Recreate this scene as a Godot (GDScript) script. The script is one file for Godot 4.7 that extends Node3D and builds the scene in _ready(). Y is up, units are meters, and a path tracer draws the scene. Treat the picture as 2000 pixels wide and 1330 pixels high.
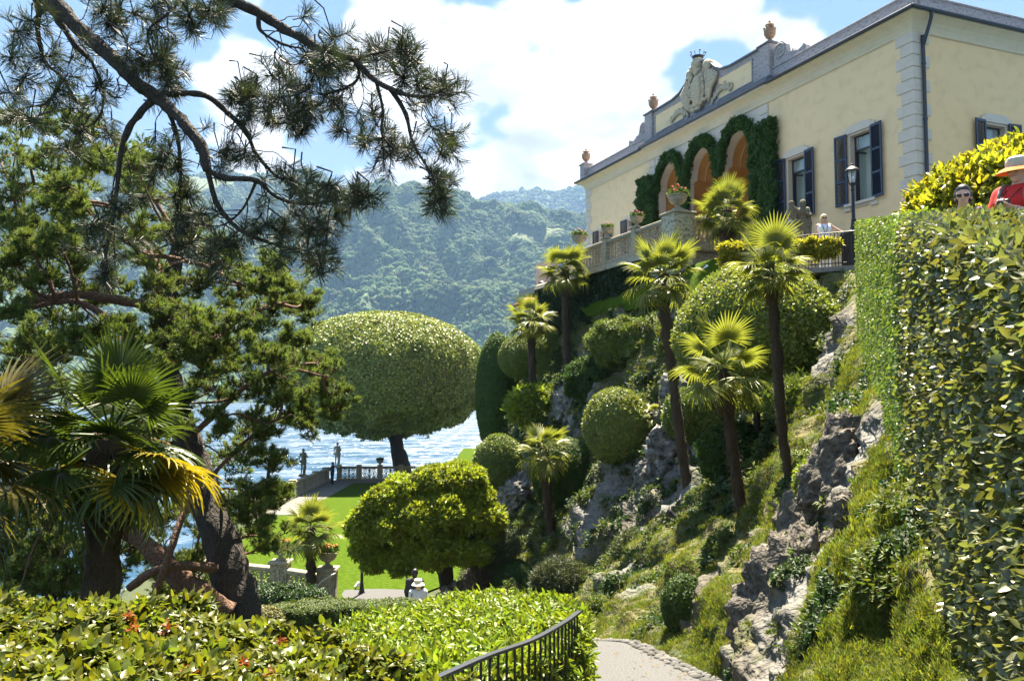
extends Node3D
# A lakeside villa garden on a steep slope. The eye is at the origin, y is height above the eye, -z is ahead.

# ---------------------------------------------------------------- mesh building
class MB:
	var v := PackedVector3Array()
	var c := PackedColorArray()
	var ix := PackedInt32Array()
	var col := Color.WHITE
	func vert(p: Vector3) -> int:
		v.append(p)
		c.append(col)
		return v.size() - 1
	func tri(a: int, b: int, d: int) -> void:
		ix.append(a); ix.append(d); ix.append(b)
	func face(p: Array) -> void:
		var k := v.size()
		for q in p: vert(q)
		for i in range(1, p.size() - 1): tri(k, k + i, k + i + 1)
	func quad(p0: Vector3, p1: Vector3, p2: Vector3, p3: Vector3) -> void:
		var k := v.size()
		vert(p0); vert(p1); vert(p2); vert(p3)
		tri(k, k + 1, k + 2); tri(k, k + 2, k + 3)
	func box(lo: Vector3, hi: Vector3, bev := 0.0, xf := Transform3D.IDENTITY) -> void:
		var m := (lo + hi) * 0.5
		var h := (hi - lo) * 0.5
		var b := minf(bev, minf(h.x, minf(h.y, h.z)) * 0.8)
		var P := func(s: Vector3, k: int) -> Vector3:
			var q := h - Vector3(b, b, b)
			q[k] = h[k]
			return xf * (m + Vector3(q.x * s.x, q.y * s.y, q.z * s.z))
		for k in 3:
			var i := (k + 1) % 3
			var j := (k + 2) % 3
			for sg in [-1.0, 1.0]:
				var r := []
				for uv in ([[-1, -1], [1, -1], [1, 1], [-1, 1]] if sg > 0 else [[-1, -1], [-1, 1], [1, 1], [1, -1]]):
					var s := Vector3.ZERO
					s[k] = sg; s[i] = uv[0]; s[j] = uv[1]
					r.append(P.call(s, k))
				face(r)
		if b <= 0.0: return
		for k in 3:
			var i := (k + 1) % 3
			var j := (k + 2) % 3
			for si in [-1.0, 1.0]:
				for sj in [-1.0, 1.0]:
					var s0 := Vector3.ZERO
					s0[i] = si; s0[j] = sj; s0[k] = -1
					var s1 := s0
					s1[k] = 1
					if si * sj > 0: face([P.call(s0, i), P.call(s0, j), P.call(s1, j), P.call(s1, i)])
					else: face([P.call(s0, j), P.call(s0, i), P.call(s1, i), P.call(s1, j)])
		for sx in [-1.0, 1.0]:
			for sy in [-1.0, 1.0]:
				for sz in [-1.0, 1.0]:
					var s := Vector3(sx, sy, sz)
					if sx * sy * sz > 0: face([P.call(s, 0), P.call(s, 1), P.call(s, 2)])
					else: face([P.call(s, 0), P.call(s, 2), P.call(s, 1)])
	func tube(p: PackedVector3Array, r: PackedFloat32Array, n := 8, cap := true, wob := 0.0, noise: FastNoiseLite = null) -> void:
		var first := v.size()
		var ref := Vector3.UP
		var t0 := (p[1] - p[0]).normalized()
		if absf(t0.dot(ref)) > 0.9: ref = Vector3.RIGHT
		var side := t0.cross(ref).normalized()
		for i in p.size():
			var t := (p[mini(i + 1, p.size() - 1)] - p[maxi(i - 1, 0)]).normalized()
			side = (side - t * side.dot(t)).normalized()
			var up := side.cross(t)
			for k in n:
				var an := TAU * k / n
				var d := side * cos(an) + up * sin(an)
				var rr := r[i]
				if noise: rr *= 1.0 + wob * noise.get_noise_3dv((p[i] + d * r[i]))
				vert(p[i] + d * rr)
		for i in p.size() - 1:
			for k in n:
				var a := first + i * n + k
				var b := first + i * n + (k + 1) % n
				tri(a, a + n, b); tri(b, a + n, b + n)
		if cap:
			for e in [0, p.size() - 1]:
				var m := vert(p[e])
				for k in n:
					var a := first + int(e) * n + k
					var b := first + int(e) * n + (k + 1) % n
					if e == 0: tri(m, a, b)
					else: tri(m, b, a)
	func lathe(prof: Array, n := 16, xf := Transform3D.IDENTITY, flute := 0.0, nfl := 0) -> void:
		# prof: [radius, height] from the bottom up
		for i in prof.size() - 1:
			var first := v.size()
			for e in [i, i + 1]:
				for k in n:
					var an := TAU * k / n
					var r: float = prof[e][0]
					if nfl > 0: r *= 1.0 - flute * (0.5 + 0.5 * cos(an * nfl))
					vert(xf * Vector3(cos(an) * r, prof[e][1], -sin(an) * r))
			for k in n:
				var a := first + k
				var b := first + (k + 1) % n
				tri(a, b, b + n); tri(a, b + n, a + n)
	func blob(m: Vector3, r: Vector3, nu := 12, nv := 8, amp := 0.0, noise: FastNoiseLite = null, bas := Basis.IDENTITY) -> void:
		var first := v.size()
		for j in nv + 1:
			for i in nu:
				var th := PI * j / nv
				var ph := TAU * i / nu
				var d := Vector3(sin(th) * cos(ph), cos(th), sin(th) * sin(ph))
				var q := bas * (d * r)
				if noise: q *= 1.0 + amp * noise.get_noise_3dv(m + q)
				vert(m + q)
		for j in nv:
			for i in nu:
				var a := first + j * nu + i
				var b := first + j * nu + (i + 1) % nu
				if j > 0: tri(a, b, b + nu)
				if j < nv - 1: tri(a, b + nu, a + nu)
	func prism(poly: PackedVector2Array, z0: float, z1: float, xf := Transform3D.IDENTITY) -> void:
		# poly counter-clockwise in x, y; extruded from z0 to z1 (z1 > z0)
		var t := Geometry2D.triangulate_polygon(poly)
		for side in 2:
			var z := z1 if side == 1 else z0
			var k := v.size()
			for q in poly: vert(xf * Vector3(q.x, q.y, z))
			for i in range(0, t.size(), 3):
				var e := poly[t[i]]
				var f := poly[t[i + 1]]
				var g := poly[t[i + 2]]
				var ccw := (f - e).cross(g - e) > 0
				if ccw == (side == 1): tri(k + t[i], k + t[i + 1], k + t[i + 2])
				else: tri(k + t[i], k + t[i + 2], k + t[i + 1])
		for i in poly.size():
			var p := poly[i]
			var q := poly[(i + 1) % poly.size()]
			quad(xf * Vector3(p.x, p.y, z1), xf * Vector3(p.x, p.y, z0), xf * Vector3(q.x, q.y, z0), xf * Vector3(q.x, q.y, z1))
	func mesh(colored := false, flat := false) -> ArrayMesh:
		var arr := []
		arr.resize(Mesh.ARRAY_MAX)
		arr[Mesh.ARRAY_VERTEX] = v
		if not flat:
			var n := PackedVector3Array()
			n.resize(v.size())
			for i in range(0, ix.size(), 3):
				var a := v[ix[i]]
				var q := (v[ix[i + 2]] - a).cross(v[ix[i + 1]] - a)
				n[ix[i]] += q; n[ix[i + 1]] += q; n[ix[i + 2]] += q
			for i in n.size():
				n[i] = n[i].normalized() if n[i].length_squared() > 1e-20 else Vector3.UP
			arr[Mesh.ARRAY_NORMAL] = n
		if colored: arr[Mesh.ARRAY_COLOR] = c
		arr[Mesh.ARRAY_INDEX] = ix
		var m := ArrayMesh.new()
		m.add_surface_from_arrays(Mesh.PRIMITIVE_TRIANGLES, arr)
		return m

# ---------------------------------------------------------------- nodes
var counts := {}
func numbered(called: String) -> String:
	var n: int = counts.get(called, 0)
	counts[called] = n + 1
	return called if n == 0 else "%s_%03d" % [called, n]
func tag(o: Node3D, label: String, category: String, group := "") -> Node3D:
	o.set_meta("label", label)
	if category: o.set_meta("category", category)
	if group: o.set_meta("group", group)
	return o
func thing(called: String, label: String, category: String, at := Vector3.ZERO, group := "", bas := Basis.IDENTITY) -> Node3D:
	var o := Node3D.new()
	o.name = numbered(called)
	add_child(o)
	o.transform = Transform3D(bas, at)
	tag(o, label, category, group)
	return o
func put(called: String, m: Mesh, mat: Material, parent: Node3D, at := Transform3D.IDENTITY) -> MeshInstance3D:
	var o := MeshInstance3D.new()
	o.name = called
	o.mesh = m
	o.material_override = mat
	o.transform = at
	parent.add_child(o, true)
	return o
func setting(called: String, m: Mesh, mat: Material, label := "") -> MeshInstance3D:
	var o := put(called, m, mat, self)
	o.set_meta("kind", "structure")
	if label: o.set_meta("label", label)
	return o
func many(called: String, m: Mesh, mat: Material, parent: Node3D, xf: Array, tint := PackedColorArray(), stuff := true) -> MultiMeshInstance3D:
	var mm := MultiMesh.new()
	mm.transform_format = MultiMesh.TRANSFORM_3D
	mm.use_colors = tint.size() > 0
	mm.mesh = m
	mm.instance_count = xf.size()
	for i in xf.size():
		mm.set_instance_transform(i, xf[i])
		if tint.size() > 0: mm.set_instance_color(i, tint[i])
	var o := MultiMeshInstance3D.new()
	o.name = called
	o.multimesh = mm
	o.material_override = mat
	if stuff: o.set_meta("kind", "stuff")
	parent.add_child(o, true)
	return o

# ---------------------------------------------------------------- random, tables
var R := RandomNumberGenerator.new()
func rf(a: float, b: float) -> float: return R.randf_range(a, b)
func rdir() -> Vector3:
	var z := rf(-1, 1)
	var t := rf(0, TAU)
	var r := sqrt(1 - z * z)
	return Vector3(r * cos(t), z, r * sin(t))
func lut(x: float, xs: Array, ys: Array) -> float:
	if x <= xs[0]: return ys[0]
	for i in range(1, xs.size()):
		if x <= xs[i]: return lerpf(ys[i - 1], ys[i], (x - xs[i - 1]) / (xs[i] - xs[i - 1]))
	return ys[-1]
func noise(sd: int, freq: float, oct := 4, kind := FastNoiseLite.TYPE_SIMPLEX_SMOOTH) -> FastNoiseLite:
	var n := FastNoiseLite.new()
	n.seed = sd
	n.noise_type = kind
	n.frequency = freq
	n.fractal_type = FastNoiseLite.FRACTAL_FBM if oct > 1 else FastNoiseLite.FRACTAL_NONE
	n.fractal_octaves = oct
	return n
func facing(up: Vector3, spin: float, s: float) -> Basis:
	var y := up.normalized()
	var x := y.cross(Vector3(0.31, 0.17, 0.93)).normalized()
	var z := x.cross(y)
	return (Basis(x, y, z) * Basis(Vector3.UP, spin)).scaled_local(Vector3(s, s, s))
func smooth_path(p: Array, n := 4) -> PackedVector3Array:
	var o := PackedVector3Array()
	for i in p.size() - 1:
		var a: Vector3 = p[maxi(i - 1, 0)]
		var b: Vector3 = p[i]
		var c: Vector3 = p[i + 1]
		var d: Vector3 = p[mini(i + 2, p.size() - 1)]
		for k in n: o.append(b.cubic_interpolate(c, a, d, float(k) / n))
	o.append(p[-1])
	return o
func taper(n: int, a: float, b: float, pw := 1.0) -> PackedFloat32Array:
	var o := PackedFloat32Array()
	for i in n: o.append(lerpf(a, b, pow(float(i) / (n - 1), pw)))
	return o

# ---------------------------------------------------------------- materials
func lin(r: float, g: float, b: float) -> Color: return Color(r, g, b).linear_to_srgb()
func ramp(cols: Array) -> Gradient:
	var g := Gradient.new()
	var off := PackedFloat32Array()
	var cc := PackedColorArray()
	for i in cols.size():
		off.append(cols[i][0]); cc.append(lin(cols[i][1], cols[i][2], cols[i][3]))
	g.offsets = off
	g.colors = cc
	return g
func tex(sd: int, freq: float, cols: Array, oct := 5, kind := FastNoiseLite.TYPE_SIMPLEX_SMOOTH, size := 512) -> NoiseTexture2D:
	var t := NoiseTexture2D.new()
	t.width = size; t.height = size
	t.seamless = true
	t.generate_mipmaps = false
	t.noise = noise(sd, freq, oct, kind)
	if cols.size(): t.color_ramp = ramp(cols)
	return t
func bumps(sd: int, freq: float, oct := 5, kind := FastNoiseLite.TYPE_SIMPLEX_SMOOTH, size := 512) -> NoiseTexture2D:
	return tex(sd, freq, [], oct, kind, size)
func mat(r: float, g: float, b: float, rough := 0.8, t: Texture2D = null, scale := 1.0, bump: Texture2D = null, bump_cm := 1.0, metal := 0.0) -> StandardMaterial3D:
	var m := StandardMaterial3D.new()
	m.albedo_color = lin(r, g, b)
	m.roughness = rough
	m.metallic = metal
	if t: m.albedo_texture = t
	if bump:
		m.heightmap_enabled = true
		m.heightmap_texture = bump
		m.heightmap_scale = bump_cm
	if t or bump:
		m.uv1_triplanar = true
		m.uv1_world_triplanar = true
		m.uv1_scale = Vector3.ONE * scale
	return m
func tinted(m: StandardMaterial3D) -> StandardMaterial3D:
	m.vertex_color_use_as_albedo = true
	return m
func leafy(r: float, g: float, b: float, rough := 0.5, through := 0.75, warm := Color(1.0, 1.0, 0.45)) -> StandardMaterial3D:
	var m := mat(r * 0.8, g * 0.8, b * 0.8, rough)
	m.vertex_color_use_as_albedo = true
	m.cull_mode = BaseMaterial3D.CULL_DISABLED
	m.backlight_enabled = true
	m.backlight = Color(warm.r * through, warm.g * through, warm.b * through).linear_to_srgb()
	return m

# ---------------------------------------------------------------- leaves
func clump(sd: int, n: int, length: float, wid: float, rad: float, up := 0.6, fold := 0.2, dark := 0.3, hue := 0.12, fine := false, flat := 0.0) -> ArrayMesh:
	R.seed = sd
	var m := MB.new()
	for i in n:
		var o := rdir() * rad * sqrt(R.randf())
		o.y *= 0.6
		var d := (rdir() + Vector3.UP * up + o.normalized() * 0.5).normalized()
		var s := d.cross(rdir()).normalized()
		if R.randf() < flat:
			# blades that lie along the surface and turn their face outwards
			var an := rf(0, TAU)
			d = (Vector3(cos(an), up * rf(0.0, 0.8), sin(an))).normalized()
			s = d.cross(Vector3.UP + rdir() * 0.55).normalized()
		var q := s.cross(d)
		var l := length * rf(0.7, 1.2)
		var w := wid * rf(0.8, 1.15) * 0.5
		var k := rf(1.0 - dark, 1.0 + dark)
		var h := rf(-hue, hue)
		m.col = Color(k * (1 + h), k, k * (1 - h))
		if fine:
			# a leaf blade with a rounded outline, a midrib fold and a drooping tip
			var row := []
			for j in 6:
				var f: float = [0.0, 0.16, 0.38, 0.62, 0.84, 1.0][j]
				var ww: float = [0.06, 0.68, 1.0, 0.92, 0.55, 0.02][j] * w
				var cp := o + d * l * f - q * l * 0.22 * f * f + q * l * 0.04 * sin(f * 6.0 + i)
				row.append([m.vert(cp + s * ww + q * ww * fold * 2.2), m.vert(cp), m.vert(cp - s * ww + q * ww * fold * 2.2)])
			for j in 5:
				var e: Array = row[j]
				var g: Array = row[j + 1]
				m.tri(e[0], g[0], g[1]); m.tri(e[0], g[1], e[1]); m.tri(e[1], g[1], g[2]); m.tri(e[1], g[2], e[2])
			continue
		var b := m.vert(o)
		var a1 := m.vert(o + d * l * 0.42 + s * w + q * w * fold * 2)
		var a2 := m.vert(o + d * l * 0.42 - s * w + q * w * fold * 2)
		var mc := m.vert(o + d * l * 0.5)
		var tp := m.vert(o + d * l - q * l * 0.12)
		m.tri(b, a1, mc); m.tri(b, mc, a2); m.tri(a1, tp, mc); m.tri(mc, tp, a2)
	return m.mesh(true, not fine)
func green(k := 0.2, h := 0.1) -> Color:
	var v := rf(1 - k, 1 + k)
	var q := rf(-h, h)
	return Color(v * (1 + q), v, v * (1 - q))
# clumps over an ellipsoid: deep of them lie up to that share inside, lumps make the outline uneven, low is the lowest height kept (-1..1)
func shell(n: int, r: Vector3, s0: float, s1: float, deep := 0.1, lumps := 0.05, freq := 0.8, low := -1.0, wild := 0.5, at := Vector3.ZERO) -> Array:
	var nz := noise(R.randi() % 1000, freq, 3)
	var o := []
	while o.size() < n:
		var d := rdir()
		if d.y < low: continue
		var q := d * r
		q *= 1.0 - deep * R.randf() * R.randf() + lumps * nz.get_noise_3dv(q)
		var up := Vector3(d.x / r.x, d.y / r.y, d.z / r.z).normalized()
		o.append(Transform3D(facing(up + rdir() * wild, rf(0, TAU), rf(s0, s1)), at + q))
	return o
func tints(n: int, k := 0.2, h := 0.1) -> PackedColorArray:
	var o := PackedColorArray()
	for i in n: o.append(green(k, h))
	return o

# ---------------------------------------------------------------- light and air
func build_air() -> void:
	var cam := Camera3D.new()
	cam.name = "camera"
	cam.fov = 44.12
	cam.near = 0.05
	cam.far = 30000.0
	cam.rotation.x = atan(105.0 / 1640.0)
	add_child(cam)
	cam.current = true
	var env := Environment.new()
	env.background_mode = Environment.BG_SKY
	env.sky = Sky.new()
	env.sky.sky_material = sky_of_clouds()
	env.background_energy_multiplier = 0.29
	env.tonemap_mode = Environment.TONE_MAPPER_LINEAR
	env.tonemap_exposure = 6.3
	env.fog_enabled = true
	env.fog_density = 0.00009
	env.fog_light_color = Color(0.62, 0.78, 1.0)
	env.sdfgi_enabled = true
	env.ssao_enabled = true
	env.ssil_enabled = true
	var we := WorldEnvironment.new()
	we.name = "air"
	we.environment = env
	add_child(we)
	var sun := DirectionalLight3D.new()
	sun.name = "sun"
	sun.light_energy = 1.6
	sun.light_color = Color(1.0, 0.95, 0.86)
	sun.light_angular_distance = 0.53
	sun.shadow_enabled = true
	add_child(sun)
	var az := deg_to_rad(13.0)
	var el := deg_to_rad(65.0)
	sun.look_at_from_position(Vector3.ZERO, -Vector3(sin(az) * cos(el), sin(el), -cos(az) * cos(el)), Vector3.UP)

func sky_of_clouds() -> PanoramaSkyMaterial:
	var w := 2048
	var h := 1024
	var d := PackedFloat32Array()
	d.resize(w * h * 3)
	var n1 := noise(11, 1.15, 4)
	var n2 := noise(12, 3.4, 6)
	n2.fractal_gain = 0.58
	# where the larger clouds of this sky stand: azimuth, height, half widths (degrees), strength
	var banks := [[-1.5, 19.5, 7.5, 7, 0.55], [8.5, 20, 6.5, 6, 0.45], [2, 13, 13, 4, 0.3], [13.5, 25.5, 3.5, 2.5, 0.5], [-18.5, 19, 4.5, 3.4, 0.6], [-9, 23, 3, 4, 0.5], [18.6, 22.3, 2.4, 1.6, 0.75], [23, 24.5, 6, 4, -0.7], [4, 24.5, 2, 3, -0.35], [13, 21.5, 2.2, 2, -0.3], [-27, 22, 8, 6, -0.6], [-13.8, 24.5, 2.6, 4, -0.6], [-12.5, 16, 4, 3, -0.3]]
	var at := 0
	for j in h:
		var el := (0.5 - (j + 0.5) / h) * PI
		var se := sin(el)
		var ce := cos(el)
		var hz := pow(clampf(1.0 - maxf(se, 0.0), 0, 1), 3.0)
		var blue := Vector3(0.15, 0.29, 0.5).lerp(Vector3(0.34, 0.42, 0.5), hz)
		for i in w:
			var c := blue
			if el > -0.02:
				var az := wrapf((i + 0.5) / w * TAU, -PI, PI)
				var x := sin(az) * ce
				var z := -cos(az) * ce
				var f := n1.get_noise_3d(x * 1.3, se * 2.4, z * 1.3) * 0.5 - 0.1
				var a := rad_to_deg(az)
				var e := rad_to_deg(el)
				if absf(a) < 45.0 and e < 40.0:
					for b in banks:
						var q: float = ((a - b[0]) / b[1 + 1]) ** 2 + ((e - b[1]) / b[3]) ** 2
						if q < 6.0: f += b[4] * exp(-q * 0.8)
				f += n2.get_noise_3d(x * 1.7, se * 2.6, z * 1.7) * 0.85
				var k := smoothstep(-0.02, 0.17, f)
				var body := lerpf(1.05, 0.5, clampf(n2.get_noise_3d(x * 1.4 + 5.0, se * 3.0, z * 1.4) * 1.6 + 0.25, 0, 1))
				c = c.lerp(Vector3(0.78, 0.79, 0.8) * body, k)
			else:
				c = Vector3(0.22, 0.28, 0.32)
			d[at] = c.x; d[at + 1] = c.y; d[at + 2] = c.z
			at += 3
	var m := PanoramaSkyMaterial.new()
	m.panorama = ImageTexture.create_from_image(Image.create_from_data(w, h, false, Image.FORMAT_RGBF, d.to_byte_array()))
	return m

# ---------------------------------------------------------------- lake and mountains
func build_far() -> void:
	var water := mat(0.012, 0.05, 0.105, 0.07, null, 0.11, bumps(31, 0.012, 6), 130.0)
	water.uv1_scale = Vector3(0.014, 0.05, 0.03)
	water.roughness = 1.0
	water.roughness_texture = tex(32, 0.006, [[0.2, 0.03, 0.03, 0.03], [0.5, 0.09, 0.09, 0.09], [0.8, 0.28, 0.28, 0.28]], 5)
	water.metallic_specular = 0.5
	var m := MB.new()
	m.quad(Vector3(-9000, -15, 200), Vector3(9000, -15, 200), Vector3(9000, -15, -9500), Vector3(-9000, -15, -9500))
	setting("lake", m.mesh(), water)
	var t := tex(41, 0.02, [[0.25, 0.45, 0.45, 0.42], [0.5, 0.9, 0.95, 0.85], [0.75, 1.5, 1.5, 1.2]], 5)
	var forest := tinted(mat(1, 1, 1, 0.95, t, 0.006, bumps(42, 0.03, 5), 500.0))
	var xf := []
	var cc := PackedColorArray()
	R.seed = 5
	mountain(forest, 1, [-2786, -2326, -1854, -1668, -1291, -992, -825, -696, -614, -515, -331, 0, 731], [1080, 1000, 930, 850, 790, 800, 815, 800, 740, 682, 606, 492, 379], 3000, 1500, 72000, xf, cc)
	mountain(forest, 2, [-982, -734, -567, -484, -420, -363, -284, -184, -85, 0, 84, 199, 421, 840], [290, 420, 508, 570, 590, 598, 569, 548, 533, 518, 504, 480, 447, 351], 2300, 1450, 56000, xf, cc)
	mountain(forest, 3, [-1107, -554, -360, -193, -41, 111, 251, 399, 699, 1391, 2489], [970, 1120, 1103, 1073, 1101, 1107, 1092, 1136, 1201, 1085, 975], 4500, 2600, 20000, xf, cc)
	var crown := MB.new()
	crown.blob(Vector3.ZERO, Vector3(1, 1.15, 1), 7, 4, 0.35, noise(8, 0.9, 2))
	crown.blob(Vector3(1.2, -0.25, 0.5), Vector3(0.8, 0.9, 0.8), 6, 4, 0.35, noise(9, 0.9, 2))
	crown.blob(Vector3(-0.6, -0.3, 1.0), Vector3(0.75, 0.8, 0.75), 6, 4, 0.35, noise(10, 0.9, 2))
	var f := many("forest", crown.mesh(), tinted(mat(1, 1, 1, 0.95)), self, xf, cc, true)
	tag(f, "hazy green forest covering the mountains across the lake", "forest")

func mountain(mm: Material, sd: int, xs: Array, ys: Array, ridge: float, shore: float, trees: int, xf: Array, cc: PackedColorArray) -> void:
	var gul := noise(sd * 7, 0.0022, 5)
	gul.fractal_type = FastNoiseLite.FRACTAL_RIDGED
	var fine := noise(sd * 7 + 1, 0.008, 4)
	var pt := func(x: float, s: float) -> Vector3:
		# s 0 at the shore, 1 on the ridge, up to 1.5 behind it; columns fan out from the viewer
		var k := minf(s, 2.0 - s)
		var d := lerpf(shore, ridge, s) + fine.get_noise_2d(x, s * 900.0) * 40.0
		var px := x * d / ridge
		var y: float = lut(x, xs, ys) * pow(k, 0.92)
		y += (gul.get_noise_2d(px + s * 300.0, s * 500.0) - 0.35) * 150.0 * sin(PI * clampf(s * 0.94, 0, 1))
		y += fine.get_noise_2d(px, d) * 18.0
		return Vector3(px, y - 18.0 * (1.0 - k), -d)
	var nx := 170
	var ns := 72
	var m := MB.new()
	for j in ns + 1:
		for i in nx + 1:
			var x := lerpf(xs[0], xs[-1], float(i) / nx)
			var p: Vector3 = pt.call(x, 1.35 * j / ns)
			var k := fine.get_noise_2d(p.x * 0.6, p.y + p.z * 0.6)
			var bare := smoothstep(0.34, 0.46, fine.get_noise_2d(p.x * 0.25 + 700, p.y * 0.5))
			m.col = Color(0.05 + 0.014 * k, 0.088 + 0.024 * k, 0.02).lerp(Color(0.12, 0.15, 0.06), bare * 0.6)
			m.vert(p)
	for j in ns:
		for i in nx:
			var a := j * (nx + 1) + i
			m.tri(a, a + 1, a + nx + 2); m.tri(a, a + nx + 2, a + nx + 1)
	setting("mountain" if sd == 1 else "mountain_%03d" % (sd - 1), m.mesh(true), mm)
	for i in trees:
		var s := sqrt(R.randf()) * 1.03
		var x := rf(xs[0], xs[-1])
		if absf(x) > ridge * 0.72: continue
		var p: Vector3 = pt.call(x, s)
		if fine.get_noise_2d(p.x * 0.25 + 700, p.y * 0.5) > 0.4: continue
		var sz := rf(2.6, 6.0) * (1.0 if sd < 3 else 1.6)
		xf.append(Transform3D(Basis(Vector3.UP, rf(0, TAU)).scaled_local(Vector3(sz, sz * rf(0.8, 1.3), sz)), p + Vector3(0, sz * 0.3, 0)))
		var v := rf(0.78, 1.22) * (1.0 + 0.3 * fine.get_noise_2d(p.x, p.z))
		cc.append(Color(0.058 * v * rf(0.8, 1.3), 0.105 * v, 0.024 * v))

# ---------------------------------------------------------------- the ground
const TD := [1, 3, 6, 8.2, 11, 14, 18, 22, 27, 36, 45, 60]
const TX := [0.6, 1.0, 1.7, 2.05, 1.6, 0.6, -0.8, -1.6, -1.8, -1.9, -2.2, -2.4]
const TY := [-1.8, -2.05, -2.5, -2.8, -3.2, -4.0, -5.3, -6.4, -6.55, -6.55, -6.55, -6.55]
const UD := [1, 3, 6, 9, 12, 15, 18, 21.5, 24, 25.5, 27, 30, 34.5, 40, 45, 60]
const UX := [0.85, 1.55, 2.72, 3.88, 5.05, 6.3, 7.6, 8.8, 7.5, 6.5, 5.65, 4.5, 3.15, 1.7, 0.9, -0.3]
const UY := [-1.4, -1.0, -0.37, 0.25, 0.88, 1.6, 2.3, 3.0, 3.1, 3.35, 3.15, 3.0, 3.15, 3.4, 3.5, 2.0]
const PATH_LEFT := [[0, -0.9], [3, -0.5], [6, 0.35], [8.2, 0.62], [11, -0.1], [14, -1.3], [18, -2.7], [22, -3.7], [26, -4.9], [28, -5.6]]
func slope_at(d: float, t: float) -> Vector3:
	var tx := lut(d, TD, TX)
	var ty := lut(d, TD, TY)
	var ux := lut(d, UD, UX)
	var uy := lut(d, UD, UY)
	var e := lut(d, [8, 14, 24, 32, 60], [1.0, 1.75, 1.7, 1.4, 1.2])
	var y := ty + (uy - ty) * pow(clampf(t, 0, 1), e)
	if t < 0: y += t * 0.5
	var x := tx + (ux - tx) * t
	if t > 1:
		x = ux + (t - 1) * 9.0
		y = uy + (x - ux) * (0.05 if d < 22 else 0.12)
	return Vector3(x, y, -d)
func slope_y(x: float, d: float) -> float:
	var tx := lut(d, TD, TX)
	var ux := lut(d, UD, UX)
	var t := (x - tx) / (ux - tx)
	if t > 1: t = 1 + (x - ux) / 9.0
	return slope_at(d, t).y
func ground_y(x: float, d: float) -> float:
	var y := lut(d, TD, TY)
	var left := -1.0
	for i in PATH_LEFT.size() - 1:
		if d >= PATH_LEFT[i][0]: left = lerpf(PATH_LEFT[i][1], PATH_LEFT[i + 1][1], clampf((d - PATH_LEFT[i][0]) / (PATH_LEFT[i + 1][0] - PATH_LEFT[i][0]), 0, 1))
	if d < 24 and x < left: y -= minf((left - x) * 0.3, 1.6) * smoothstep(24, 18, d)
	y = maxf(y, -6.55)
	var xl := lut(d, [0, 10, 20, 30, 45, 66, 70, 80], [-6, -8, -11, -13.4, -14.2, -14.4, -9.5, -8.5])
	if x < xl: y -= (xl - x) * 1.3
	if d > 95: y -= (d - 95) * 1.2
	if d > 65.6 and x < -5.6: y -= (d - 65.6) * 1.6
	elif d > 70: y += smoothstep(70, 90, d) * 0.5
	return maxf(y, -17.0)

var rocky := noise(51, 0.42, 4)
var lumpy := noise(52, 0.75, 4)
var crags := noise(53, 1.1, 3, FastNoiseLite.TYPE_CELLULAR)
# bare rock breaks through round these places: centre, radius, strength
const BARE := [[4.6, -1.9, -24.0, 2.6, 1.0], [3.6, -3.2, -22.0, 1.5, 0.8], [2.8, -3.5, -25.3, 1.4, 0.7], [-0.3, -4.1, -36.0, 1.8, 0.9], [2.5, 0.0, -32.4, 2.2, 0.8], [3.8, 1.4, -31.0, 1.6, 0.6], [2.35, -1.75, -7.2, 1.15, 1.2], [2.8, -0.9, -7.7, 0.95, 1.2], [2.2, -2.2, -7.8, 0.8, 1.1], [2.0, -2.2, -6.6, 0.5, 0.8], [2.35, -2.45, -10.2, 0.6, 0.7], [3.3, -1.4, -9.3, 0.5, 0.5], [5.6, 0.6, -14.0, 0.7, 0.5]]
func rockiness(p: Vector3) -> float:
	var k := rocky.get_noise_3dv(p) * 0.9 - 0.28
	for b in BARE:
		var q: float = p.distance_squared_to(Vector3(b[0], b[1], b[2])) / (b[3] * b[3])
		if q < 5: k += b[4] * exp(-q)
	return smoothstep(0.0, 0.3, k)
func slope_point(d: float, t: float) -> Array:
	# [point with its lumps, rockiness]
	var p := slope_at(d, t)
	var k := rockiness(p)
	var a := slope_at(d, t + 0.01) - slope_at(d, t - 0.01)
	var b := slope_at(d + 0.1, t) - slope_at(d - 0.1, t)
	var n := b.cross(a).normalized()
	if n.y < 0: n = -n
	var edge := smoothstep(-0.02, 0.12, t) * smoothstep(1.35, 0.98, t)
	var size := lut(d, [4, 12, 25], [0.45, 0.8, 1.0])
	var q := Vector3(p.x, p.y * 0.7, p.z) * lut(d, [5, 12], [2.0, 1.0])
	var off := lumpy.get_noise_3dv(q) * lut(d, [6, 16], [0.42, 0.75]) * size
	off += k * ((crags.get_noise_3dv(q * 1.0) + 0.6) * 0.55 + absf(lumpy.get_noise_3dv(q * 4.0)) * 0.22) * size
	return [p + n * off * edge, k]

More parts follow.
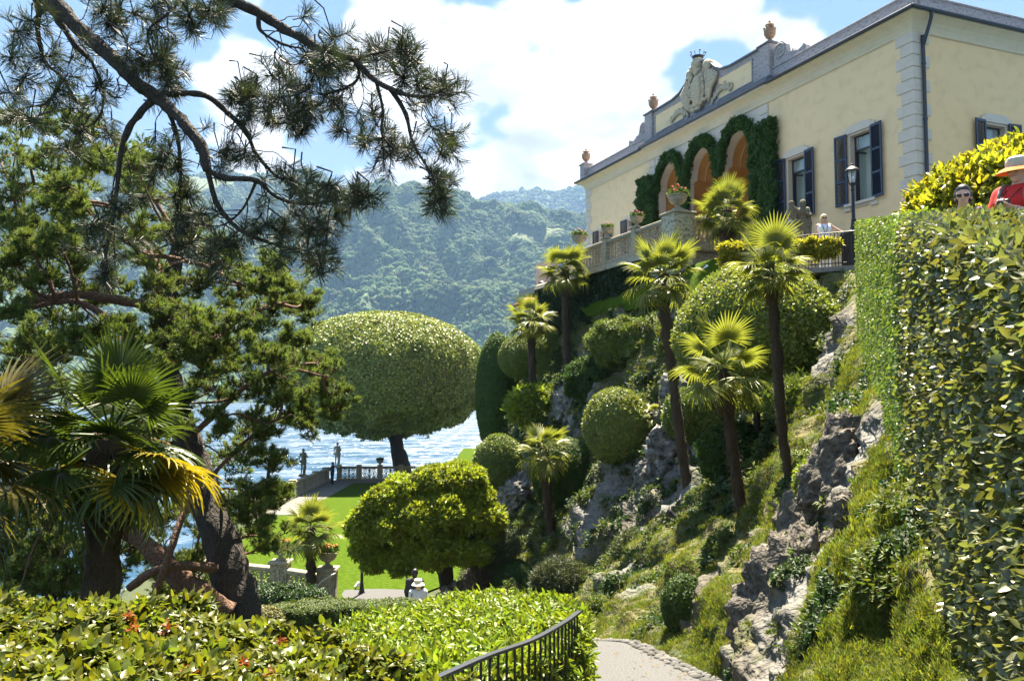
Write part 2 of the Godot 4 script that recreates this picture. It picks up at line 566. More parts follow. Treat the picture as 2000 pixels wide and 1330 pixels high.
func build_ground() -> void:
	var soil := tinted(mat(1, 1, 1, 1.0, tex(61, 0.03, [[0.2, 0.55, 0.55, 0.5], [0.5, 1, 1, 0.95], [0.8, 1.45, 1.4, 1.3]]), 0.8, bumps(62, 0.03), 3.0))
	var m := MB.new()
	var nx := 90
	var nd := 130
	m.col = Color(0.045, 0.06, 0.02)
	for j in nd + 1:
		var d := lerpf(-6, 112, pow(float(j) / nd, 1.25))
		for i in nx + 1:
			var x := lerpf(-34, 14, float(i) / nx)
			m.vert(Vector3(x, ground_y(x, d) - 0.05, -d))
	for j in nd:
		for i in nx:
			var a := j * (nx + 1) + i
			m.tri(a, a + 1, a + nx + 2); m.tri(a, a + nx + 2, a + nx + 1)
	setting("ground", m.mesh(true), soil)
	# lawn by the lake
	var turf := mat(1, 1, 1, 1.0, tex(63, 0.02, [[0.15, 0.028, 0.056, 0.003], [0.4, 0.038, 0.068, 0.0035], [0.6, 0.044, 0.076, 0.004], [0.85, 0.056, 0.088, 0.006]], 6), 0.35, bumps(64, 0.08), 2.5)
	turf.metallic_specular = 0.15
	m = MB.new()
	for j in 40:
		for i in 24:
			for q in [[0, 0], [1, 0], [1, 1], [0, 1]]:
				var d := lerpf(27.2, 66, (j + q[1]) / 40.0)
				var x0 := lut(d, [27, 30, 45, 66], [-9.5, -11, -13, -13.3])
				var x1 := lut(d, [27.2, 30, 36, 50, 66], [-3.4, -2.0, -1.6, -1.0, 0.5])
				m.vert(Vector3(lerpf(x0, x1, (i + q[0]) / 24.0), -6.535, -d))
			var k := m.v.size() - 4
			m.tri(k, k + 1, k + 2); m.tri(k, k + 2, k + 3)
	setting("lawn", m.mesh(), turf)
	# a further piece of lawn past the great oak
	m = MB.new()
	for i in 20:
		for k in [0, 1]:
			var x := lerpf(-5.4, 3, (i + k) / 20.0)
			for d in [72.0, 80.0, 88.0, 94.5]: m.vert(Vector3(x, ground_y(x, d) + 0.02, -d))
		var a := m.v.size() - 8
		for e in 3: m.tri(a + e, a + 4 + e, a + 5 + e); m.tri(a + e, a + 5 + e, a + 1 + e)
	setting("lawn_001", m.mesh(), turf)
	# the sloping lawn under the terrace
	m = MB.new()
	var hi := [[7.3, 4.6, -26.6], [6.95, 4.55, -27.3], [6.0, 4.35, -28.5], [5.3, 4.2, -30.0], [4.5, 4.0, -31.8], [2.7, 3.7, -36.0]]
	var lo := [[6.7, 3.42, -25.0], [6.5, 3.45, -25.5], [5.55, 3.2, -27.0], [5.0, 3.15, -28.5], [4.45, 3.05, -30.0], [3.1, 3.2, -34.5]]
	for i in 40:
		for j in 8:
			for q in [[0, 0], [1, 0], [1, 1], [0, 1]]:
				var f: float = (i + q[0]) / 40.0 * 5.0
				var e := mini(int(f), 4)
				var a := Vector3(hi[e][0], hi[e][1], hi[e][2]).lerp(Vector3(hi[e + 1][0], hi[e + 1][1], hi[e + 1][2]), f - e)
				var b := Vector3(lo[e][0], lo[e][1], lo[e][2]).lerp(Vector3(lo[e + 1][0], lo[e + 1][1], lo[e + 1][2]), f - e)
				var g: float = (j + q[1]) / 8.0
				var w := b.lerp(a, g) + Vector3(0, 0.12 * sin(g * PI), 0)
				m.vert(w + Vector3(0, 0.06 * lumpy.get_noise_2d(w.x, w.z), 0))
			var k := m.v.size() - 4
			m.tri(k, k + 1, k + 2); m.tri(k, k + 2, k + 3)
	setting("lawn_002", m.mesh(), turf)
	# the pale promenade along the lakeside and in front of the lawn
	var pale := mat(1, 1, 1, 0.9, tex(65, 0.05, [[0.2, 0.075, 0.072, 0.066], [0.6, 0.115, 0.112, 0.105], [0.9, 0.15, 0.146, 0.138]]), 0.9, bumps(66, 0.1), 0.6)
	m = MB.new()
	for i in 12:
		var d0 := lerpf(46, 64.5, i / 12.0)
		var d1 := lerpf(46, 64.5, (i + 1) / 12.0)
		m.quad(Vector3(-13.6, -6.52, -d0), Vector3(-11.7, -6.52, -d0), Vector3(-11.7, -6.52, -d1), Vector3(-13.6, -6.52, -d1))
	m.quad(Vector3(-11.7, -6.52, -62.4), Vector3(-1, -6.52, -62.4), Vector3(-1, -6.52, -64.5), Vector3(-11.7, -6.52, -64.5))
	setting("promenade", m.mesh(), pale)
	build_path(pale)
	build_hillside()

func path_left(d: float) -> float:
	for i in PATH_LEFT.size() - 1:
		if d <= PATH_LEFT[i + 1][0]: return lerpf(PATH_LEFT[i][1], PATH_LEFT[i + 1][1], clampf((d - PATH_LEFT[i][0]) / (PATH_LEFT[i + 1][0] - PATH_LEFT[i][0]), 0, 1))
	return PATH_LEFT[-1][1]
func build_path(pale: Material) -> void:
	var grey := mat(1, 1, 1, 0.92, tex(67, 0.06, [[0.15, 0.06, 0.061, 0.063], [0.4, 0.086, 0.087, 0.089], [0.6, 0.098, 0.099, 0.1], [0.9, 0.13, 0.13, 0.13]]), 1.1, bumps(68, 0.25), 0.5)
	var m := MB.new()
	var n := 90
	for j in n + 1:
		var d := lerpf(-2.0, 28.6, float(j) / n)
		var y := lut(d, TD, TY)
		var x0 := path_left(d)
		var x1 := lut(d, [-2, 1, 3, 6, 8.2, 11, 14, 18, 22, 25, 28.6], [0.6, 0.6, 1.0, 1.68, 2.02, 1.57, 0.57, -0.83, -1.63, -3.0, -3.6])
		for i in 9: m.vert(Vector3(lerpf(x0, x1, i / 8.0), y + 0.02 + 0.03 * sin(PI * i / 8.0), -d))
	for j in n:
		for i in 8:
			var a := j * 9 + i
			m.tri(a, a + 1, a + 10); m.tri(a, a + 10, a + 9)
	grey.metallic_specular = 0.25
	var path := setting("path", m.mesh(), grey, "pale grey garden path curving down between hedge and bank")
	# dry leaves blown over it
	R.seed = 76
	var lx := []
	for i in 90:
		var ld := rf(7.0, 12.0)
		lx.append(Transform3D(Basis(Vector3.UP, rf(0, TAU)).rotated(Vector3.RIGHT, rf(-0.3, 0.3)).scaled(Vector3.ONE * rf(0.5, 1.0)), Vector3(lerpf(path_left(ld), lut(ld, TD, TX) - 0.2, 1.0 - R.randf() * R.randf()), lut(ld, TD, TY) + 0.056, -ld)))
	var lf := MB.new()
	lf.face([Vector3(0, 0, -0.03), Vector3(-0.014, 0.004, 0), Vector3(0, 0, 0.03), Vector3(0.014, 0.006, 0)])
	var lit := many("fallen_leaves", lf.mesh(), mat(0.1, 0.07, 0.03, 0.9), self, lx, tints(90, 0.4, 0.2), true)
	tag(lit, "dry brown leaves scattered over the grey path", "leaves")
	# cobbles set along the foot of the bank
	var stone := []
	for k in 4:
		var b := MB.new()
		b.blob(Vector3.ZERO, Vector3(0.055, 0.035, 0.045), 9, 6, 0.6, noise(70 + k, 9.0, 2))
		stone.append(b.mesh())
	var sm := [mat(0.085, 0.085, 0.085, 0.9, null, 1, bumps(74, 0.1), 0.4), mat(0.06, 0.058, 0.055, 0.9), mat(0.11, 0.105, 0.1, 0.9)]
	R.seed = 77
	var d := 6.6
	while d < 12.6:
		for row in 2:
			var x := lut(d, TD, TX) - 0.02 - row * 0.1 + rf(-0.015, 0.015)
			put("cobble", stone[R.randi() % 4], sm[R.randi() % 3], path, Transform3D(Basis(Vector3.UP, rf(0, TAU)), Vector3(x, lut(d, TD, TY) + 0.025, -d - rf(-0.02, 0.02))))
		d += 0.105

func build_hillside() -> void:
	var rockm := tinted(mat(1, 1, 1, 0.95, tex(54, 0.018, [[0.2, 0.45, 0.45, 0.42], [0.45, 0.85, 0.85, 0.8], [0.6, 1.1, 1.08, 1.0], [0.85, 1.6, 1.58, 1.5]], 6), 0.7, bumps(55, 0.02, 6), 9.0))
	var m := MB.new()
	var ds := [1.2]
	while ds[-1] < 60: ds.append(ds[-1] + maxf(0.07, 0.0125 * ds[-1]))
	var nt := 104
	var ts := [-0.5, -0.15, -0.03]
	for i in nt + 1: ts.append(float(i) / nt)
	ts.append_array([1.03, 1.08, 1.2, 1.5, 2.2])
	var warm := noise(56, 0.3, 3)
	var spots := noise(57, 2.2, 3)
	for d in ds:
		for t in ts:
			var s := slope_point(d, t)
			var p: Vector3 = s[0]
			var k: float = s[1]
			var w := smoothstep(-0.1, 0.35, warm.get_noise_3dv(p) + (0.35 if d < 12 else -0.1))
			var rock := Color(0.15, 0.149, 0.142).lerp(Color(0.088, 0.075, 0.058), w)
			var moss := Color(0.05, 0.066, 0.012).lerp(Color(0.11, 0.095, 0.028), smoothstep(-0.2, 0.4, spots.get_noise_3dv(p)))
			rock = rock.lerp(moss, smoothstep(0.12, 0.4, spots.get_noise_3dv(p * 0.8 + Vector3(9, 0, 0))) * 0.8)
			m.col = moss.lerp(rock, k)
			m.vert(p)
	var nc := ts.size()
	for j in ds.size() - 1:
		for i in nc - 1:
			var a := j * nc + i
			m.tri(a, a + 1, a + nc + 1); m.tri(a, a + nc + 1, a + nc)
	setting("hillside", m.mesh(true), rockm, "steep bank of rock, moss and grass below the villa")
	# grass and weeds on the bank
	var blades := []
	for k in 3:
		R.seed = 90 + k
		var b := MB.new()
		for i in 26:
			var o := Vector3(rf(-1, 1), 0, rf(-1, 1)) * 0.06
			var h := rf(0.02, 0.05)
			var lean := Vector3(rf(-1, 1), 0, rf(-1, 1)) * h * 0.7
			var wv := Vector3(rf(-1, 1), 0, rf(-1, 1)).normalized() * 0.003
			var v := rf(0.7, 1.3)
			b.col = Color(v * rf(0.85, 1.25), v, v * 0.9)
			var q := b.v.size()
			b.vert(o - wv); b.vert(o + wv); b.vert(o + lean * 0.4 + Vector3(0, h * 0.65, 0) + wv); b.vert(o + lean * 0.4 + Vector3(0, h * 0.65, 0) - wv); b.vert(o + lean + Vector3(0, h, 0))
			b.tri(q, q + 1, q + 2); b.tri(q, q + 2, q + 3); b.tri(q + 3, q + 2, q + 4)
		blades.append(b.mesh(true, true))
	var gm := leafy(0.17, 0.21, 0.032, 0.75, 0.95)
	var xf := [[], [], []]
	var cc := [PackedColorArray(), PackedColorArray(), PackedColorArray()]
	R.seed = 95
	for i in 70000:
		var d := exp(rf(log(2.2), log(34.0)))
		var t := rf(0.0, 1.06)
		var s := slope_point(d, t)
		if s[1] > rf(0.15, 0.7): continue
		var p: Vector3 = s[0]
		if lumpy.get_noise_3dv(p * 1.7) < rf(-0.5, 0.0): continue
		var k := i % 3
		var sz := rf(0.6, 1.4) * lut(d, [3, 10, 30], [0.6, 0.85, 1.4])
		xf[k].append(Transform3D(facing(Vector3(rf(-0.6, 0.1), 1, rf(-0.3, 0.4)), rf(0, TAU), sz), p - Vector3(0, 0.01, 0)))
		cc[k].append(green(0.35, 0.2) * (1.0 + 0.5 * lumpy.get_noise_3dv(p * 0.8)))
	var g := Node3D.new()
	g.name = "grass"
	add_child(g)
	g.set_meta("kind", "stuff")
	tag(g, "short wild grass growing over the rocky bank", "grass")
	for k in 3: many("blades", blades[k], gm, g, xf[k], cc[k], true)
	# creepers and broad-leaved weeds between the rocks
	var weeds := Node3D.new()
	weeds.name = "creepers"
	add_child(weeds)
	weeds.set_meta("kind", "stuff")
	tag(weeds, "dark creepers and leafy weeds spreading between rocks on the bank", "weeds")
	var patch := noise(96, 0.5, 3)
	var wx := [[], [], []]
	R.seed = 97
	for i in 60000:
		var d := exp(rf(log(4.0), log(46.0)))
		var t := rf(0.0, 1.0)
		var s := slope_point(d, t)
		var p: Vector3 = s[0]
		var k := patch.get_noise_3dv(p) + (0.12 if d > 14 else -0.1) + (0.1 if t > 0.5 and d > 18 else 0.0)
		if k < rf(0.12, 0.3): continue
		var kind := 0 if patch.get_noise_3dv(p * 2.0 + Vector3(40, 0, 0)) < 0.05 else (1 if R.randf() < 0.85 else 2)
		wx[kind].append(Transform3D(facing(Vector3(rf(-1.2, 0.0), 1, rf(-0.3, 0.9)), rf(0, TAU), rf(0.7, 1.5) * lut(d, [5, 12, 30], [0.5, 0.9, 1.6])), p + Vector3(-0.02, 0.03, 0.0)))
	many("leaves", clump(98, 12, 0.06, 0.045, 0.09, 0.5, 0.2, 0.35, 0.15, false, 0.5), leafy(0.05, 0.095, 0.018, 0.6, 0.8), weeds, wx[0], tints(wx[0].size(), 0.35, 0.2))
	many("leaves", clump(99, 12, 0.075, 0.03, 0.08, 0.9, 0.2, 0.35, 0.2, false, 0.3), leafy(0.12, 0.17, 0.026, 0.6, 0.95), weeds, wx[1], tints(wx[1].size(), 0.35, 0.2))
	many("leaves", clump(100, 16, 0.09, 0.01, 0.03, 0.9, 0.2, 0.35, 0.2), leafy(0.16, 0.17, 0.05, 0.6, 0.9), weeds, wx[2], tints(wx[2].size(), 0.35, 0.2))


# ---------------------------------------------------------------- the villa
var VILLA := Transform3D(Basis(Vector3(-0.371726, 0, -0.928343), Vector3.UP, Vector3(0.928343, 0, -0.371726)), Vector3(12.0608, 0, -24.6607))
# in the villa's own axes x runs along the lake front from the near corner, z goes into the house
const ARCHES := [8.35, 10.8, 13.25]
var stone_light: StandardMaterial3D
var stone_old: StandardMaterial3D
var iron: StandardMaterial3D
var rough_bumps: NoiseTexture2D
var mottled: NoiseTexture2D
var streaks2: NoiseTexture2D

func wall_boxes(m: MB, u0: float, u1: float, y0: float, y1: float, holes: Array, along_x: bool, w0: float, w1: float) -> void:
	var put_box := func(a: float, b: float, c: float, d: float):
		if b - a < 0.01 or d - c < 0.01: return
		if along_x: m.box(Vector3(a, c, w0), Vector3(b, d, w1))
		else: m.box(Vector3(w0, c, a), Vector3(w1, d, b))
	var u := u0
	for h in holes:
		put_box.call(u, h[0], y0, y1)
		put_box.call(h[0], h[1], y0, h[2])
		put_box.call(h[0], h[1], h[3], y1)
		u = h[1]
	put_box.call(u, u1, y0, y1)

func build_villa() -> void:
	mottled = tex(101, 0.012, [[0.2, 0.9, 0.89, 0.87], [0.45, 0.985, 0.985, 0.98], [0.6, 1.0, 1.0, 1.0], [0.85, 1.03, 1.025, 1.01]], 6)
	rough_bumps = bumps(102, 0.05, 6)
	streaks2 = tex(104, 0.03, [[0.2, 0.55, 0.54, 0.5], [0.45, 0.9, 0.9, 0.88], [0.7, 1.1, 1.08, 1.03]], 6)
	var streaks := tex(103, 0.02, [[0.15, 0.42, 0.42, 0.40], [0.4, 0.75, 0.74, 0.70], [0.6, 1.0, 0.98, 0.93], [0.85, 1.25, 1.2, 1.12]], 6)
	var plaster := mat(0.78, 0.59, 0.345, 0.92, mottled, 0.28, rough_bumps, 0.35)
	var frieze := mat(0.62, 0.53, 0.37, 0.9, mottled, 0.35, rough_bumps, 0.25)
	stone_light = mat(0.58, 0.52, 0.44, 0.9, mottled, 0.5, rough_bumps, 0.5)
	var jamb := mat(0.55, 0.46, 0.38, 0.9, mottled, 0.6)
	stone_old = mat(0.34, 0.30, 0.23, 0.95, streaks, 0.8, rough_bumps, 1.2)
	var lead := mat(0.13, 0.14, 0.17, 0.7, streaks, 0.7)
	var blocking := mat(0.38, 0.345, 0.35, 0.9, streaks2, 0.5, rough_bumps, 0.5)
	iron = mat(0.018, 0.02, 0.024, 0.5, null, 1.0, null, 1.0, 0.3)
	var gutter_m := mat(0.03, 0.035, 0.045, 0.45)
	var ochre := mat(0.62, 0.34, 0.11, 0.92, mottled, 0.4, rough_bumps, 0.3)
	var V := thing("villa", "yellow villa with blue shutters and arched loggia above the garden", "villa", VILLA.origin, "", VILLA.basis)
	var wins := [2.17, 5.18, 16.7, 19.68]
	# walls
	var m := MB.new()
	var holes := []
	for w in [2.17, 5.18]: holes.append([w - 0.5, w + 0.5, 6.2, 8.5])
	wall_boxes(m, 0.4, 7.15, 3.0, 11.3, holes, true, 0.0, 0.4)
	put("wall", m.mesh(), plaster, V)
	m = MB.new()
	holes = []
	for w in [16.7, 19.68]: holes.append([w - 0.5, w + 0.5, 6.2, 8.5])
	wall_boxes(m, 14.55, 21.65, 3.0, 11.3, holes, true, 0.0, 0.4)
	put("wall", m.mesh(), plaster, V)
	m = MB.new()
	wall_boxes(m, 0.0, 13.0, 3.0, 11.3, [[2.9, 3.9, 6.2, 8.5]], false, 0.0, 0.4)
	put("wall", m.mesh(), mat(0.8, 0.57, 0.3, 0.92, mottled, 0.28, rough_bumps, 0.35), V)  # warmer than the lake front: bounced light put into the plaster tint
	m = MB.new()
	m.box(Vector3(0, 3, 13.0), Vector3(21.65, 11.3, 13.4))
	m.box(Vector3(21.25, 3, 0.4), Vector3(21.65, 11.3, 13.0))
	put("wall", m.mesh(), plaster, V)
	# loggia front over the arches
	m = MB.new()
	var poly := PackedVector2Array([Vector2(7.15, 9.3)])
	for c in ARCHES:
		for k in 19:
			var an := PI - PI * k / 18.0
			poly.append(Vector2(c + cos(an), 9.3 + sin(an)))
	poly.append_array(PackedVector2Array([Vector2(14.55, 9.3), Vector2(14.55, 11.3), Vector2(7.15, 11.3)]))
	m.prism(poly, 0.0, 0.38)
	put("arcade", m.mesh(), stone_light, V)
	for x in [9.575, 12.025]:
		m = MB.new()
		m.lathe([[0.2, 5.25], [0.2, 5.4], [0.15, 5.48], [0.15, 5.5], [0.13, 8.95], [0.17, 9.0], [0.14, 9.05], [0.2, 9.18]], 18)
		m.box(Vector3(-0.22, 9.18, -0.19), Vector3(0.22, 9.3, 0.19), 0.01)
		put("column", m.mesh(), stone_light, V, Transform3D(Basis.IDENTITY, Vector3(x, 0, 0.19)))
	for x in [7.15, 14.35]:
		m = MB.new()
		m.box(Vector3(x, 5.25, 0.02), Vector3(x + 0.2, 9.3, 0.38))
		put("pier", m.mesh(), stone_light, V)
	# loggia room: back wall, ends, vaults
	m = MB.new()
	m.box(Vector3(7.15, 5.25, 4.2), Vector3(14.55, 11.2, 4.4))
	m.box(Vector3(6.95, 5.25, 0.4), Vector3(7.15, 11.2, 4.4))
	m.box(Vector3(14.55, 5.25, 0.4), Vector3(14.75, 11.2, 4.4))
	put("loggia_wall", m.mesh(), ochre, V)
	var rib_m := mat(0.66, 0.45, 0.22, 0.9)
	for c in ARCHES:
		m = MB.new()
		var n := 18
		var first := m.v.size()
		for k in n + 1:
			var an := PI * k / n
			for z in [0.4, 4.19]: m.vert(Vector3(c + cos(an) * 1.2, 9.28 + sin(an) * 1.15, z))
		for k in n:
			var a := first + k * 2
			m.tri(a, a + 1, a + 3); m.tri(a, a + 3, a + 2)
		put("vault", m.mesh(), ochre, V)
		for z in [0.9, 3.6]:
			m = MB.new()
			var pts := PackedVector3Array()
			for k in 15: pts.append(Vector3(c + cos(PI * k / 14) * 1.17, 9.28 + sin(PI * k / 14) * 1.12, z))
			m.tube(pts, taper(15, 0.035, 0.035), 5)
			put("vault_rib", m.mesh(), rib_m, V)
		m = MB.new()
		m.box(Vector3(c - 1.2, 8.72, 4.12), Vector3(c + 1.2, 8.8, 4.19))
		put("wall_band", m.mesh(), rib_m, V)
	m = MB.new()
	m.box(Vector3(6.95, 5.0, 0.0), Vector3(14.75, 5.25, 4.4))
	put("loggia_floor", m.mesh(), stone_light, V)
	# cornice: frieze, cove, soffit; swept round both fronts
	var prof := [[0.03, 10.9], [0.05, 10.93], [0.05, 10.97], [0.035, 11.0], [0.06, 11.12], [0.14, 11.24], [0.28, 11.33], [0.4, 11.37], [0.4, 11.42]]
	m = MB.new()
	for i in prof.size() - 1:
		var o0: float = prof[i][0]
		var o1: float = prof[i + 1][0]
		var y0: float = prof[i][1]
		var y1: float = prof[i + 1][1]
		m.quad(Vector3(21.65 + o0, y0, -o0), Vector3(-o0, y0, -o0), Vector3(-o1, y1, -o1), Vector3(21.65 + o1, y1, -o1))
		m.quad(Vector3(-o0, y0, -o0), Vector3(-o0, y0, 13), Vector3(-o1, y1, 13), Vector3(-o1, y1, -o1))
		m.quad(Vector3(21.65 + o0, y0, 13), Vector3(21.65 + o0, y0, -o0), Vector3(21.65 + o1, y1, -o1), Vector3(21.65 + o1, y1, 13))
	put("cornice", m.mesh(), frieze, V)
	m = MB.new()
	m.box(Vector3(-0.4, 11.42, -0.4), Vector3(22.05, 11.46, 13.4))
	put("roof", m.mesh(), blocking, V)
	m = MB.new()
	var gut := func(w: MB, a: Vector3, b: Vector3): w.tube(PackedVector3Array([a, b]), PackedFloat32Array([0.065, 0.065]), 8)
	gut.call(m, Vector3(-0.46, 11.44, -0.46), Vector3(6.2, 11.44, -0.46))
	gut.call(m, Vector3(-0.46, 11.44, -0.46), Vector3(-0.46, 11.44, 13.2))
	put("gutter", m.mesh(), gutter_m, V)
	m = MB.new()
	gut.call(m, Vector3(15.2, 11.44, -0.46), Vector3(22.1, 11.44, -0.46))
	put("gutter", m.mesh(), gutter_m, V)
	# blocking course on the roof edge
	for s in [[0.0, 6.25], [15.15, 21.3]]:
		m = MB.new()
		m.box(Vector3(s[0] - 0.02, 11.46, -0.08), Vector3(s[1], 12.02, 0.25))
		m.box(Vector3(s[0] - 0.05, 12.02, -0.12), Vector3(s[1], 12.09, 0.28), 0.01)
		put("parapet", m.mesh(), blocking, V)
	m = MB.new()
	m.box(Vector3(-0.08, 11.46, 0.28), Vector3(0.25, 12.02, 13.0))
	m.box(Vector3(-0.12, 12.02, 0.29), Vector3(0.28, 12.09, 13.0), 0.01)
	put("parapet", m.mesh(), blocking, V)
	for x in [3.2, 3.9]:
		m = MB.new()
		m.box(Vector3(-0.085, 11.66, x), Vector3(-0.07, 11.74, x + 0.05))
		put("vent_hole", m.mesh(), mat(0.05, 0.04, 0.035), V)
	# downspout
	m = MB.new()
	var dp := [Vector3(-0.43, 11.4, 0.32), Vector3(-0.42, 11.2, 0.32), Vector3(-0.12, 10.5, 0.32), Vector3(-0.11, 10.3, 0.32), Vector3(-0.11, 4.0, 0.32)]
	m.tube(smooth_path(dp, 3), taper(13, 0.055, 0.055), 10)
	for y in [9.9, 8.2, 6.4]: m.lathe([[0.065, y], [0.07, y + 0.02], [0.065, y + 0.06]], 10, Transform3D(Basis.IDENTITY, Vector3(-0.11, 0, 0.32)))
	put("downspout", m.mesh(), gutter_m, V)
	# corner stones
	var y := 4.3
	var odd := 0
	while y < 10.8:
		for far in 2:
			m = MB.new()
			var wx := 0.62 if odd else 0.45
			var wz := 0.66 if odd else 0.48
			if far == 0: m.box(Vector3(-0.035, y, -0.035), Vector3(wx, y + 0.355, wz), 0.018)
			else: m.box(Vector3(21.65 - wx, y, -0.035), Vector3(21.685, y + 0.355, wz), 0.018)
			put("quoin", m.mesh(), stone_light, V)
		y += 0.37
		odd = 1 - odd
	# pilaster blocks either side of the loggia
	for x in [6.6, 14.6]:
		for k in 3:
			m = MB.new()
			m.box(Vector3(x, 9.78 + k * 0.37, -0.05), Vector3(x + 0.5, 10.13 + k * 0.37, 0.02), 0.015)
			put("pilaster_block", m.mesh(), stone_light, V)
	build_attic(V, blocking, lead, plaster)
	# windows
	var wm := window_parts()
	for x in wins: window(V, Transform3D(Basis(Vector3(-1, 0, 0), Vector3.UP, Vector3(0, 0, -1)), Vector3(x, 6.2, 0)), wm, jamb)
	window(V, Transform3D(Basis(Vector3(0, 0, 1), Vector3.UP, Vector3(-1, 0, 0)), Vector3(0, 6.2, 3.4)), wm, jamb)

func build_attic(V: Node3D, blocking: Material, lead: Material, plaster: Material) -> void:
	var m := MB.new()
	var top := [[15.15, 13.0], [12.9, 13.02], [12.3, 13.12], [11.9, 13.32], [11.6, 13.6], [11.3, 13.85], [10.8, 13.95], [10.3, 13.85], [10.0, 13.6], [9.7, 13.32], [9.3, 13.12], [8.7, 13.02], [6.3, 13.0]]
	var poly := PackedVector2Array([Vector2(6.3, 11.5), Vector2(15.15, 11.5)])
	for p in top: poly.append(Vector2(p[0], p[1]))
	m.prism(poly, -0.1, 0.22)
	put("attic", m.mesh(), blocking, V)
	# panels let into the attic, one either side of the arms
	for s in [[7.4, 9.5], [12.1, 14.35]]:
		m = MB.new()
		m.box(Vector3(s[0], 11.98, -0.115), Vector3(s[1], 12.8, -0.1))
		put("panel", m.mesh(), plaster, V)
		m = MB.new()
		for e in [[s[0] - 0.05, s[0], 11.93, 12.85], [s[1], s[1] + 0.05, 11.93, 12.85]]: m.box(Vector3(e[0], e[2], -0.14), Vector3(e[1], e[3], -0.1))
		for e in [11.93, 12.8]: m.box(Vector3(s[0], e, -0.14), Vector3(s[1], e + 0.05, -0.1))
		put("panel_frame", m.mesh(), blocking, V)
	# coping
	m = MB.new()
	for i in top.size() - 1:
		var a := Vector2(top[i][0], top[i][1])
		var b := Vector2(top[i + 1][0], top[i + 1][1])
		var n := (b - a).orthogonal().normalized() * -1
		if n.y < 0: n = -n
		m.prism(PackedVector2Array([b, a, a + n * 0.07, b + n * 0.07]), -0.2, 0.28)
	put("coping", m.mesh(), lead, V)
	m = MB.new()
	m.box(Vector3(6.1, 11.46, -0.52), Vector3(15.35, 11.6, 0.0), 0.02)
	m.box(Vector3(6.15, 11.6, -0.42), Vector3(15.3, 11.7, 0.0), 0.02)
	m.box(Vector3(6.2, 11.7, -0.3), Vector3(15.25, 11.78, 0.0), 0.02)
	put("moulding", m.mesh(), lead, V)
	for x in [6.25, 14.55]:
		m = MB.new()
		m.box(Vector3(x, 11.78, -0.22), Vector3(x + 0.62, 13.02, 0.4), 0.015)
		put("pier", m.mesh(), blocking, V)
		m = MB.new()
		m.box(Vector3(x - 0.06, 13.02, -0.28), Vector3(x + 0.68, 13.1, 0.46), 0.02)
		m.box(Vector3(x + 0.08, 13.1, -0.14), Vector3(x + 0.54, 13.18, 0.32), 0.03)
		put("pier_cap", m.mesh(), lead, V)
	m = MB.new()
	m.box(Vector3(21.3, 11.46, -0.3), Vector3(21.8, 12.32, 0.2), 0.015)
	m.box(Vector3(21.24, 12.32, -0.36), Vector3(21.86, 12.4, 0.26), 0.02)
	put("pier", m.mesh(), blocking, V)
	# stone urns
	var um := mat(0.34, 0.22, 0.14, 0.95, streaks2, 0.9, rough_bumps, 2.0)
	m = MB.new()
	m.lathe([[0.0, 0.0], [0.15, 0.0], [0.15, 0.05], [0.08, 0.1], [0.07, 0.14], [0.16, 0.2], [0.225, 0.32], [0.235, 0.45], [0.21, 0.52], [0.15, 0.56], [0.13, 0.6], [0.17, 0.64], [0.17, 0.69], [0.1, 0.73], [0.05, 0.76], [0.05, 0.8], [0.03, 0.85], [0.0, 0.87]], 20, Transform3D.IDENTITY, 0.1, 8)
	for k in 6: m.blob(Vector3(cos(k * TAU / 6) * 0.2, 0.54, sin(k * TAU / 6) * 0.2), Vector3(0.045, 0.06, 0.045), 6, 5)
	var urn := m.mesh()
	for p in [Vector3(6.56, 13.18, 0.09), Vector3(14.86, 13.18, 0.09), Vector3(21.55, 12.4, -0.05)]: put("finial_urn", urn, um, V, Transform3D(Basis.IDENTITY, p))
	# scrolls against the piers
	for s in [[6.2, -1.0], [15.2, 1.0]]:
		m = MB.new()
		var x0: float = s[0]
		var d: float = s[1]
		var pts := []
		for k in 7: pts.append(Vector2(x0 + d * (0.36 - 0.36 * cos(PI * k / 6)), 12.55 + 0.36 * sin(PI * k / 6)))
		pts.append_array([Vector2(x0 + d * 0.8, 12.4), Vector2(x0 + d * 1.0, 12.32), Vector2(x0 + d * 1.02, 12.42), Vector2(x0 + d * 1.08, 12.3), Vector2(x0 + d * 1.3, 12.24), Vector2(x0 + d * 1.5, 12.3), Vector2(x0 + d * 1.62, 12.38), Vector2(x0 + d * 1.72, 12.28), Vector2(x0 + d * 1.75, 12.09), Vector2(x0, 12.09)])
		if d > 0: pts.reverse()
		m.prism(PackedVector2Array(pts), -0.06, 0.12)
		var sp := PackedVector3Array()
		for k in 26:
			var r := 0.33 - 0.27 * k / 25.0
			sp.append(Vector3(x0 + d * (0.37 - r * cos(k * 0.42)), 12.55 + r * sin(k * 0.42), -0.07))
		m.tube(sp, taper(26, 0.035, 0.03), 6)
		put("scroll", m.mesh(), blocking, V)
	# coat of arms
	var am := mat(0.52, 0.45, 0.33, 0.95, streaks2, 0.7, rough_bumps, 3.0)
	var nz := noise(131, 3.0, 3)
	m = MB.new()
	m.blob(Vector3(10.8, 12.75, -0.12), Vector3(0.52, 0.82, 0.3), 18, 14, 0.12, nz)
	m.blob(Vector3(10.8, 12.75, -0.34), Vector3(0.36, 0.6, 0.12), 16, 12, 0.06, nz)
	m.blob(Vector3(10.95, 13.95, -0.1), Vector3(0.3, 0.3, 0.3), 16, 12, 0.12, nz)
	m.blob(Vector3(11.2, 13.8, -0.2), Vector3(0.13, 0.18, 0.16), 10, 8, 0.1, nz)
	m.blob(Vector3(10.9, 13.6, -0.14), Vector3(0.22, 0.2, 0.22), 12, 8, 0.1, nz)
	R.seed = 133
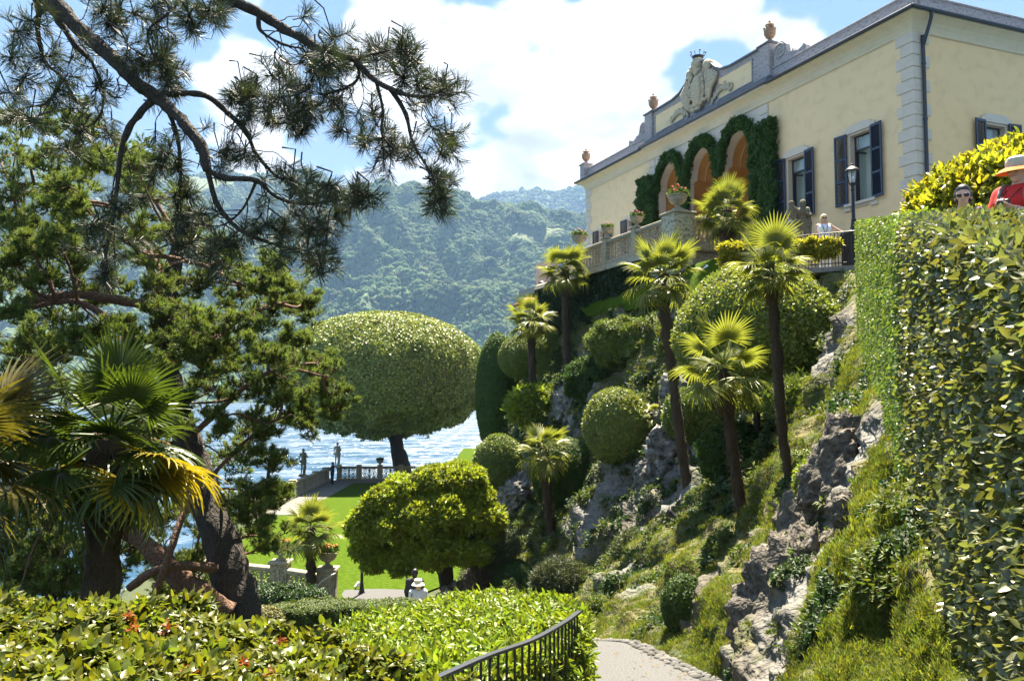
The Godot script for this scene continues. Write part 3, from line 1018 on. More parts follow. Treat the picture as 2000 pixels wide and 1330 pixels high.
	for sd in [-1.0, 1.0]:
		m.blob(Vector3(10.8 + sd * 0.62, 13.62, -0.12), Vector3(0.22, 0.26, 0.24), 12, 9, 0.2, nz)
		for k in 5:
			var pts := PackedVector3Array()
			for i in 9:
				var f := i / 8.0
				pts.append(Vector3(10.8 + sd * (0.45 + 0.13 * k + 0.28 * sin(f * 2.6 + k * 0.4)), 13.6 - 0.12 * k - f * (1.45 - 0.1 * k), -0.16 - 0.12 * sin(f * 3.0)))
			m.tube(pts, PackedFloat32Array([0.05, 0.09, 0.1, 0.09, 0.08, 0.09, 0.1, 0.08, 0.03]), 7, true, 0.5, nz)
		for k in 9:
			var f := k / 8.0
			var q := Vector3(10.8 + sd * (0.9 + f * 1.25), 12.0 + 0.28 * sin(f * 3.0) + f * 0.1, -0.16)
			m.blob(q, Vector3(0.1, 0.14, 0.07), 8, 6, 0.3, nz, Basis(Vector3.BACK, sd * rf(-0.9, 0.9)))
			m.blob(q + Vector3(rf(-0.06, 0.06), rf(0.08, 0.16), 0), Vector3(0.05, 0.1, 0.05), 7, 5, 0.3, nz, Basis(Vector3.BACK, rf(-0.9, 0.9)))
	for k in 90:
		# carved leaves and folds all over the shield and its mantling
		var f := rf(-1.0, 1.0)
		var q := Vector3(10.8 + f * 0.95, 12.75 + rf(-0.85, 0.85) * (1.0 - 0.3 * absf(f)), -0.26 - 0.1 * (1.0 - absf(f)))
		if absf(f) < 0.32 and R.randf() < 0.7: continue
		m.blob(q, Vector3(rf(0.03, 0.06), rf(0.07, 0.14), 0.05), 7, 5, 0.35, nz, Basis(Vector3.BACK, rf(-1.2, 1.2)))
	for k in 10: m.blob(Vector3(10.8 + rf(-0.5, 0.5), 12.0 + rf(-0.1, 0.25), -0.3), Vector3(0.12, 0.1, 0.1), 8, 6, 0.3, nz)
	var arms := put("coat_of_arms", m.mesh(), am, V)
	m = MB.new()
	m.lathe([[0.2, 14.18], [0.22, 14.2], [0.25, 14.3], [0.24, 14.3], [0.2, 14.2]], 18, Transform3D(Basis.IDENTITY, Vector3(10.95, 0, -0.1)))
	for k in 9:
		var an := TAU * k / 9
		var b := Vector3(10.95 + cos(an) * 0.25, 14.29, -0.1 + sin(an) * 0.25)
		var e := b + Vector3(cos(an) * 0.07, 0.17 if k % 2 else 0.13, sin(an) * 0.07)
		m.tube(PackedVector3Array([b, e]), PackedFloat32Array([0.014, 0.012]), 5)
		m.blob(e, Vector3.ONE * (0.04 if k % 2 else 0.028), 7, 5)
	put("crown", m.mesh(), iron, arms)

# one window's meshes, shared by all: origin at the foot of the opening, z outwards
func window_parts() -> Dictionary:
	var d := {}
	var m := MB.new()
	m.box(Vector3(-0.5, 0, -0.24), Vector3(-0.42, 2.3, 0.015), 0.006)
	m.box(Vector3(0.42, 0, -0.24), Vector3(0.5, 2.3, 0.015), 0.006)
	m.box(Vector3(-0.42, 2.23, -0.24), Vector3(0.42, 2.3, 0.012), 0.006)
	d.jamb = m.mesh()
	m = MB.new()
	m.prism(PackedVector2Array([Vector2(-0.66, 2.302), Vector2(0.66, 2.302), Vector2(0.66, 2.46), Vector2(0.54, 2.46), Vector2(0.5, 2.53), Vector2(0.25, 2.565), Vector2(0, 2.575), Vector2(-0.25, 2.565), Vector2(-0.5, 2.53), Vector2(-0.54, 2.46), Vector2(-0.66, 2.46)]), -0.02, 0.06)
	d.lintel = m.mesh()
	m = MB.new()
	m.box(Vector3(-0.66, -0.1, -0.24), Vector3(0.66, -0.002, 0.13), 0.012)
	m.box(Vector3(-0.7, -0.24, -0.02), Vector3(-0.42, -0.1, 0.07), 0.012)
	m.box(Vector3(0.42, -0.24, -0.02), Vector3(0.7, -0.1, 0.07), 0.012)
	m.box(Vector3(-0.42, -0.18, -0.02), Vector3(0.42, -0.1, 0.05), 0.01)
	d.sill = m.mesh()
	m = MB.new()
	for b in [[-0.42, -0.37, 0.0, 2.23], [0.37, 0.42, 0.0, 2.23], [-0.37, 0.37, 2.18, 2.23], [-0.37, 0.37, 1.72, 1.78], [-0.37, 0.37, 0.0, 0.04]]: m.box(Vector3(b[0], b[2], -0.235), Vector3(b[1], b[3], -0.18), 0.004)
	d.frame = m.mesh()
	m = MB.new()
	m.box(Vector3(-0.37, 1.78, -0.21), Vector3(0.37, 2.18, -0.206))
	d.pane = m.mesh()
	m = MB.new()
	for b in [[0.0, 0.05, 0.0, 1.68], [0.35, 0.4, 0.0, 1.68], [0.05, 0.35, 1.63, 1.68], [0.05, 0.35, 0.0, 0.06]]: m.box(Vector3(b[0], b[2], -0.02), Vector3(b[1], b[3], 0.02), 0.004)
	d.casement = m.mesh()
	m = MB.new()
	m.box(Vector3(0.05, 0.06, -0.003), Vector3(0.35, 1.63, 0.003))
	d.casement_pane = m.mesh()
	m = MB.new()
	var n := 44
	for j in 2:
		for i in n + 1: m.vert(Vector3(lerpf(-0.6, 0.6, float(i) / n), 2.4 if j else -0.1, -0.55 + 0.03 * sin(i * 1.25) + 0.012 * sin(i * 2.9)))
	for i in n: m.tri(i, i + 1, i + n + 2); m.tri(i, i + n + 2, i + n + 1)
	d.curtain = m.mesh()
	# a shutter hinged at x 0, opening towards +x
	m = MB.new()
	for b in [[0.0, 0.07, 0.0, 2.36], [0.43, 0.5, 0.0, 2.36], [0.07, 0.43, 0.0, 0.09], [0.07, 0.43, 0.76, 0.84], [0.07, 0.43, 1.5, 1.58], [0.07, 0.43, 2.27, 2.36]]: m.box(Vector3(b[0], b[2], 0), Vector3(b[1], b[3], 0.045), 0.005)
	d.shutter = m.mesh()
	m = MB.new()
	for p in [[0.09, 0.76], [0.84, 1.5], [1.58, 2.27]]:
		var yy: float = p[0] + 0.03
		while yy < p[1]:
			m.box(Vector3(0.07, -0.022, -0.005), Vector3(0.43, 0.022, 0.005), 0.0, Transform3D(Basis(Vector3.RIGHT, 0.75), Vector3(0.25, yy, 0.022)).translated_local(Vector3(-0.25, 0, 0)))
			yy += 0.045
	d.louvres = m.mesh()
	d.blue = mat(0.013, 0.028, 0.062, 0.42, mottled, 0.9)
	d.slat = mat(0.009, 0.018, 0.04, 0.5)
	d.dark = mat(0.02, 0.022, 0.025, 0.4)
	var g := StandardMaterial3D.new()
	g.albedo_color = Color(0.85, 0.95, 0.98, 0.12)
	g.roughness = 0.03
	g.transparency = BaseMaterial3D.TRANSPARENCY_ALPHA
	d.glass = g
	var cu := mat(0.42, 0.48, 0.40, 0.85)
	cu.backlight_enabled = true
	cu.backlight = Color(0.5, 0.5, 0.5)
	d.cloth = cu
	return d
func window(V: Node3D, at: Transform3D, d: Dictionary, jamb: Material) -> void:
	var o := Node3D.new()
	o.name = "window"
	V.add_child(o, true)
	o.transform = at
	put("jamb", d.jamb, jamb, o)
	put("lintel", d.lintel, stone_light, o)
	put("sill", d.sill, stone_light, o)
	put("frame", d.frame, d.dark, o)
	put("pane", d.pane, d.glass, o)
	for s in [-1.0, 1.0]:
		var turn := Transform3D(Basis(Vector3.UP, s * 1.25), Vector3(0.37 * -s, 0.04, -0.22))
		if s > 0: turn = Transform3D(Basis(Vector3.UP, 1.3), Vector3(-0.37, 0.04, -0.24))
		else: turn = Transform3D(Basis(Vector3.UP, PI - 1.3), Vector3(0.37, 0.04, -0.24))
		put("casement", d.casement, d.dark, o, turn)
		put("casement_pane", d.casement_pane, d.glass, o, turn)
	put("curtain", d.curtain, d.cloth, o)
	for s in [-1.0, 1.0]:
		var b := Basis(Vector3.UP, -0.1) if s > 0 else Basis(Vector3.UP, PI + 0.1)
		var p := Vector3(0.51 * s, -0.03, 0.05 if s > 0 else 0.095)
		put("shutter", d.shutter, d.blue, o, Transform3D(b, p))
		put("louvres", d.louvres, d.slat, o, Transform3D(b, p))

# ---------------------------------------------------------------- creeper, terrace, balustrades
func build_creeper() -> void:
	var leaf := [clump(201, 14, 0.085, 0.06, 0.09, 0.5, 0.2, 0.35, 0.12, false, 0.7), clump(202, 14, 0.08, 0.06, 0.1, 0.5, 0.2, 0.35, 0.12, false, 0.7)]
	var o := thing("climbing_ivy", "dark green creeper clipped round the three loggia arches", "ivy", VILLA * Vector3(10.8, 5.3, -0.1), "", VILLA.basis)
	R.seed = 203
	var xf := [[], []]
	var nz := noise(204, 1.6, 3)
	var add := func(x: float, y: float, thick: float):
		var k := R.randi() % 2
		var z := -0.03 - thick * (0.65 + 0.5 * nz.get_noise_2d(x * 1.5, y * 1.5)) * sqrt(R.randf())
		xf[k].append(Transform3D(facing(Vector3(rf(-0.5, 0.5), rf(-0.1, 0.9), -1), rf(0, TAU), rf(0.8, 1.3)), Vector3(x - 10.8, y - 5.3, z + 0.1)))
	for c in ARCHES:
		for i in 2000:
			var an := rf(-0.08, PI + 0.08)
			var r := rf(0.9, 1.2) + 0.04 * nz.get_noise_2d(an * 3.0, c)
			add.call(c + cos(an) * r, 9.3 + sin(an) * r * 1.24, 0.3)
	for x in [9.575, 12.025]:
		for i in 2000:
			var y := rf(5.3, 9.6)
			var gap := nz.get_noise_2d(x * 3.0, y * 1.3)
			if gap > 0.22: continue
			add.call(x + rf(-0.23, 0.23), y, 0.28)
	for i in 5200:
		var y := rf(5.3, 10.15)
		var w := 0.62 + 0.12 * sin(y * 1.9) + (0.14 if y > 8.5 else -0.05)
		var x := 6.72 + rf(-w, w)
		if y > 9.8 and absf(x - 6.6) > 0.55: continue
		if nz.get_noise_2d(x * 1.2, y * 1.2) > 0.34: continue
		add.call(x, y, 0.45)
	for i in 5600:
		var y := rf(5.3, 10.05)
		var w := 0.75 + 0.14 * sin(y * 1.7 + 1.0)
		var x := 15.05 + rf(-w, w)
		if y > 9.6 and absf(x - 15.1) > 0.5: continue
		add.call(x, y, 0.55)
	var mm := leafy(0.07, 0.16, 0.028, 0.5, 0.8)
	for k in 2: many("leaves", leaf[k], mm, o, xf[k], tints(xf[k].size(), 0.3, 0.15))

func flower_urn(at: Vector3, s: float, label: String, flower: Color, group := "") -> void:
	var o := thing("flower_urn", label, "urn", at, group)
	var m := MB.new()
	m.lathe([[0.0, 0.0], [0.2, 0.0], [0.2, 0.05], [0.1, 0.09], [0.08, 0.16], [0.12, 0.2]], 20, Transform3D().scaled(Vector3.ONE * s))
	put("foot", m.mesh(), stone_old, o)
	m = MB.new()
	m.lathe([[0.12, 0.2], [0.24, 0.26], [0.31, 0.36], [0.32, 0.46]], 28, Transform3D().scaled(Vector3.ONE * s), 0.1, 14)
	m.lathe([[0.31, 0.46], [0.36, 0.48], [0.365, 0.52], [0.33, 0.53], [0.3, 0.5], [0.0, 0.48]], 24, Transform3D().scaled(Vector3.ONE * s))
	put("bowl", m.mesh(), stone_old, o)
	R.seed = int(at.x * 131 + at.z * 17) + 9000
	var xf := []
	for i in 70:
		var an := rf(0, TAU)
		var r := sqrt(R.randf()) * 0.36 * s
		xf.append(Transform3D(facing(Vector3(cos(an), 1.6, sin(an)), rf(0, TAU), s * rf(0.8, 1.3)), Vector3(cos(an) * r, (0.53 + rf(0, 0.16)) * s, sin(an) * r)))
	many("foliage", clump(210, 9, 0.09, 0.05, 0.05, 1.0), leafy(0.09, 0.16, 0.03, 0.5), o, xf, tints(70, 0.3, 0.15))
	var fl := MB.new()
	for k in 7:
		var d := rdir() * 0.03
		fl.blob(d, Vector3(0.028, 0.024, 0.028), 5, 4)
	xf = []
	for i in 12:
		var an := rf(0, TAU)
		var r := sqrt(R.randf()) * 0.38 * s
		xf.append(Transform3D(Basis(Vector3.UP, rf(0, TAU)).scaled(Vector3.ONE * s * rf(0.8, 1.2)), Vector3(cos(an) * r, (0.68 + rf(0, 0.14)) * s, sin(an) * r)))
	many("flowers", fl.mesh(), mat(flower.r, flower.g, flower.b, 0.6), o, xf)

var scroll_mesh: ArrayMesh
# a stone balustrade from a to b (its base), posts at the given distances, openwork scrolls between
func balustrade(label: String, a: Vector3, b: Vector3, h: float, posts: Array, mm: Material, group := "") -> Node3D:
	var u := (b - a)
	var length := u.length()
	u = u.normalized()
	var bas := Basis(u, Vector3.UP, u.cross(Vector3.UP))
	var o := thing("balustrade", label, "balustrade", a, group, bas)
	var m := MB.new()
	m.box(Vector3(0, h - 0.13, -0.15), Vector3(length, h, 0.15), 0.025)
	m.box(Vector3(0, h - 0.17, -0.1), Vector3(length, h - 0.13, 0.1))
	put("rail", m.mesh(), mm, o)
	m = MB.new()
	m.box(Vector3(0, -0.3, -0.16), Vector3(length, 0.1, 0.16), 0.02)
	put("plinth", m.mesh(), mm, o)
	for p in posts:
		m = MB.new()
		m.box(Vector3(p - 0.16, -0.3, -0.19), Vector3(p + 0.16, h + 0.05, 0.19), 0.02)
		m.box(Vector3(p - 0.2, h + 0.05, -0.23), Vector3(p + 0.2, h + 0.12, 0.23), 0.02)
		put("post", m.mesh(), mm, o)
	if scroll_mesh == null:
		m = MB.new()
		# a cell 0.56 wide and 0.72 high: two opposed spirals, a bud and a stem
		for s in [-1.0, 1.0]:
			var pts := PackedVector3Array()
			for k in 22:
				var r := 0.17 - 0.135 * k / 21.0
				pts.append(Vector3(s * (0.0 + 0.17 - r * cos(k * 0.4) * 1.0 + 0.0) * 0.75 + s * 0.03, 0.5 + r * sin(k * 0.4), 0))
			m.tube(pts, taper(22, 0.034, 0.022), 6)
			pts = PackedVector3Array()
			for k in 22:
				var r := 0.16 - 0.125 * k / 21.0
				pts.append(Vector3(s * (0.16 - r * cos(k * 0.4)) * 0.8 + s * 0.02, 0.22 - r * sin(k * 0.4), 0))
			m.tube(pts, taper(22, 0.034, 0.022), 6)
			m.tube(PackedVector3Array([Vector3(s * 0.27, -0.0, 0), Vector3(s * 0.26, 0.35, 0), Vector3(s * 0.27, 0.72, 0)]), PackedFloat32Array([0.04, 0.022, 0.04]), 6)
		m.blob(Vector3(0, 0.36, 0), Vector3(0.07, 0.11, 0.07), 10, 8)
		m.blob(Vector3(0, 0.03, 0), Vector3(0.1, 0.07, 0.07), 10, 8)
		m.blob(Vector3(0, 0.7, 0), Vector3(0.1, 0.05, 0.07), 10, 8)
		scroll_mesh = m.mesh()
	var stops := [0.0]
	stops.append_array(posts)
	stops.append(length)
	for i in stops.size() - 1:
		var s0: float = stops[i] + 0.14
		var s1: float = stops[i + 1] - 0.14
		var n := int(round((s1 - s0) / 0.58))
		if n < 1: continue
		var w := (s1 - s0) / n
		for k in n: put("scroll", scroll_mesh, mm, o, Transform3D(Basis.IDENTITY.scaled(Vector3(w / 0.58, (h - 0.27) / 0.72, 1)), Vector3(s0 + w * (k + 0.5), 0.1, 0)))
	return o

func build_terrace() -> void:
	var L := func(x: float, y: float, z: float) -> Vector3: return VILLA * Vector3(x, y, z)
	var floor_m := mat(0.26, 0.25, 0.22, 0.9, mottled, 0.5)
	var m := MB.new()
	m.box(Vector3(6.3, 4.95, -4.2), Vector3(21, 5.25, -0.01), 0, VILLA)
	setting("terrace", m.mesh(), floor_m)
	var t := thing("retaining_wall", "stone retaining wall with sloped moulding under the terrace balustrade", "wall", L.call(6.22, 3.2, -4.28), "", VILLA.basis)
	m = MB.new()
	m.box(Vector3(-0.05, -1.0, -0.02), Vector3(12.0, 1.75, 0.3))
	m.box(Vector3(-0.05, -1.0, 0.3), Vector3(0.3, 1.75, 4.2))
	put("wall", m.mesh(), stone_old, t)
	m = MB.new()
	m.prism(PackedVector2Array([Vector2(-0.28, 1.76), Vector2(0.3, 1.76), Vector2(0.3, 2.03), Vector2(-0.1, 2.03), Vector2(-0.22, 1.95)]), -12.0, 0.3, Transform3D(Basis(Vector3(0, 0, 1), Vector3.UP, Vector3(-1, 0, 0)), Vector3.ZERO))
	m.box(Vector3(-0.3, 1.76, 0.32), Vector3(0.3, 2.03, 4.2), 0.05)
	put("moulding", m.mesh(), stone_old, t)
	balustrade("carved stone balustrade along the lake front of the villa terrace", L.call(6.6, 5.25, -4.28), L.call(14.6, 5.25, -4.28), 0.95, [2.42, 4.75, 7.3], stone_old)
	balustrade("carved stone balustrade running from the corner pillar back to the ivy", L.call(6.22, 5.25, -3.9), L.call(6.22, 5.25, -0.4), 0.95, [0.95, 2.4], stone_old)
	var p := thing("corner_pillar", "mossy stone pillar at the terrace corner below a flower urn", "pillar", L.call(6.2, 4.6, -4.3), "", VILLA.basis)
	m = MB.new()
	m.box(Vector3(-0.42, -0.5, -0.42), Vector3(0.42, 1.6, 0.42), 0.02)
	put("shaft", m.mesh(), mat(1, 1, 1, 0.95, tex(141, 0.02, [[0.25, 0.16, 0.15, 0.06], [0.45, 0.33, 0.31, 0.24], [0.7, 0.44, 0.40, 0.32]], 5), 0.7, rough_bumps, 1.0), p)
	m = MB.new()
	m.box(Vector3(-0.47, 1.6, -0.47), Vector3(0.47, 1.68, 0.47), 0.02)
	m.box(Vector3(-0.25, 1.68, -0.25), Vector3(0.25, 1.78, 0.25), 0.02)
	put("cap", m.mesh(), stone_old, p)
	flower_urn(L.call(6.2, 6.38, -4.3), 1.0, "large stone flower urn on the mossy terrace corner pillar", Color(0.7, 0.1, 0.03))
	flower_urn(L.call(9.02, 6.32, -4.28), 0.72, "small flower urn with pink blooms on the balustrade near the ivy", Color(0.75, 0.2, 0.2))
	flower_urn(L.call(11.35, 6.32, -4.28), 0.72, "small leafy urn on the balustrade before the villa's end window", Color(0.7, 0.4, 0.15))
	flower_urn(L.call(13.9, 6.32, -4.28), 0.95, "wide pale urn on the balustrade's far end past the villa corner", Color(0.6, 0.3, 0.2))
	# ivy over the retaining wall
	R.seed = 221
	var xf := []
	for i in 5200:
		xf.append(Transform3D(facing(Vector3(rf(-0.5, 0.5), rf(-0.2, 0.8), -1), rf(0, TAU), rf(0.8, 1.4)), Vector3(rf(1.9, 12.0), rf(-0.9, 1.72), -0.05 - 0.16 * R.randf())))
	var iv := thing("wall_ivy", "dark ivy covering the retaining wall under the balustrade", "ivy", L.call(6.22, 3.2, -4.28), "", VILLA.basis)
	many("leaves", clump(222, 12, 0.09, 0.07, 0.1, 0.6), leafy(0.025, 0.055, 0.014, 0.5, 0.5), iv, xf, tints(xf.size(), 0.3, 0.12))

# ---------------------------------------------------------------- trees and plants
var bark_dark: StandardMaterial3D
var bark_red: StandardMaterial3D
var twigs: StandardMaterial3D
var clumps := {}
func leaf_set(called: String) -> ArrayMesh: return clumps[called]

func build_leaf_meshes() -> void:
	clumps.small = clump(301, 18, 0.065, 0.036, 0.085, 0.6, 0.2, 0.3, 0.12, false, 0.65)
	clumps.box = clump(302, 24, 0.038, 0.024, 0.07, 0.6, 0.2, 0.3, 0.12, false, 0.7)
	clumps.oak = clump(303, 18, 0.24, 0.13, 0.34, 0.6, 0.2, 0.35, 0.12, false, 0.75)
	clumps.laurel = clump(304, 11, 0.15, 0.055, 0.1, 0.8, 0.2, 0.3, 0.12, true, 0.55)
	clumps.privet = clump(310, 12, 0.1, 0.042, 0.09, 0.7, 0.2, 0.3, 0.12, true, 0.55)
	clumps.rosette = clump(305, 12, 0.053, 0.025, 0.03, 0.75, 0.12, 0.35, 0.14, true, 0.45)
	clumps.rosette_b = clump(306, 12, 0.046, 0.022, 0.035, 0.6, 0.12, 0.35, 0.14, true, 0.5)
	clumps.elaeagnus = clump(307, 13, 0.062, 0.025, 0.05, 0.45, 0.1, 0.3, 0.14, true, 0.5)
	clumps.elaeagnus_b = clump(308, 13, 0.056, 0.024, 0.05, 0.45, 0.1, 0.3, 0.14, true, 0.5)
	clumps.fern = clump(309, 20, 0.1, 0.014, 0.1, 0.4)
	bark_dark = mat(0.055, 0.045, 0.036, 0.95, tex(311, 0.03, [[0.2, 0.4, 0.4, 0.4], [0.5, 1, 1, 1], [0.8, 1.7, 1.65, 1.6]]), 1.5, bumps(312, 0.03, 5), 5.0)
	bark_dark.uv1_scale = Vector3(2.2, 0.9, 2.2)
	bark_red = mat(0.14, 0.075, 0.045, 0.95, tex(313, 0.03, [[0.2, 0.45, 0.42, 0.4], [0.5, 1, 1, 1], [0.8, 1.6, 1.5, 1.4]]), 1.5, bumps(314, 0.03, 5), 4.0)
	twigs = mat(0.022, 0.022, 0.012, 1.0)  # near-black, for the added solid cores that stop light inside foliage

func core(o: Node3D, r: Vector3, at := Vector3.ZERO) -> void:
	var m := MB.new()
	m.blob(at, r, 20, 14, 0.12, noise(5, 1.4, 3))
	put("dark_core", m.mesh(), twigs, o)  # solid dark core added inside the leaves to block light showing through

# a clipped ball on the bank: c its centre, r its radii
func topiary(called: String, label: String, c: Vector3, r: Vector3, n: int, leaf: String, m: Material, s := 1.0, stem := 0.0, deep := 0.1, wild := 0.45, lumps := 0.06) -> Node3D:
	var o := thing(called, label, "shrub", c - Vector3(0, r.y, 0))
	var up := Vector3(0, r.y, 0)
	R.seed = int(c.x * 977 + c.z * 131 + 50000)
	var xf := shell(n, r, 0.75 * s, 1.3 * s, deep, lumps, 1.1, -1.0, wild, up)
	many("foliage", leaf_set(leaf), m, o, xf, tints(n, 0.28, 0.14))
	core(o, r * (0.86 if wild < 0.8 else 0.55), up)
	if stem > 0:
		var t := MB.new()
		t.tube(smooth_path([Vector3(0.05, -stem, 0), Vector3(-0.03, -stem * 0.4, 0.03), Vector3(0, r.y * 0.5, 0)], 4), taper(9, 0.09, 0.06), 8)
		put("stem", t.mesh(), bark_dark, o)
	return o

func build_oak() -> void:
	var o := thing("holm_oak", "huge dome-clipped oak on the lakeside lawn", "tree", Vector3(-8.6, -6.55, -66))
	var m := MB.new()
	var nz := noise(321, 1.2, 3)
	m.tube(smooth_path([Vector3(0.25, -0.3, 0), Vector3(0.1, 0.6, 0), Vector3(-0.25, 1.9, 0), Vector3(-0.55, 3.2, 0), Vector3(-0.8, 4.6, 0), Vector3(-1.0, 6.5, 0)], 4), taper(21, 0.8, 0.4, 0.6), 14, true, 0.25, nz)
	put("trunk", m.mesh(), bark_dark, o)
	R.seed = 322
	for k in 9:
		var an := TAU * k / 9 + rf(-0.2, 0.2)
		m = MB.new()
		var d := Vector3(cos(an), 0, sin(an))
		m.tube(smooth_path([Vector3(-0.6, 3.4 + rf(0, 1), 0), Vector3(-0.8, 4.8, 0) + d * 1.6, Vector3(-1.1, 6.0, 0) + d * 4.0, Vector3(-1.3, 7.2, 0) + d * 6.0], 3), taper(10, 0.3, 0.06), 7, true, 0.25, nz)
		put("limb", m.mesh(), bark_dark, o)
	var cells := noise(323, 0.42, 2, FastNoiseLite.TYPE_CELLULAR)
	var lump := noise(324, 0.16, 3)
	var xf := []
	var cc := PackedColorArray()
	while xf.size() < 32000:
		var d := rdir()
		var up := Vector3(d.x, d.y * 1.6, d.z)
		var p := Vector3(d.x * 8.1, d.y * 4.4, d.z * 8.1)
		if d.y < 0:
			# below its widest ring the crown draws in towards the trunk
			var f := pow(R.randf(), 0.75)
			var e := Vector3(d.x, 0, d.z).normalized()
			p = e * 8.1 * sqrt(1.0 - pow(f, 2.8)) + Vector3(0, -5.1 * f, 0)
			up = e - Vector3(0, f * f, 0)
			if f > 0.5: p.y += lump.get_noise_3dv(p * 3.0) * 1.2
		var pads := cells.get_noise_3dv(p)
		p *= 1.0 + 0.03 * lump.get_noise_3dv(p) + 0.075 * pads - 0.05 * R.randf() * R.randf()
		xf.append(Transform3D(facing(up + rdir() * 0.55, rf(0, TAU), rf(0.75, 1.3)), p + Vector3(-1.5, 8.6, 0)))
		cc.append(green(0.28, 0.12))
	many("crown", leaf_set("oak"), leafy(0.33, 0.38, 0.1, 0.42, 0.4), o, xf, cc)
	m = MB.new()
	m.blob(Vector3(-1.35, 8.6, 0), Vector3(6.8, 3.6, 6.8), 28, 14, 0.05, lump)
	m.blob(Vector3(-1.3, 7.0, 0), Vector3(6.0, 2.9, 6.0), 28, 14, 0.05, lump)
	put("dark_crown_core", m.mesh(), twigs, o)  # dark solid filling added inside the crown so light cannot pass

# ---- palms
var fronds := []
func build_fronds() -> void:
	for k in 5:
		R.seed = 340 + k
		var m := MB.new()
		var L := rf(0.5, 0.58)
		var pet := rf(0.45, 0.65)
		m.col = Color(0.8, 0.95, 0.5)
		var pp := PackedVector3Array()
		for i in 5:
			var f := i / 4.0
			pp.append(Vector3(pet * f, -0.06 * f * f, 0))
		m.tube(pp, taper(5, 0.016, 0.009), 5)
		var c := pp[4]
		var n := 32
		var droop := 0.1 + 0.11 * k
		for i in n:
			var an := lerpf(-2.15, 2.15, (i + 0.5) / n)
			var d := Vector3(cos(an), 0.06 * cos(an * 2.0) + 0.1, sin(an)).normalized()
			var s := Vector3(-sin(an), 0, cos(an))
			var len := L * (0.72 + 0.28 * cos(an * 0.7)) * rf(0.85, 1.1)
			var w := 0.021
			var hang := droop * rf(0.6, 1.6)
			var v := rf(0.75, 1.2)
			var base := Color(v, v, v)
			var tip := Color(2.6 * v, 1.7 * v, 0.5) if R.randf() < 0.4 + 0.1 * k else Color(1.3 * v, 1.2 * v, 0.8 * v)
			var prev := -1
			for j in 6:
				var f := j / 5.0
				var ww: float = [0.005, 0.016, 0.02, 0.016, 0.009, 0.001][j]
				var q := c + d * len * f * (1.0 - 0.12 * hang * f * f) + Vector3(0, -hang * len * pow(f, 2.4), 0)
				m.col = base.lerp(tip, smoothstep(0.55, 1.0, f))
				var a := m.vert(q - s * ww + Vector3(0, ww * 0.5, 0))
				m.vert(q)
				m.vert(q + s * ww + Vector3(0, ww * 0.5, 0))
				if prev >= 0:
					m.tri(prev, prev + 1, a + 1); m.tri(prev, a + 1, a)
					m.tri(prev + 1, prev + 2, a + 2); m.tri(prev + 1, a + 2, a + 1)
				prev = a
		fronds.append(m.mesh(true, true))

func palm(label: String, trunk: Array, r: float, size: float, n: int, mm: Material, tm: Material, sd: int, group := "") -> Node3D:
	var base: Vector3 = trunk[0]
	var o := thing("fan_palm", label, "palm", base, group)
	var pts := []
	for p in trunk: pts.append(p - base)
	var path := smooth_path(pts, 1 + int(40.0 / trunk.size()))
	var rad := PackedFloat32Array()
	R.seed = sd
	for i in path.size(): rad.append(r * (0.85 + 0.2 * ((i * 3) % 4) / 3.0) * lerpf(0.95, 1.08, float(i) / path.size()))
	var m := MB.new()
	m.tube(path, rad, 14, true, 0.4, noise(sd, 14.0, 2))
	# old leaf bases and fibres
	for i in 900:
		var f := R.randf()
		var p := path[int(f * (path.size() - 1))]
		var an := rf(0, TAU)
		var d := Vector3(cos(an), 0, sin(an))
		var q := p + d * r * 0.95 + Vector3(0, rf(-0.05, 0.05), 0)
		var e := q + d * rf(0.02, 0.08) * size + Vector3(rf(-0.04, 0.04), rf(-0.14, 0.1), rf(-0.04, 0.04)) * size
		var s := Vector3(-sin(an), 0, cos(an)) * 0.014 * size
		m.face([q - s, q + s, e])
	put("trunk", m.mesh(), tm, o)
	var top := path[path.size() - 1]
	var dead := mat(0.11, 0.075, 0.035, 0.9)
	dead.cull_mode = BaseMaterial3D.CULL_DISABLED
	for i in R.randi_range(2, 6):
		var b := Basis(Vector3.UP, rf(0, TAU)) * Basis(Vector3.BACK, rf(-1.45, -1.1)) * Basis(Vector3.RIGHT, rf(-0.6, 0.6))
		put("dead_frond", fronds[4], dead, o, Transform3D(b.scaled_local(Vector3(1, 1, 0.6) * size * rf(0.6, 0.85)), top + Vector3(0, rf(-0.3, -0.1) * size, 0)))
	for i in n:
		var f := (i + 0.5) / n
		var el := lerpf(1.35, -0.95, pow(f, 0.85)) + rf(-0.22, 0.22)
		var az := i * 2.39996 + rf(-0.2, 0.2)
		var k := clampi(int(f * 4.2 + rf(-0.4, 0.8)), 0, 4)
		var b := Basis(Vector3.UP, az) * Basis(Vector3.BACK, el) * Basis(Vector3.RIGHT, rf(-0.35, 0.35))
		put("frond", fronds[k], mm, o, Transform3D(b.scaled_local(Vector3.ONE * size * rf(0.75, 1.15)), top + Vector3(0, rf(-0.12, 0.02) * size, 0)))
	return o

func yellow_fans() -> Node3D:
	# older fans turning yellow, hanging out towards the lake
	var g := Node3D.new()
	g.name = "yellowing_fronds"
	g.position = Vector3(0.1, 3.85, 0)
	var m := leafy(0.34, 0.27, 0.02, 0.4, 1.0)
	R.seed = 383
	for k in 5:
		var b := Basis(Vector3.UP, [-0.25, 0.1, 0.35, -0.55, 2.9][k]) * Basis(Vector3.BACK, [-0.2, -0.55, -0.35, -0.75, -0.4][k]) * Basis(Vector3.RIGHT, rf(-0.5, 0.5))
		put("frond", fronds[1 + k % 3], m, g, Transform3D(b.scaled_local(Vector3.ONE * 0.95), Vector3.ZERO))
	return g

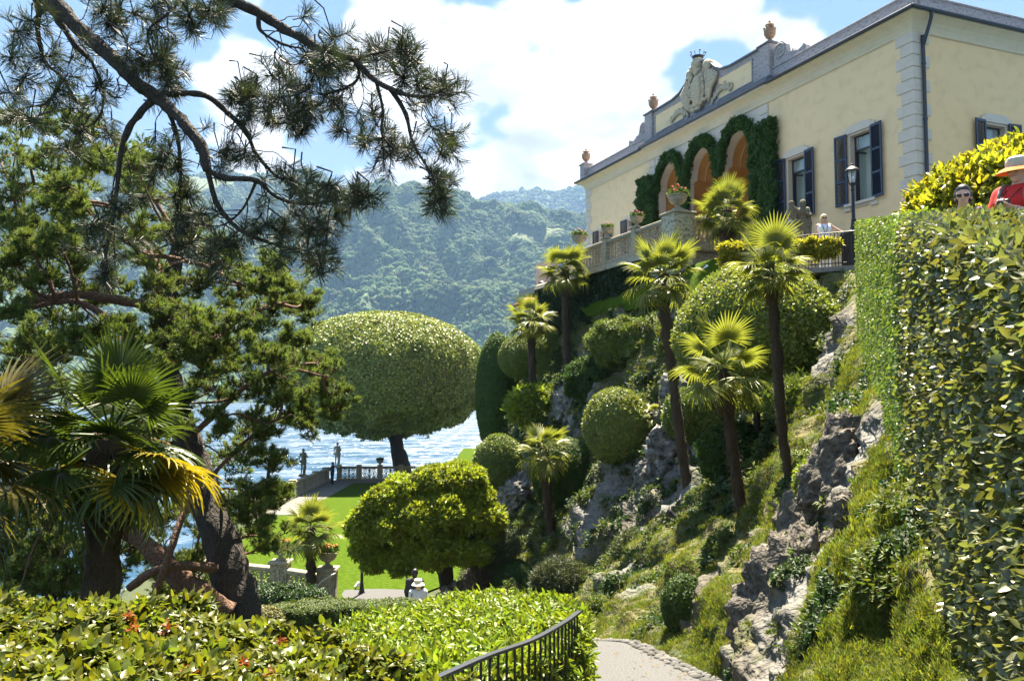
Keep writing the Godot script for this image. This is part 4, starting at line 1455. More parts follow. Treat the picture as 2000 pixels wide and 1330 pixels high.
func build_palms() -> void:
	build_fronds()
	var lm := leafy(0.24, 0.27, 0.06, 0.4, 1.0)
	var fibre := mat(0.075, 0.05, 0.028, 1.0, tex(361, 0.05, [[0.2, 0.4, 0.4, 0.4], [0.5, 1, 1, 1], [0.8, 1.9, 1.8, 1.7]]), 2.0, bumps(362, 0.1), 2.0)
	palm("tall straight palm standing before the ivied retaining wall", [Vector3(2.3, 0.3, -34.1), Vector3(2.2, 2.5, -34.1), Vector3(2.16, 5.2, -34.1)], 0.15, 1.25, 26, lm, fibre, 371)
	palm("palm rising behind the leafy shrub and tall clipped hedge", [Vector3(0.98, -1.6, -35.9), Vector3(0.88, 0.8, -35.9), Vector3(0.79, 3.2, -35.9)], 0.16, 1.3, 24, lm, fibre, 372)
	palm("tall palm with curved trunk rooted below the pale rock face", [Vector3(4.6, -2.9, -21.5), Vector3(4.35, -1.6, -21.5), Vector3(4.1, 0.6, -21.5), Vector3(3.93, 2.2, -21.5), Vector3(3.9, 3.15, -21.5)], 0.13, 1.15, 26, lm, fibre, 373)
	palm("palm with an open spiky head in front of the great clipped ball", [Vector3(3.46, -2.0, -12.6), Vector3(3.3, -0.9, -12.6), Vector3(3.17, 0.45, -12.6)], 0.088, 0.8, 17, lm, fibre, 374)
	palm("tallest slender palm beside the great clipped ball", [Vector3(3.5, -1.3, -10.5), Vector3(3.38, -0.6, -10.5), Vector3(3.32, 0.5, -10.5), Vector3(3.25, 1.65, -10.5)], 0.062, 0.62, 24, lm, fibre, 375)
	palm("palm growing against the terrace balustrade beside the corner pillar", [Vector3(7.2, 3.7, -27.5), Vector3(7.15, 5.0, -27.5), Vector3(7.1, 6.1, -27.5)], 0.17, 1.2, 28, lm, fibre, 376)
	palm("short palm in front of the dark clipped ball low on the bank", [Vector3(1.3, -4.9, -26.5), Vector3(1.1, -3.2, -26.5), Vector3(1.0, -1.65, -26.5)], 0.14, 1.05, 24, lm, fibre, 377)
	palm("small palm beside the flower urns at the edge of the lawn", [Vector3(-6.22, -6.6, -26.5), Vector3(-6.26, -5.3, -26.5), Vector3(-6.28, -4.1, -26.5)], 0.15, 1.15, 24, lm, fibre, 378)
	palm("big shaded palm with yellow-tipped fans behind the photinia hedge", [Vector3(-3.2, -4.2, -6.5), Vector3(-3.15, -2.0, -6.5), Vector3(-3.1, -0.3, -6.5)], 0.13, 0.86, 30, leafy(0.075, 0.115, 0.018, 0.36, 0.9), fibre, 379).add_child(yellow_fans(), true)
	palm("palm with yellowed fans standing beside the big shaded palm", [Vector3(-4.2, -4.5, -5.9), Vector3(-4.15, -2.0, -5.9), Vector3(-4.1, -0.35, -5.9)], 0.13, 1.0, 24, leafy(0.12, 0.105, 0.018, 0.36, 0.9), fibre, 380)
	palm("tiny palm seedling sprouting from the pale rock face", [Vector3(4.3, -0.95, -24.6), Vector3(4.25, -0.7, -24.8), Vector3(4.22, -0.55, -24.9)], 0.05, 0.62, 9, lm, fibre, 381)

# ---- pines
func needle_tuft(sd: int, n: int, length: float, wid: float, along: float, open: float) -> ArrayMesh:
	R.seed = sd
	var m := MB.new()
	for i in n:
		var an := rf(0, TAU)
		var tilt := open * rf(0.25, 1.0)
		var d := Vector3(cos(an) * sin(tilt), cos(tilt), sin(an) * sin(tilt))
		var o := Vector3(0, along * rf(-1, 0.2), 0)
		var l := length * rf(0.75, 1.15)
		var s := d.cross(rdir()).normalized() * wid
		var v := rf(0.65, 1.35)
		m.col = Color(v * rf(0.9, 1.15), v, v * 0.95)
		var a := m.vert(o - s)
		m.vert(o + s)
		m.vert(o + d * l * 0.6 + s * 0.8 + Vector3(0, -0.05 * l, 0))
		m.vert(o + d * l + Vector3(0, -0.14 * l, 0))
		m.tri(a, a + 1, a + 2); m.tri(a, a + 2, a + 3)
	m.col = Color(0.6, 0.45, 0.4)
	m.tube(PackedVector3Array([Vector3(0, -along * 1.6, 0), Vector3(0, 0.01, 0)]), PackedFloat32Array([0.006, 0.004]), 4)
	return m.mesh(true, true)

func build_near_pine() -> void:
	var o := thing("overhanging_pine", "dark long-needled pine whose boughs hang over the garden", "pine", Vector3(-5.3, -5.2, -6.7))
	var base := o.position
	var m := MB.new()
	var nz := noise(391, 7.0, 3)
	m.tube(smooth_path([Vector3(0, -0.3, 0), Vector3(0.1, 2.5, 0), Vector3(0.4, 6.0, 0.1), Vector3(0.9, 8.9, 0.1), Vector3(1.5, 11.0, 0.1)], 5), taper(21, 0.24, 0.09), 12, true, 0.3, nz)
	put("trunk", m.mesh(), bark_dark, o)
	var xf := [[], []]
	R.seed = 392
	var twm := MB.new()
	var add := func(p: Vector3, up: Vector3, s: float): xf[R.randi() % 2].append(Transform3D(facing(up, rf(0, TAU), s), p))
	for l in NEAR_LIMBS:
		var pts := []
		for p in l[0]: pts.append(p - base)
		if l == NEAR_LIMBS[0] or l == NEAR_LIMBS[2] or l == NEAR_LIMBS[4]: pts.push_front(Vector3(0.9, 8.9, 0.1))
		if l[0][0].y > 3.4 and l != NEAR_LIMBS[0]: pts.push_front(Vector3(1.3, 10.3, 0.1))
		var path := smooth_path(pts, 5)
		m = MB.new()
		m.tube(path, taper(path.size(), l[1], l[2], 0.8), 8, true, 0.5, nz)
		put("limb", m.mesh(), bark_dark, o)
		var n := path.size()
		for i in range(int(n * 0.35), n):
			if R.randf() < (0.95 if l[1] < 0.03 else 0.5):
				var d := (rdir() + (path[i] - path[i - 1]).normalized() * 0.8 + Vector3(0.1, -0.25, 0)).normalized()
				var len := rf(0.1, 0.32) * (1.0 if i < n * 0.8 else 0.45)
				var a := path[i]
				var b := a + d * len * 0.6 + Vector3(0, -0.02, 0)
				var c := b + (d + rdir() * 0.7).normalized() * len * 0.6
				twm.tube(smooth_path([a, a.lerp(b, 0.5) + rdir() * 0.02, b, c], 3), taper(10, 0.0055, 0.0025), 5)
				if R.randf() < 1.1: add.call(c, c - b + Vector3(0, 0.03, 0), rf(0.7, 1.05))
	for p in NEAR_TUFTS:
		var q: Vector3 = p - base
		var tw: Vector3 = q + Vector3(rf(-0.07, 0.07), rf(0.07, 0.2), rf(-0.13, 0.13))
		twm.tube(PackedVector3Array([tw + Vector3(rf(-0.12, 0.02), rf(0, 0.1), 0), tw, q]), PackedFloat32Array([0.007, 0.006, 0.004]), 5)
		for k in 6:
			var d := (rdir() + Vector3(0.2, -0.1, 0)).normalized()
			add.call(q + d * rf(0.02, 0.14), d, rf(0.75, 1.1))
	put("twigs", twm.mesh(), bark_dark, o).set_meta("kind", "stuff")
	var nm := leafy(0.05, 0.068, 0.035, 0.5, 0.55)
	many("needles", needle_tuft(393, 74, 0.15, 0.0014, 0.08, 1.25), nm, o, xf[0], tints(xf[0].size(), 0.3, 0.1), true)
	many("needles", needle_tuft(394, 64, 0.145, 0.0014, 0.07, 1.05), nm, o, xf[1], tints(xf[1].size(), 0.3, 0.1), true)

func build_pine() -> void:
	var o := thing("red_limbed_pine", "large pine with leaning trunk and reddish limbs in front of the lake", "pine", Vector3(-3.2, -4.6, -10.6))
	var base := o.position
	var nz := noise(401, 5.0, 3)
	var nodes := []
	for i in PINE_LIMBS.size():
		var l: Array = PINE_LIMBS[i]
		var pts := []
		for p in l[0]: pts.append(p - base)
		if i == 0: pts.push_front(Vector3(0.05, -0.3, 0))
		var path := smooth_path(pts, 5)
		var m := MB.new()
		m.tube(path, taper(path.size(), l[1] * (1.0 if i == 0 else 0.75), l[2] * 0.8, 0.7), 12 if i < 2 else 8, true, 0.35, nz)
		put("trunk" if i == 0 else "limb", m.mesh(), bark_dark if i == 0 else bark_red, o)
		for k in range(int(path.size() * 0.3), path.size(), 2): nodes.append(path[k])
	var xf := [[], []]
	R.seed = 402
	var twm := MB.new()
	for pd in PINE_PADS + PINE_PADS_MORE + PINE_PADS_LOW:
		var c: Vector3 = pd[0] - base
		var r: float = pd[1] * 1.12
		var best: Vector3 = nodes[0]
		for q in nodes:
			if q.distance_squared_to(c) < best.distance_squared_to(c): best = q
		if best.distance_to(c) > 0.08:
			var mid := best.lerp(c, 0.5) + rdir() * 0.12
			twm.tube(smooth_path([best, mid, c], 3), taper(7, 0.025, 0.008), 5)
		# each pad is a handful of sprays
		for s in 13:
			var e := c + rdir() * Vector3(r, r * 0.85, r) * rf(0.2, 1.15)
			twm.tube(PackedVector3Array([c, c.lerp(e, 0.6) + rdir() * 0.04, e]), PackedFloat32Array([0.008, 0.005, 0.003]), 4)
			var along := (e - c).normalized()
			for i in 16:
				var d := (rdir() + along * 0.4).normalized()
				var q := e + d * Vector3(r * 0.46, r * 0.3, r * 0.46) * pow(R.randf(), 0.6)
				xf[i % 2].append(Transform3D(facing(d + Vector3(0, 0.7, 0) + rdir() * 0.4, rf(0, TAU), rf(0.8, 1.4)), q))
	put("twigs", twm.mesh(), bark_red, o).set_meta("kind", "stuff")
	var nm := leafy(0.17, 0.235, 0.055, 0.7, 0.9)
	many("needles", needle_tuft(403, 44, 0.055, 0.0021, 0.05, 1.0), nm, o, xf[0], tints(xf[0].size(), 0.3, 0.12), true)
	many("needles", needle_tuft(404, 40, 0.05, 0.0021, 0.05, 1.2), nm, o, xf[1], tints(xf[1].size(), 0.3, 0.12), true)

# ---- hedges
# leaves over a hedge whose outline is given by functions of the distance along it
func hedge_right() -> void:
	var near := thing("glossy_hedge", "tall glossy-leaved hedge dividing the upper and lower paths", "hedge", Vector3(2.0, -0.8, -4))
	var far := thing("clipped_hedge", "smooth light green clipped hedge continuing from the glossy one", "hedge", Vector3(4.0, 0.3, -9))
	var nz := noise(411, 1.3, 3)
	R.seed = 412
	var xf := [[], [], []]
	for i in 72000:
		var d := exp(rf(log(1.7), log(12.1)))
		var pick := R.randf()
		if pick > 0.955: d = 12.1 if R.randf() < 0.7 else 1.75
		var x0 := 1.67 + (d - 3) * 0.376
		var y0 := lut(d, UD, UY) - 0.22
		var y1 := 0.62 + (d - 3) * 0.203 - lut(d, [1.5, 4], [0.13, 0.0])
		var p: Vector3
		var up: Vector3
		if pick < 0.68:
			p = Vector3(x0 - 0.05 + (0.3 if d < 5.2 else 0.12) * R.randf() * R.randf(), lerpf(y0, y1, R.randf()), -d)
			up = Vector3(-1, rf(-0.1, 0.9), rf(-0.1, 0.6))
			p.x += nz.get_noise_3dv(p * 1.3) * 0.012
		elif pick <= 0.955:
			p = Vector3(x0 + 0.95 * R.randf(), y1 - 0.1 * R.randf() * R.randf(), -d)
			up = Vector3(rf(-0.5, 0.3), 1, rf(-0.3, 0.3))
			p.y += nz.get_noise_3dv(p * 1.3) * 0.08
		else:
			p = Vector3(x0 + 0.95 * R.randf(), lerpf(y0, y1, R.randf()), -d)
			up = Vector3(rf(-0.4, 0.4), 0.3, -1 if p.z < -5 else 1)
		var k := R.randi() % 2
		if d > 5.2 + 0.4 * nz.get_noise_1d(p.y * 3.0): k = 2
		xf[k].append(Transform3D(facing(up + rdir() * (0.5 if k < 2 else 0.3), rf(0, TAU), rf(0.45, 1.05) if k < 2 else rf(0.8, 1.3)), p - (near.position if k < 2 else far.position)))
	var lm := leafy(0.16, 0.185, 0.07, 0.3, 0.9)
	lm.metallic_specular = 0.6
	for k in 2: many("leaves", leaf_set(["elaeagnus", "elaeagnus_b"][k]), lm, near, xf[k], tints(xf[k].size(), 0.35, 0.14))
	many("leaves", leaf_set("box"), leafy(0.2, 0.29, 0.05, 0.5, 0.8), far, xf[2], tints(xf[2].size(), 0.3, 0.14))
	for part in 2:
		var m := MB.new()
		var o: Node3D = [near, far][part]
		var d0: float = [1.75, 5.2][part]
		var d1: float = [5.2, 12.0][part]
		for j in 16:
			for e in 2:
				var d := lerpf(d0, d1, (j + e) / 16.0)
				var x0 := 1.67 + (d - 3) * 0.376 + (0.14 if part == 0 else 0.04)
				var y0 := lut(d, UD, UY) - 0.3
				var y1 := 0.62 + (d - 3) * 0.203 - 0.14 - lut(d, [1.5, 4], [0.13, 0.0])
				for q in [Vector3(x0, y0, -d), Vector3(x0, y1, -d), Vector3(x0 + (0.6 if part == 0 else 0.8), y1, -d), Vector3(x0 + (0.6 if part == 0 else 0.8), y0, -d)]: m.vert(q - o.position)
			var a := m.v.size() - 8
			for e in 3: m.tri(a + e, a + e + 1, a + e + 5); m.tri(a + e, a + e + 5, a + e + 4)
			if j == 0: m.tri(a, a + 2, a + 1); m.tri(a, a + 3, a + 2)
			if j == 15: m.tri(a + 4, a + 5, a + 6); m.tri(a + 4, a + 6, a + 7)
		put("dark_core", m.mesh(), twigs, o)  # added dark core behind the leaves, deepens the shade on the face

# a clipped hedge in plan: a ring of [x, d] pairs with a top height each; leaves on its top and sides
func hedge(called: String, label: String, ring: Array, top: Array, foot: float, n: int, leaf: Array, m: Material, s := 1.0, wild := 0.5, rough := 0.05, cored := true) -> Node3D:
	var poly := PackedVector2Array()
	var mid := Vector3.ZERO
	for i in ring.size():
		poly.append(Vector2(ring[i][0], ring[i][1]))
		mid += Vector3(ring[i][0], foot, -ring[i][1]) / ring.size()
	var o := thing(called, label, "hedge", mid)
	R.seed = int(mid.x * 613 + mid.z * 211) + 70000
	# height of the top: a plane through the ring by inverse distance
	var height := func(q: Vector2) -> float:
		var w := 0.0
		var h := 0.0
		for i in poly.size():
			var k := 1.0 / (0.02 + q.distance_squared_to(poly[i]))
			w += k
			h += k * top[i]
		return h / w
	var nz := noise(430, 1.7, 3)
	var tri := Geometry2D.triangulate_polygon(poly)
	var area := 0.0
	var acc := []
	for i in range(0, tri.size(), 3):
		area += absf((poly[tri[i + 1]] - poly[tri[i]]).cross(poly[tri[i + 2]] - poly[tri[i]])) * 0.5
		acc.append(area)
	var around := 0.0
	for i in poly.size(): around += poly[i].distance_to(poly[(i + 1) % poly.size()])
	var tall: float = top[0] - foot
	var share := area / (area + around * tall * 0.6)
	var xf := []
	for k in leaf.size(): xf.append([])
	for i in n:
		var p: Vector3
		var up: Vector3
		if R.randf() < share:
			var pick := R.randf() * area
			var t := 0
			while acc[t] < pick and t < acc.size() - 1: t += 1
			var u := sqrt(R.randf())
			var v := R.randf()
			var q := poly[tri[t * 3]] * (1 - u) + poly[tri[t * 3 + 1]] * u * (1 - v) + poly[tri[t * 3 + 2]] * u * v
			p = Vector3(q.x, height.call(q) + rough * (nz.get_noise_2dv(q * 1.5) * 2.0 - R.randf() * R.randf() * 1.6), -q.y)
			up = Vector3(0, 1, 0)
		else:
			var pick := R.randf() * around
			var e := 0
			while pick > poly[e].distance_to(poly[(e + 1) % poly.size()]):
				pick -= poly[e].distance_to(poly[(e + 1) % poly.size()])
				e = (e + 1) % poly.size()
			var b := poly[(e + 1) % poly.size()]
			var q := poly[e].move_toward(b, pick)
			var out := (b - poly[e]).normalized().orthogonal()
			if Geometry2D.is_point_in_polygon(q + out * 0.02, poly): out = -out
			var y: float = lerpf(foot, height.call(q), sqrt(R.randf()))
			q += out * rough * (nz.get_noise_2d(q.x * 2 + y * 3, q.y * 2) * 2.0 - R.randf())
			p = Vector3(q.x, y, -q.y)
			up = Vector3(out.x, 0.5, -out.y)
		xf[i % leaf.size()].append(Transform3D(facing(up + rdir() * wild, rf(0, TAU), rf(0.75, 1.25) * s), p - mid))
	for k in leaf.size(): many("leaves", leaf_set(leaf[k]), m, o, xf[k], tints(xf[k].size(), 0.28, 0.16))
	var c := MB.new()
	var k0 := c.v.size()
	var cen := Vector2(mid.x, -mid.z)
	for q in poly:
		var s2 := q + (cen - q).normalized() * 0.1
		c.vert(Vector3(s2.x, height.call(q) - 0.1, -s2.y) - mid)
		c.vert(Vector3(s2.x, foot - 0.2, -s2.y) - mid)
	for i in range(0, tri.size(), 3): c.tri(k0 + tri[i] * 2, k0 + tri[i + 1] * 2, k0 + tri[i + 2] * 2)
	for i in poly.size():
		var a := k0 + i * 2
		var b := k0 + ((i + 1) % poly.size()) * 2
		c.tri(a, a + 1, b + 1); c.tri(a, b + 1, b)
	if cored: put("dark_core", c.mesh(), twigs, o)  # dark block added under the leaves to keep light from coming through
	return o

func build_hedges() -> void:
	hedge_right()
	var bright := leafy(0.22, 0.3, 0.03, 0.42, 1.0)
	var box := leafy(0.1, 0.15, 0.022, 0.55, 0.8)
	var photinia := leafy(0.17, 0.195, 0.024, 0.38, 1.0)
	hedge("laurel_hedge", "bright green leafy hedge just behind the iron railing", [[0.5, 6.4], [0.62, 7.4], [0.62, 8.2], [0.42, 9.2], [0.15, 9.9], [-1.6, 9.8], [-1.7, 8.0], [-1.3, 6.9], [-0.42, 5.0], [0.02, 4.9]], [-1.75, -1.92, -2.07, -2.22, -2.36, -2.62, -2.36, -2.12, -1.62, -1.56], -3.3, 12000, ["privet", "privet"], bright, 0.72, 0.6, 0.06)
	hedge("box_hedge", "low clipped box hedge beside the woman in a pale hat", [[-1.5, 15.6], [-1.5, 16.8], [-3.0, 17.6], [-4.7, 17.4], [-4.6, 16.2], [-3.0, 16.0]], [-3.85, -4.1, -4.25, -4.25, -4.1, -4.0], -5.2, 7000, ["box", "box"], box, 1.1, 0.4, 0.04)
	hedge("box_hedge", "dark low hedge at the foot of the lawn balustrade", [[-4.7, 20.0], [-4.6, 21.0], [-6.4, 21.6], [-6.8, 20.6]], [-4.7, -4.85, -4.85, -4.7], -6.4, 4000, ["small", "small"], leafy(0.04, 0.085, 0.016, 0.5, 0.6), 1.2, 0.5, 0.1)
	var ph := hedge("photinia_hedge", "yellow-green photinia hedge with red young leaves", [[-0.05, 2.9], [-0.2, 3.4], [-0.9, 3.7], [-1.6, 3.8], [-2.8, 3.8], [-3.0, 2.2], [-1.4, 2.1], [-0.6, 2.4]], [-1.17, -1.17, -1.04, -0.94, -0.88, -0.78, -0.82, -0.98], -2.0, 10000, ["rosette", "rosette_b"], photinia, 1.0, 0.45, 0.06)
	# red young shoots standing out of it, and a few fallen leaves
	R.seed = 441
	var xf := []
	for i in 16:
		var x := rf(-2.7, -0.4)
		xf.append(Transform3D(facing(Vector3(0, 1, 0) + rdir() * 0.4, rf(0, TAU), rf(0.45, 0.8)), Vector3(x, lut(x, [-2.8, -1.6, -0.4], [-0.82, -0.9, -1.08]) + rf(-0.03, 0.03), -rf(2.4, 3.6)) - ph.position))
	many("young_leaves", leaf_set("rosette"), leafy(0.34, 0.11, 0.02, 0.35, 0.9, Color(1, 0.7, 0.4)), ph, xf, tints(16, 0.3, 0.2))
	hedge("privet_hedge", "bright yellow-green hedge in front of the terrace railing", [[5.9, 23.4], [7.2, 22.75], [8.55, 22.05], [8.7, 22.3], [7.4, 23.1], [6.1, 23.8]], [4.15, 4.1, 4.06, 4.06, 4.1, 4.15], 3.62, 2600, ["privet", "privet"], leafy(0.42, 0.4, 0.035, 0.5, 1.0), 1.0, 0.9, 0.12, false)

func build_shrubs() -> void:
	var olive := leafy(0.27, 0.32, 0.065, 0.45, 0.6)
	var mid := leafy(0.2, 0.26, 0.05, 0.5, 0.6)
	var dark := leafy(0.07, 0.135, 0.022, 0.65, 0.8)
	var lime := leafy(0.24, 0.31, 0.04, 0.5, 0.95)
	topiary("clipped_ball_tree", "great clipped ball of glossy leaves on dark stems", Vector3(4.76, 1.1, -16.3), Vector3(1.5, 1.35, 1.5), 9500, "small", olive, 1.35, 1.5)
	topiary("clipped_ball", "rounded shrub clinging to the rock between two palms", Vector3(3.15, -0.95, -25.4), Vector3(0.92, 1.1, 0.9), 3600, "small", olive, 1.2)
	topiary("clipped_ball", "roundish shrub above the boulder at the laurel tree's top", Vector3(-0.5, -2.5, -31), Vector3(0.85, 0.95, 0.8), 3000, "small", mid, 1.3)
	topiary("clipped_ball", "dark dense clipped ball behind the short palm", Vector3(1.75, -2.7, -28.0), Vector3(1.05, 1.25, 1.0), 5200, "box", dark, 1.6, 0.0, 0.08, 0.35, 0.04)
	topiary("clipped_column", "tall rounded wall of clipped greenery beside the dome oak", Vector3(-0.75, 0.0, -43.5), Vector3(1.1, 3.15, 1.4), 7500, "box", leafy(0.09, 0.17, 0.02, 0.6, 0.85), 2.0, 0.0, 0.06, 0.35, 0.04)
	topiary("clipped_ball", "clipped mound leaning on the tall green column", Vector3(0.45, 1.75, -40), Vector3(1.05, 1.0, 1.0), 3400, "box", mid, 1.9, 0.0, 0.08, 0.35, 0.04)
	topiary("clipped_ball", "leafy mound between two slender palm trunks", Vector3(1.85, 1.7, -37.5), Vector3(0.95, 0.95, 0.9), 2600, "small", mid, 1.5)
	topiary("clipped_ball", "yellowish round shrub below the red-roofed house", Vector3(1.9, 3.5, -40.5), Vector3(1.0, 1.0, 0.9), 2600, "small", leafy(0.16, 0.15, 0.03, 0.5, 0.6), 1.5)
	topiary("broadleaf_shrub", "light green loose-leaved shrub at the foot of a palm", Vector3(1.0, -0.5, -34.6), Vector3(1.1, 0.75, 0.9), 900, "laurel", lime, 1.7, 0.0, 0.4, 1.0, 0.2)
	topiary("clipped_dome", "small smooth clipped dome behind the bright hedge", Vector3(0.05, -5.55, -25.4), Vector3(0.6, 0.62, 0.6), 3000, "box", dark, 1.2, 0.0, 0.06, 0.3, 0.03)
	topiary("bank_shrub", "dark shrub at the foot of the bank beside the path", Vector3(2.15, -2.62, -10.6), Vector3(0.27, 0.36, 0.3), 1500, "box", dark, 1.0)
	topiary("bank_shrub", "bright tuft of shrub above the brown layered rock", Vector3(3.0, -0.86, -8.1), Vector3(0.26, 0.25, 0.25), 900, "small", lime, 0.65)
	topiary("bank_shrub", "small green ball at the slender palm's white foot", Vector3(3.75, -0.95, -11.0), Vector3(0.22, 0.2, 0.22), 700, "box", mid, 1.0)
	topiary("bank_shrub", "bushy growth beside the tall curved palm's trunk", Vector3(5.0, -0.55, -23.2), Vector3(0.8, 0.75, 0.7), 1300, "small", mid, 1.3, 0.0, 0.25, 1.0, 0.2)
	topiary("bank_shrub", "dark leafy growth under the great clipped ball", Vector3(4.4, -1.2, -16.6), Vector3(0.7, 0.6, 0.6), 1400, "small", dark, 1.0, 0.0, 0.25, 1.0, 0.2)
	topiary("bank_shrub", "trailing shrub on the rim of rock under the lawn", Vector3(4.1, 1.8, -29.5), Vector3(1.4, 0.9, 0.9), 2600, "small", mid, 1.3, 0.0, 0.4, 1.0, 0.3)
	topiary("bank_shrub", "dark creeping growth below the lawn's rock rim", Vector3(3.3, 0.5, -30.3), Vector3(1.5, 0.9, 0.8), 2400, "small", dark, 1.3, 0.0, 0.4, 1.0, 0.3)
	topiary("bank_shrub", "low spreading juniper on the slope just under the fence", Vector3(5.0, -0.1, -14.2), Vector3(0.7, 0.35, 0.5), 900, "fern", mid, 1.3, 0.0, 0.5, 1.0, 0.2)
	topiary("bank_shrub", "feathery grey-green shrub at the foot of the cliff", Vector3(1.3, -4.9, -22.5), Vector3(0.75, 0.5, 0.6), 900, "fern", leafy(0.09, 0.11, 0.045, 0.6, 0.5), 1.4, 0.0, 0.5, 1.0, 0.2)
	topiary("bank_shrub", "feathery pale shrub rooted in the grass below the rocks", Vector3(3.1, -3.9, -21.0), Vector3(0.55, 0.5, 0.5), 700, "fern", leafy(0.11, 0.14, 0.05, 0.6, 0.5), 1.3, 0.0, 0.5, 1.0, 0.2)
	topiary("bank_shrub", "fine-leaved shrub hanging from the boulder under the laurel", Vector3(-0.7, -4.6, -25.5), Vector3(0.9, 0.55, 0.6), 900, "fern", leafy(0.08, 0.10, 0.04, 0.6, 0.5), 1.4, 0.0, 0.5, 1.0, 0.2)
	topiary("bank_shrub", "little bright bush at the bottom of the brown rock", Vector3(2.22, -2.25, -7.9), Vector3(0.1, 0.1, 0.1), 260, "box", lime, 0.8)
	topiary("round_bush", "small round variegated bush below the leaning pine trunk", Vector3(-4.05, -3.75, -14), Vector3(0.3, 0.27, 0.3), 900, "box", leafy(0.2, 0.2, 0.06, 0.5, 0.6), 1.0)
	topiary("flowering_shrub", "sunlit yellow-green shrub rising behind the two walkers", Vector3(8.3, 2.5, -13), Vector3(2.0, 1.45, 1.5), 4600, "laurel", leafy(0.38, 0.38, 0.035, 0.45, 1.0), 0.95, 0.0, 0.3, 0.9, 0.14)
	# laurel tree on its boulder
	var o := thing("laurel_tree", "broad sunlit laurel tree growing on a boulder by the path", "tree", Vector3(-2.0, -5.6, -25.5))
	R.seed = 461
	var nz := noise(462, 4.0, 3)
	for k in 4:
		var m := MB.new()
		var e: Vector3 = [Vector3(-0.9, 2.0, 0.2), Vector3(-0.2, 2.6, -0.1), Vector3(0.6, 2.3, 0.1), Vector3(-1.6, 1.5, 0.4)][k]
		m.tube(smooth_path([Vector3(0.05 * k, -0.2, 0), Vector3(e.x * 0.2, 0.6, 0), e * Vector3(0.6, 0.65, 0.6), e], 4), taper(13, 0.17, 0.05), 9, true, 0.3, nz)
		put("trunk" if k == 0 else "limb", m.mesh(), bark_dark, o)
	var xf := []
	for b in [[-2.3, 1.9, 0.3, 0.5], [-1.8, 2.35, 0.2, 0.6], [-1.1, 2.55, 0.1, 0.7], [-0.3, 2.85, 0.0, 0.75], [0.5, 2.95, 0.0, 0.7], [0.9, 2.5, 0.0, 0.55], [-2.2, 1.4, 0.5, 0.42], [-1.5, 1.7, 0.7, 0.5], [-0.7, 2.0, 0.7, 0.6], [0.1, 2.2, 0.7, 0.6], [0.7, 2.0, 0.5, 0.5], [-1.0, 1.3, 0.6, 0.36], [-1.9, 1.0, 0.5, 0.3], [0.3, 1.5, 0.5, 0.36], [-1.4, 2.6, -0.6, 0.6], [0.2, 3.0, -0.6, 0.6], [-2.4, 1.0, 0.4, 0.34], [-1.6, 0.8, 0.6, 0.3], [-0.8, 1.0, 0.7, 0.38], [-0.2, 1.35, 0.8, 0.4], [1.25, 1.9, 0.2, 0.5], [1.3, 1.35, 0.2, 0.4], [-2.6, 1.6, 0.0, 0.4], [-1.3, 2.1, 0.5, 0.5], [-0.3, 0.9, 1.0, 0.42], [-1.2, 0.65, 0.8, 0.36], [0.45, 1.0, 0.9, 0.42], [0.95, 0.95, 0.6, 0.4], [-2.1, 0.6, 0.5, 0.3]]:
		xf.append_array(shell(int(1700 * b[3] * b[3]) + 90, Vector3(b[3], b[3] * 0.8, b[3]), 0.6, 1.0, 0.5, 0.3, 1.4, -0.8, 0.8, Vector3(b[0], b[1], b[2])))
	many("crown", leaf_set("laurel"), leafy(0.3, 0.36, 0.035, 0.42, 1.0), o, xf, tints(xf.size(), 0.3, 0.15))
	build_rocks()

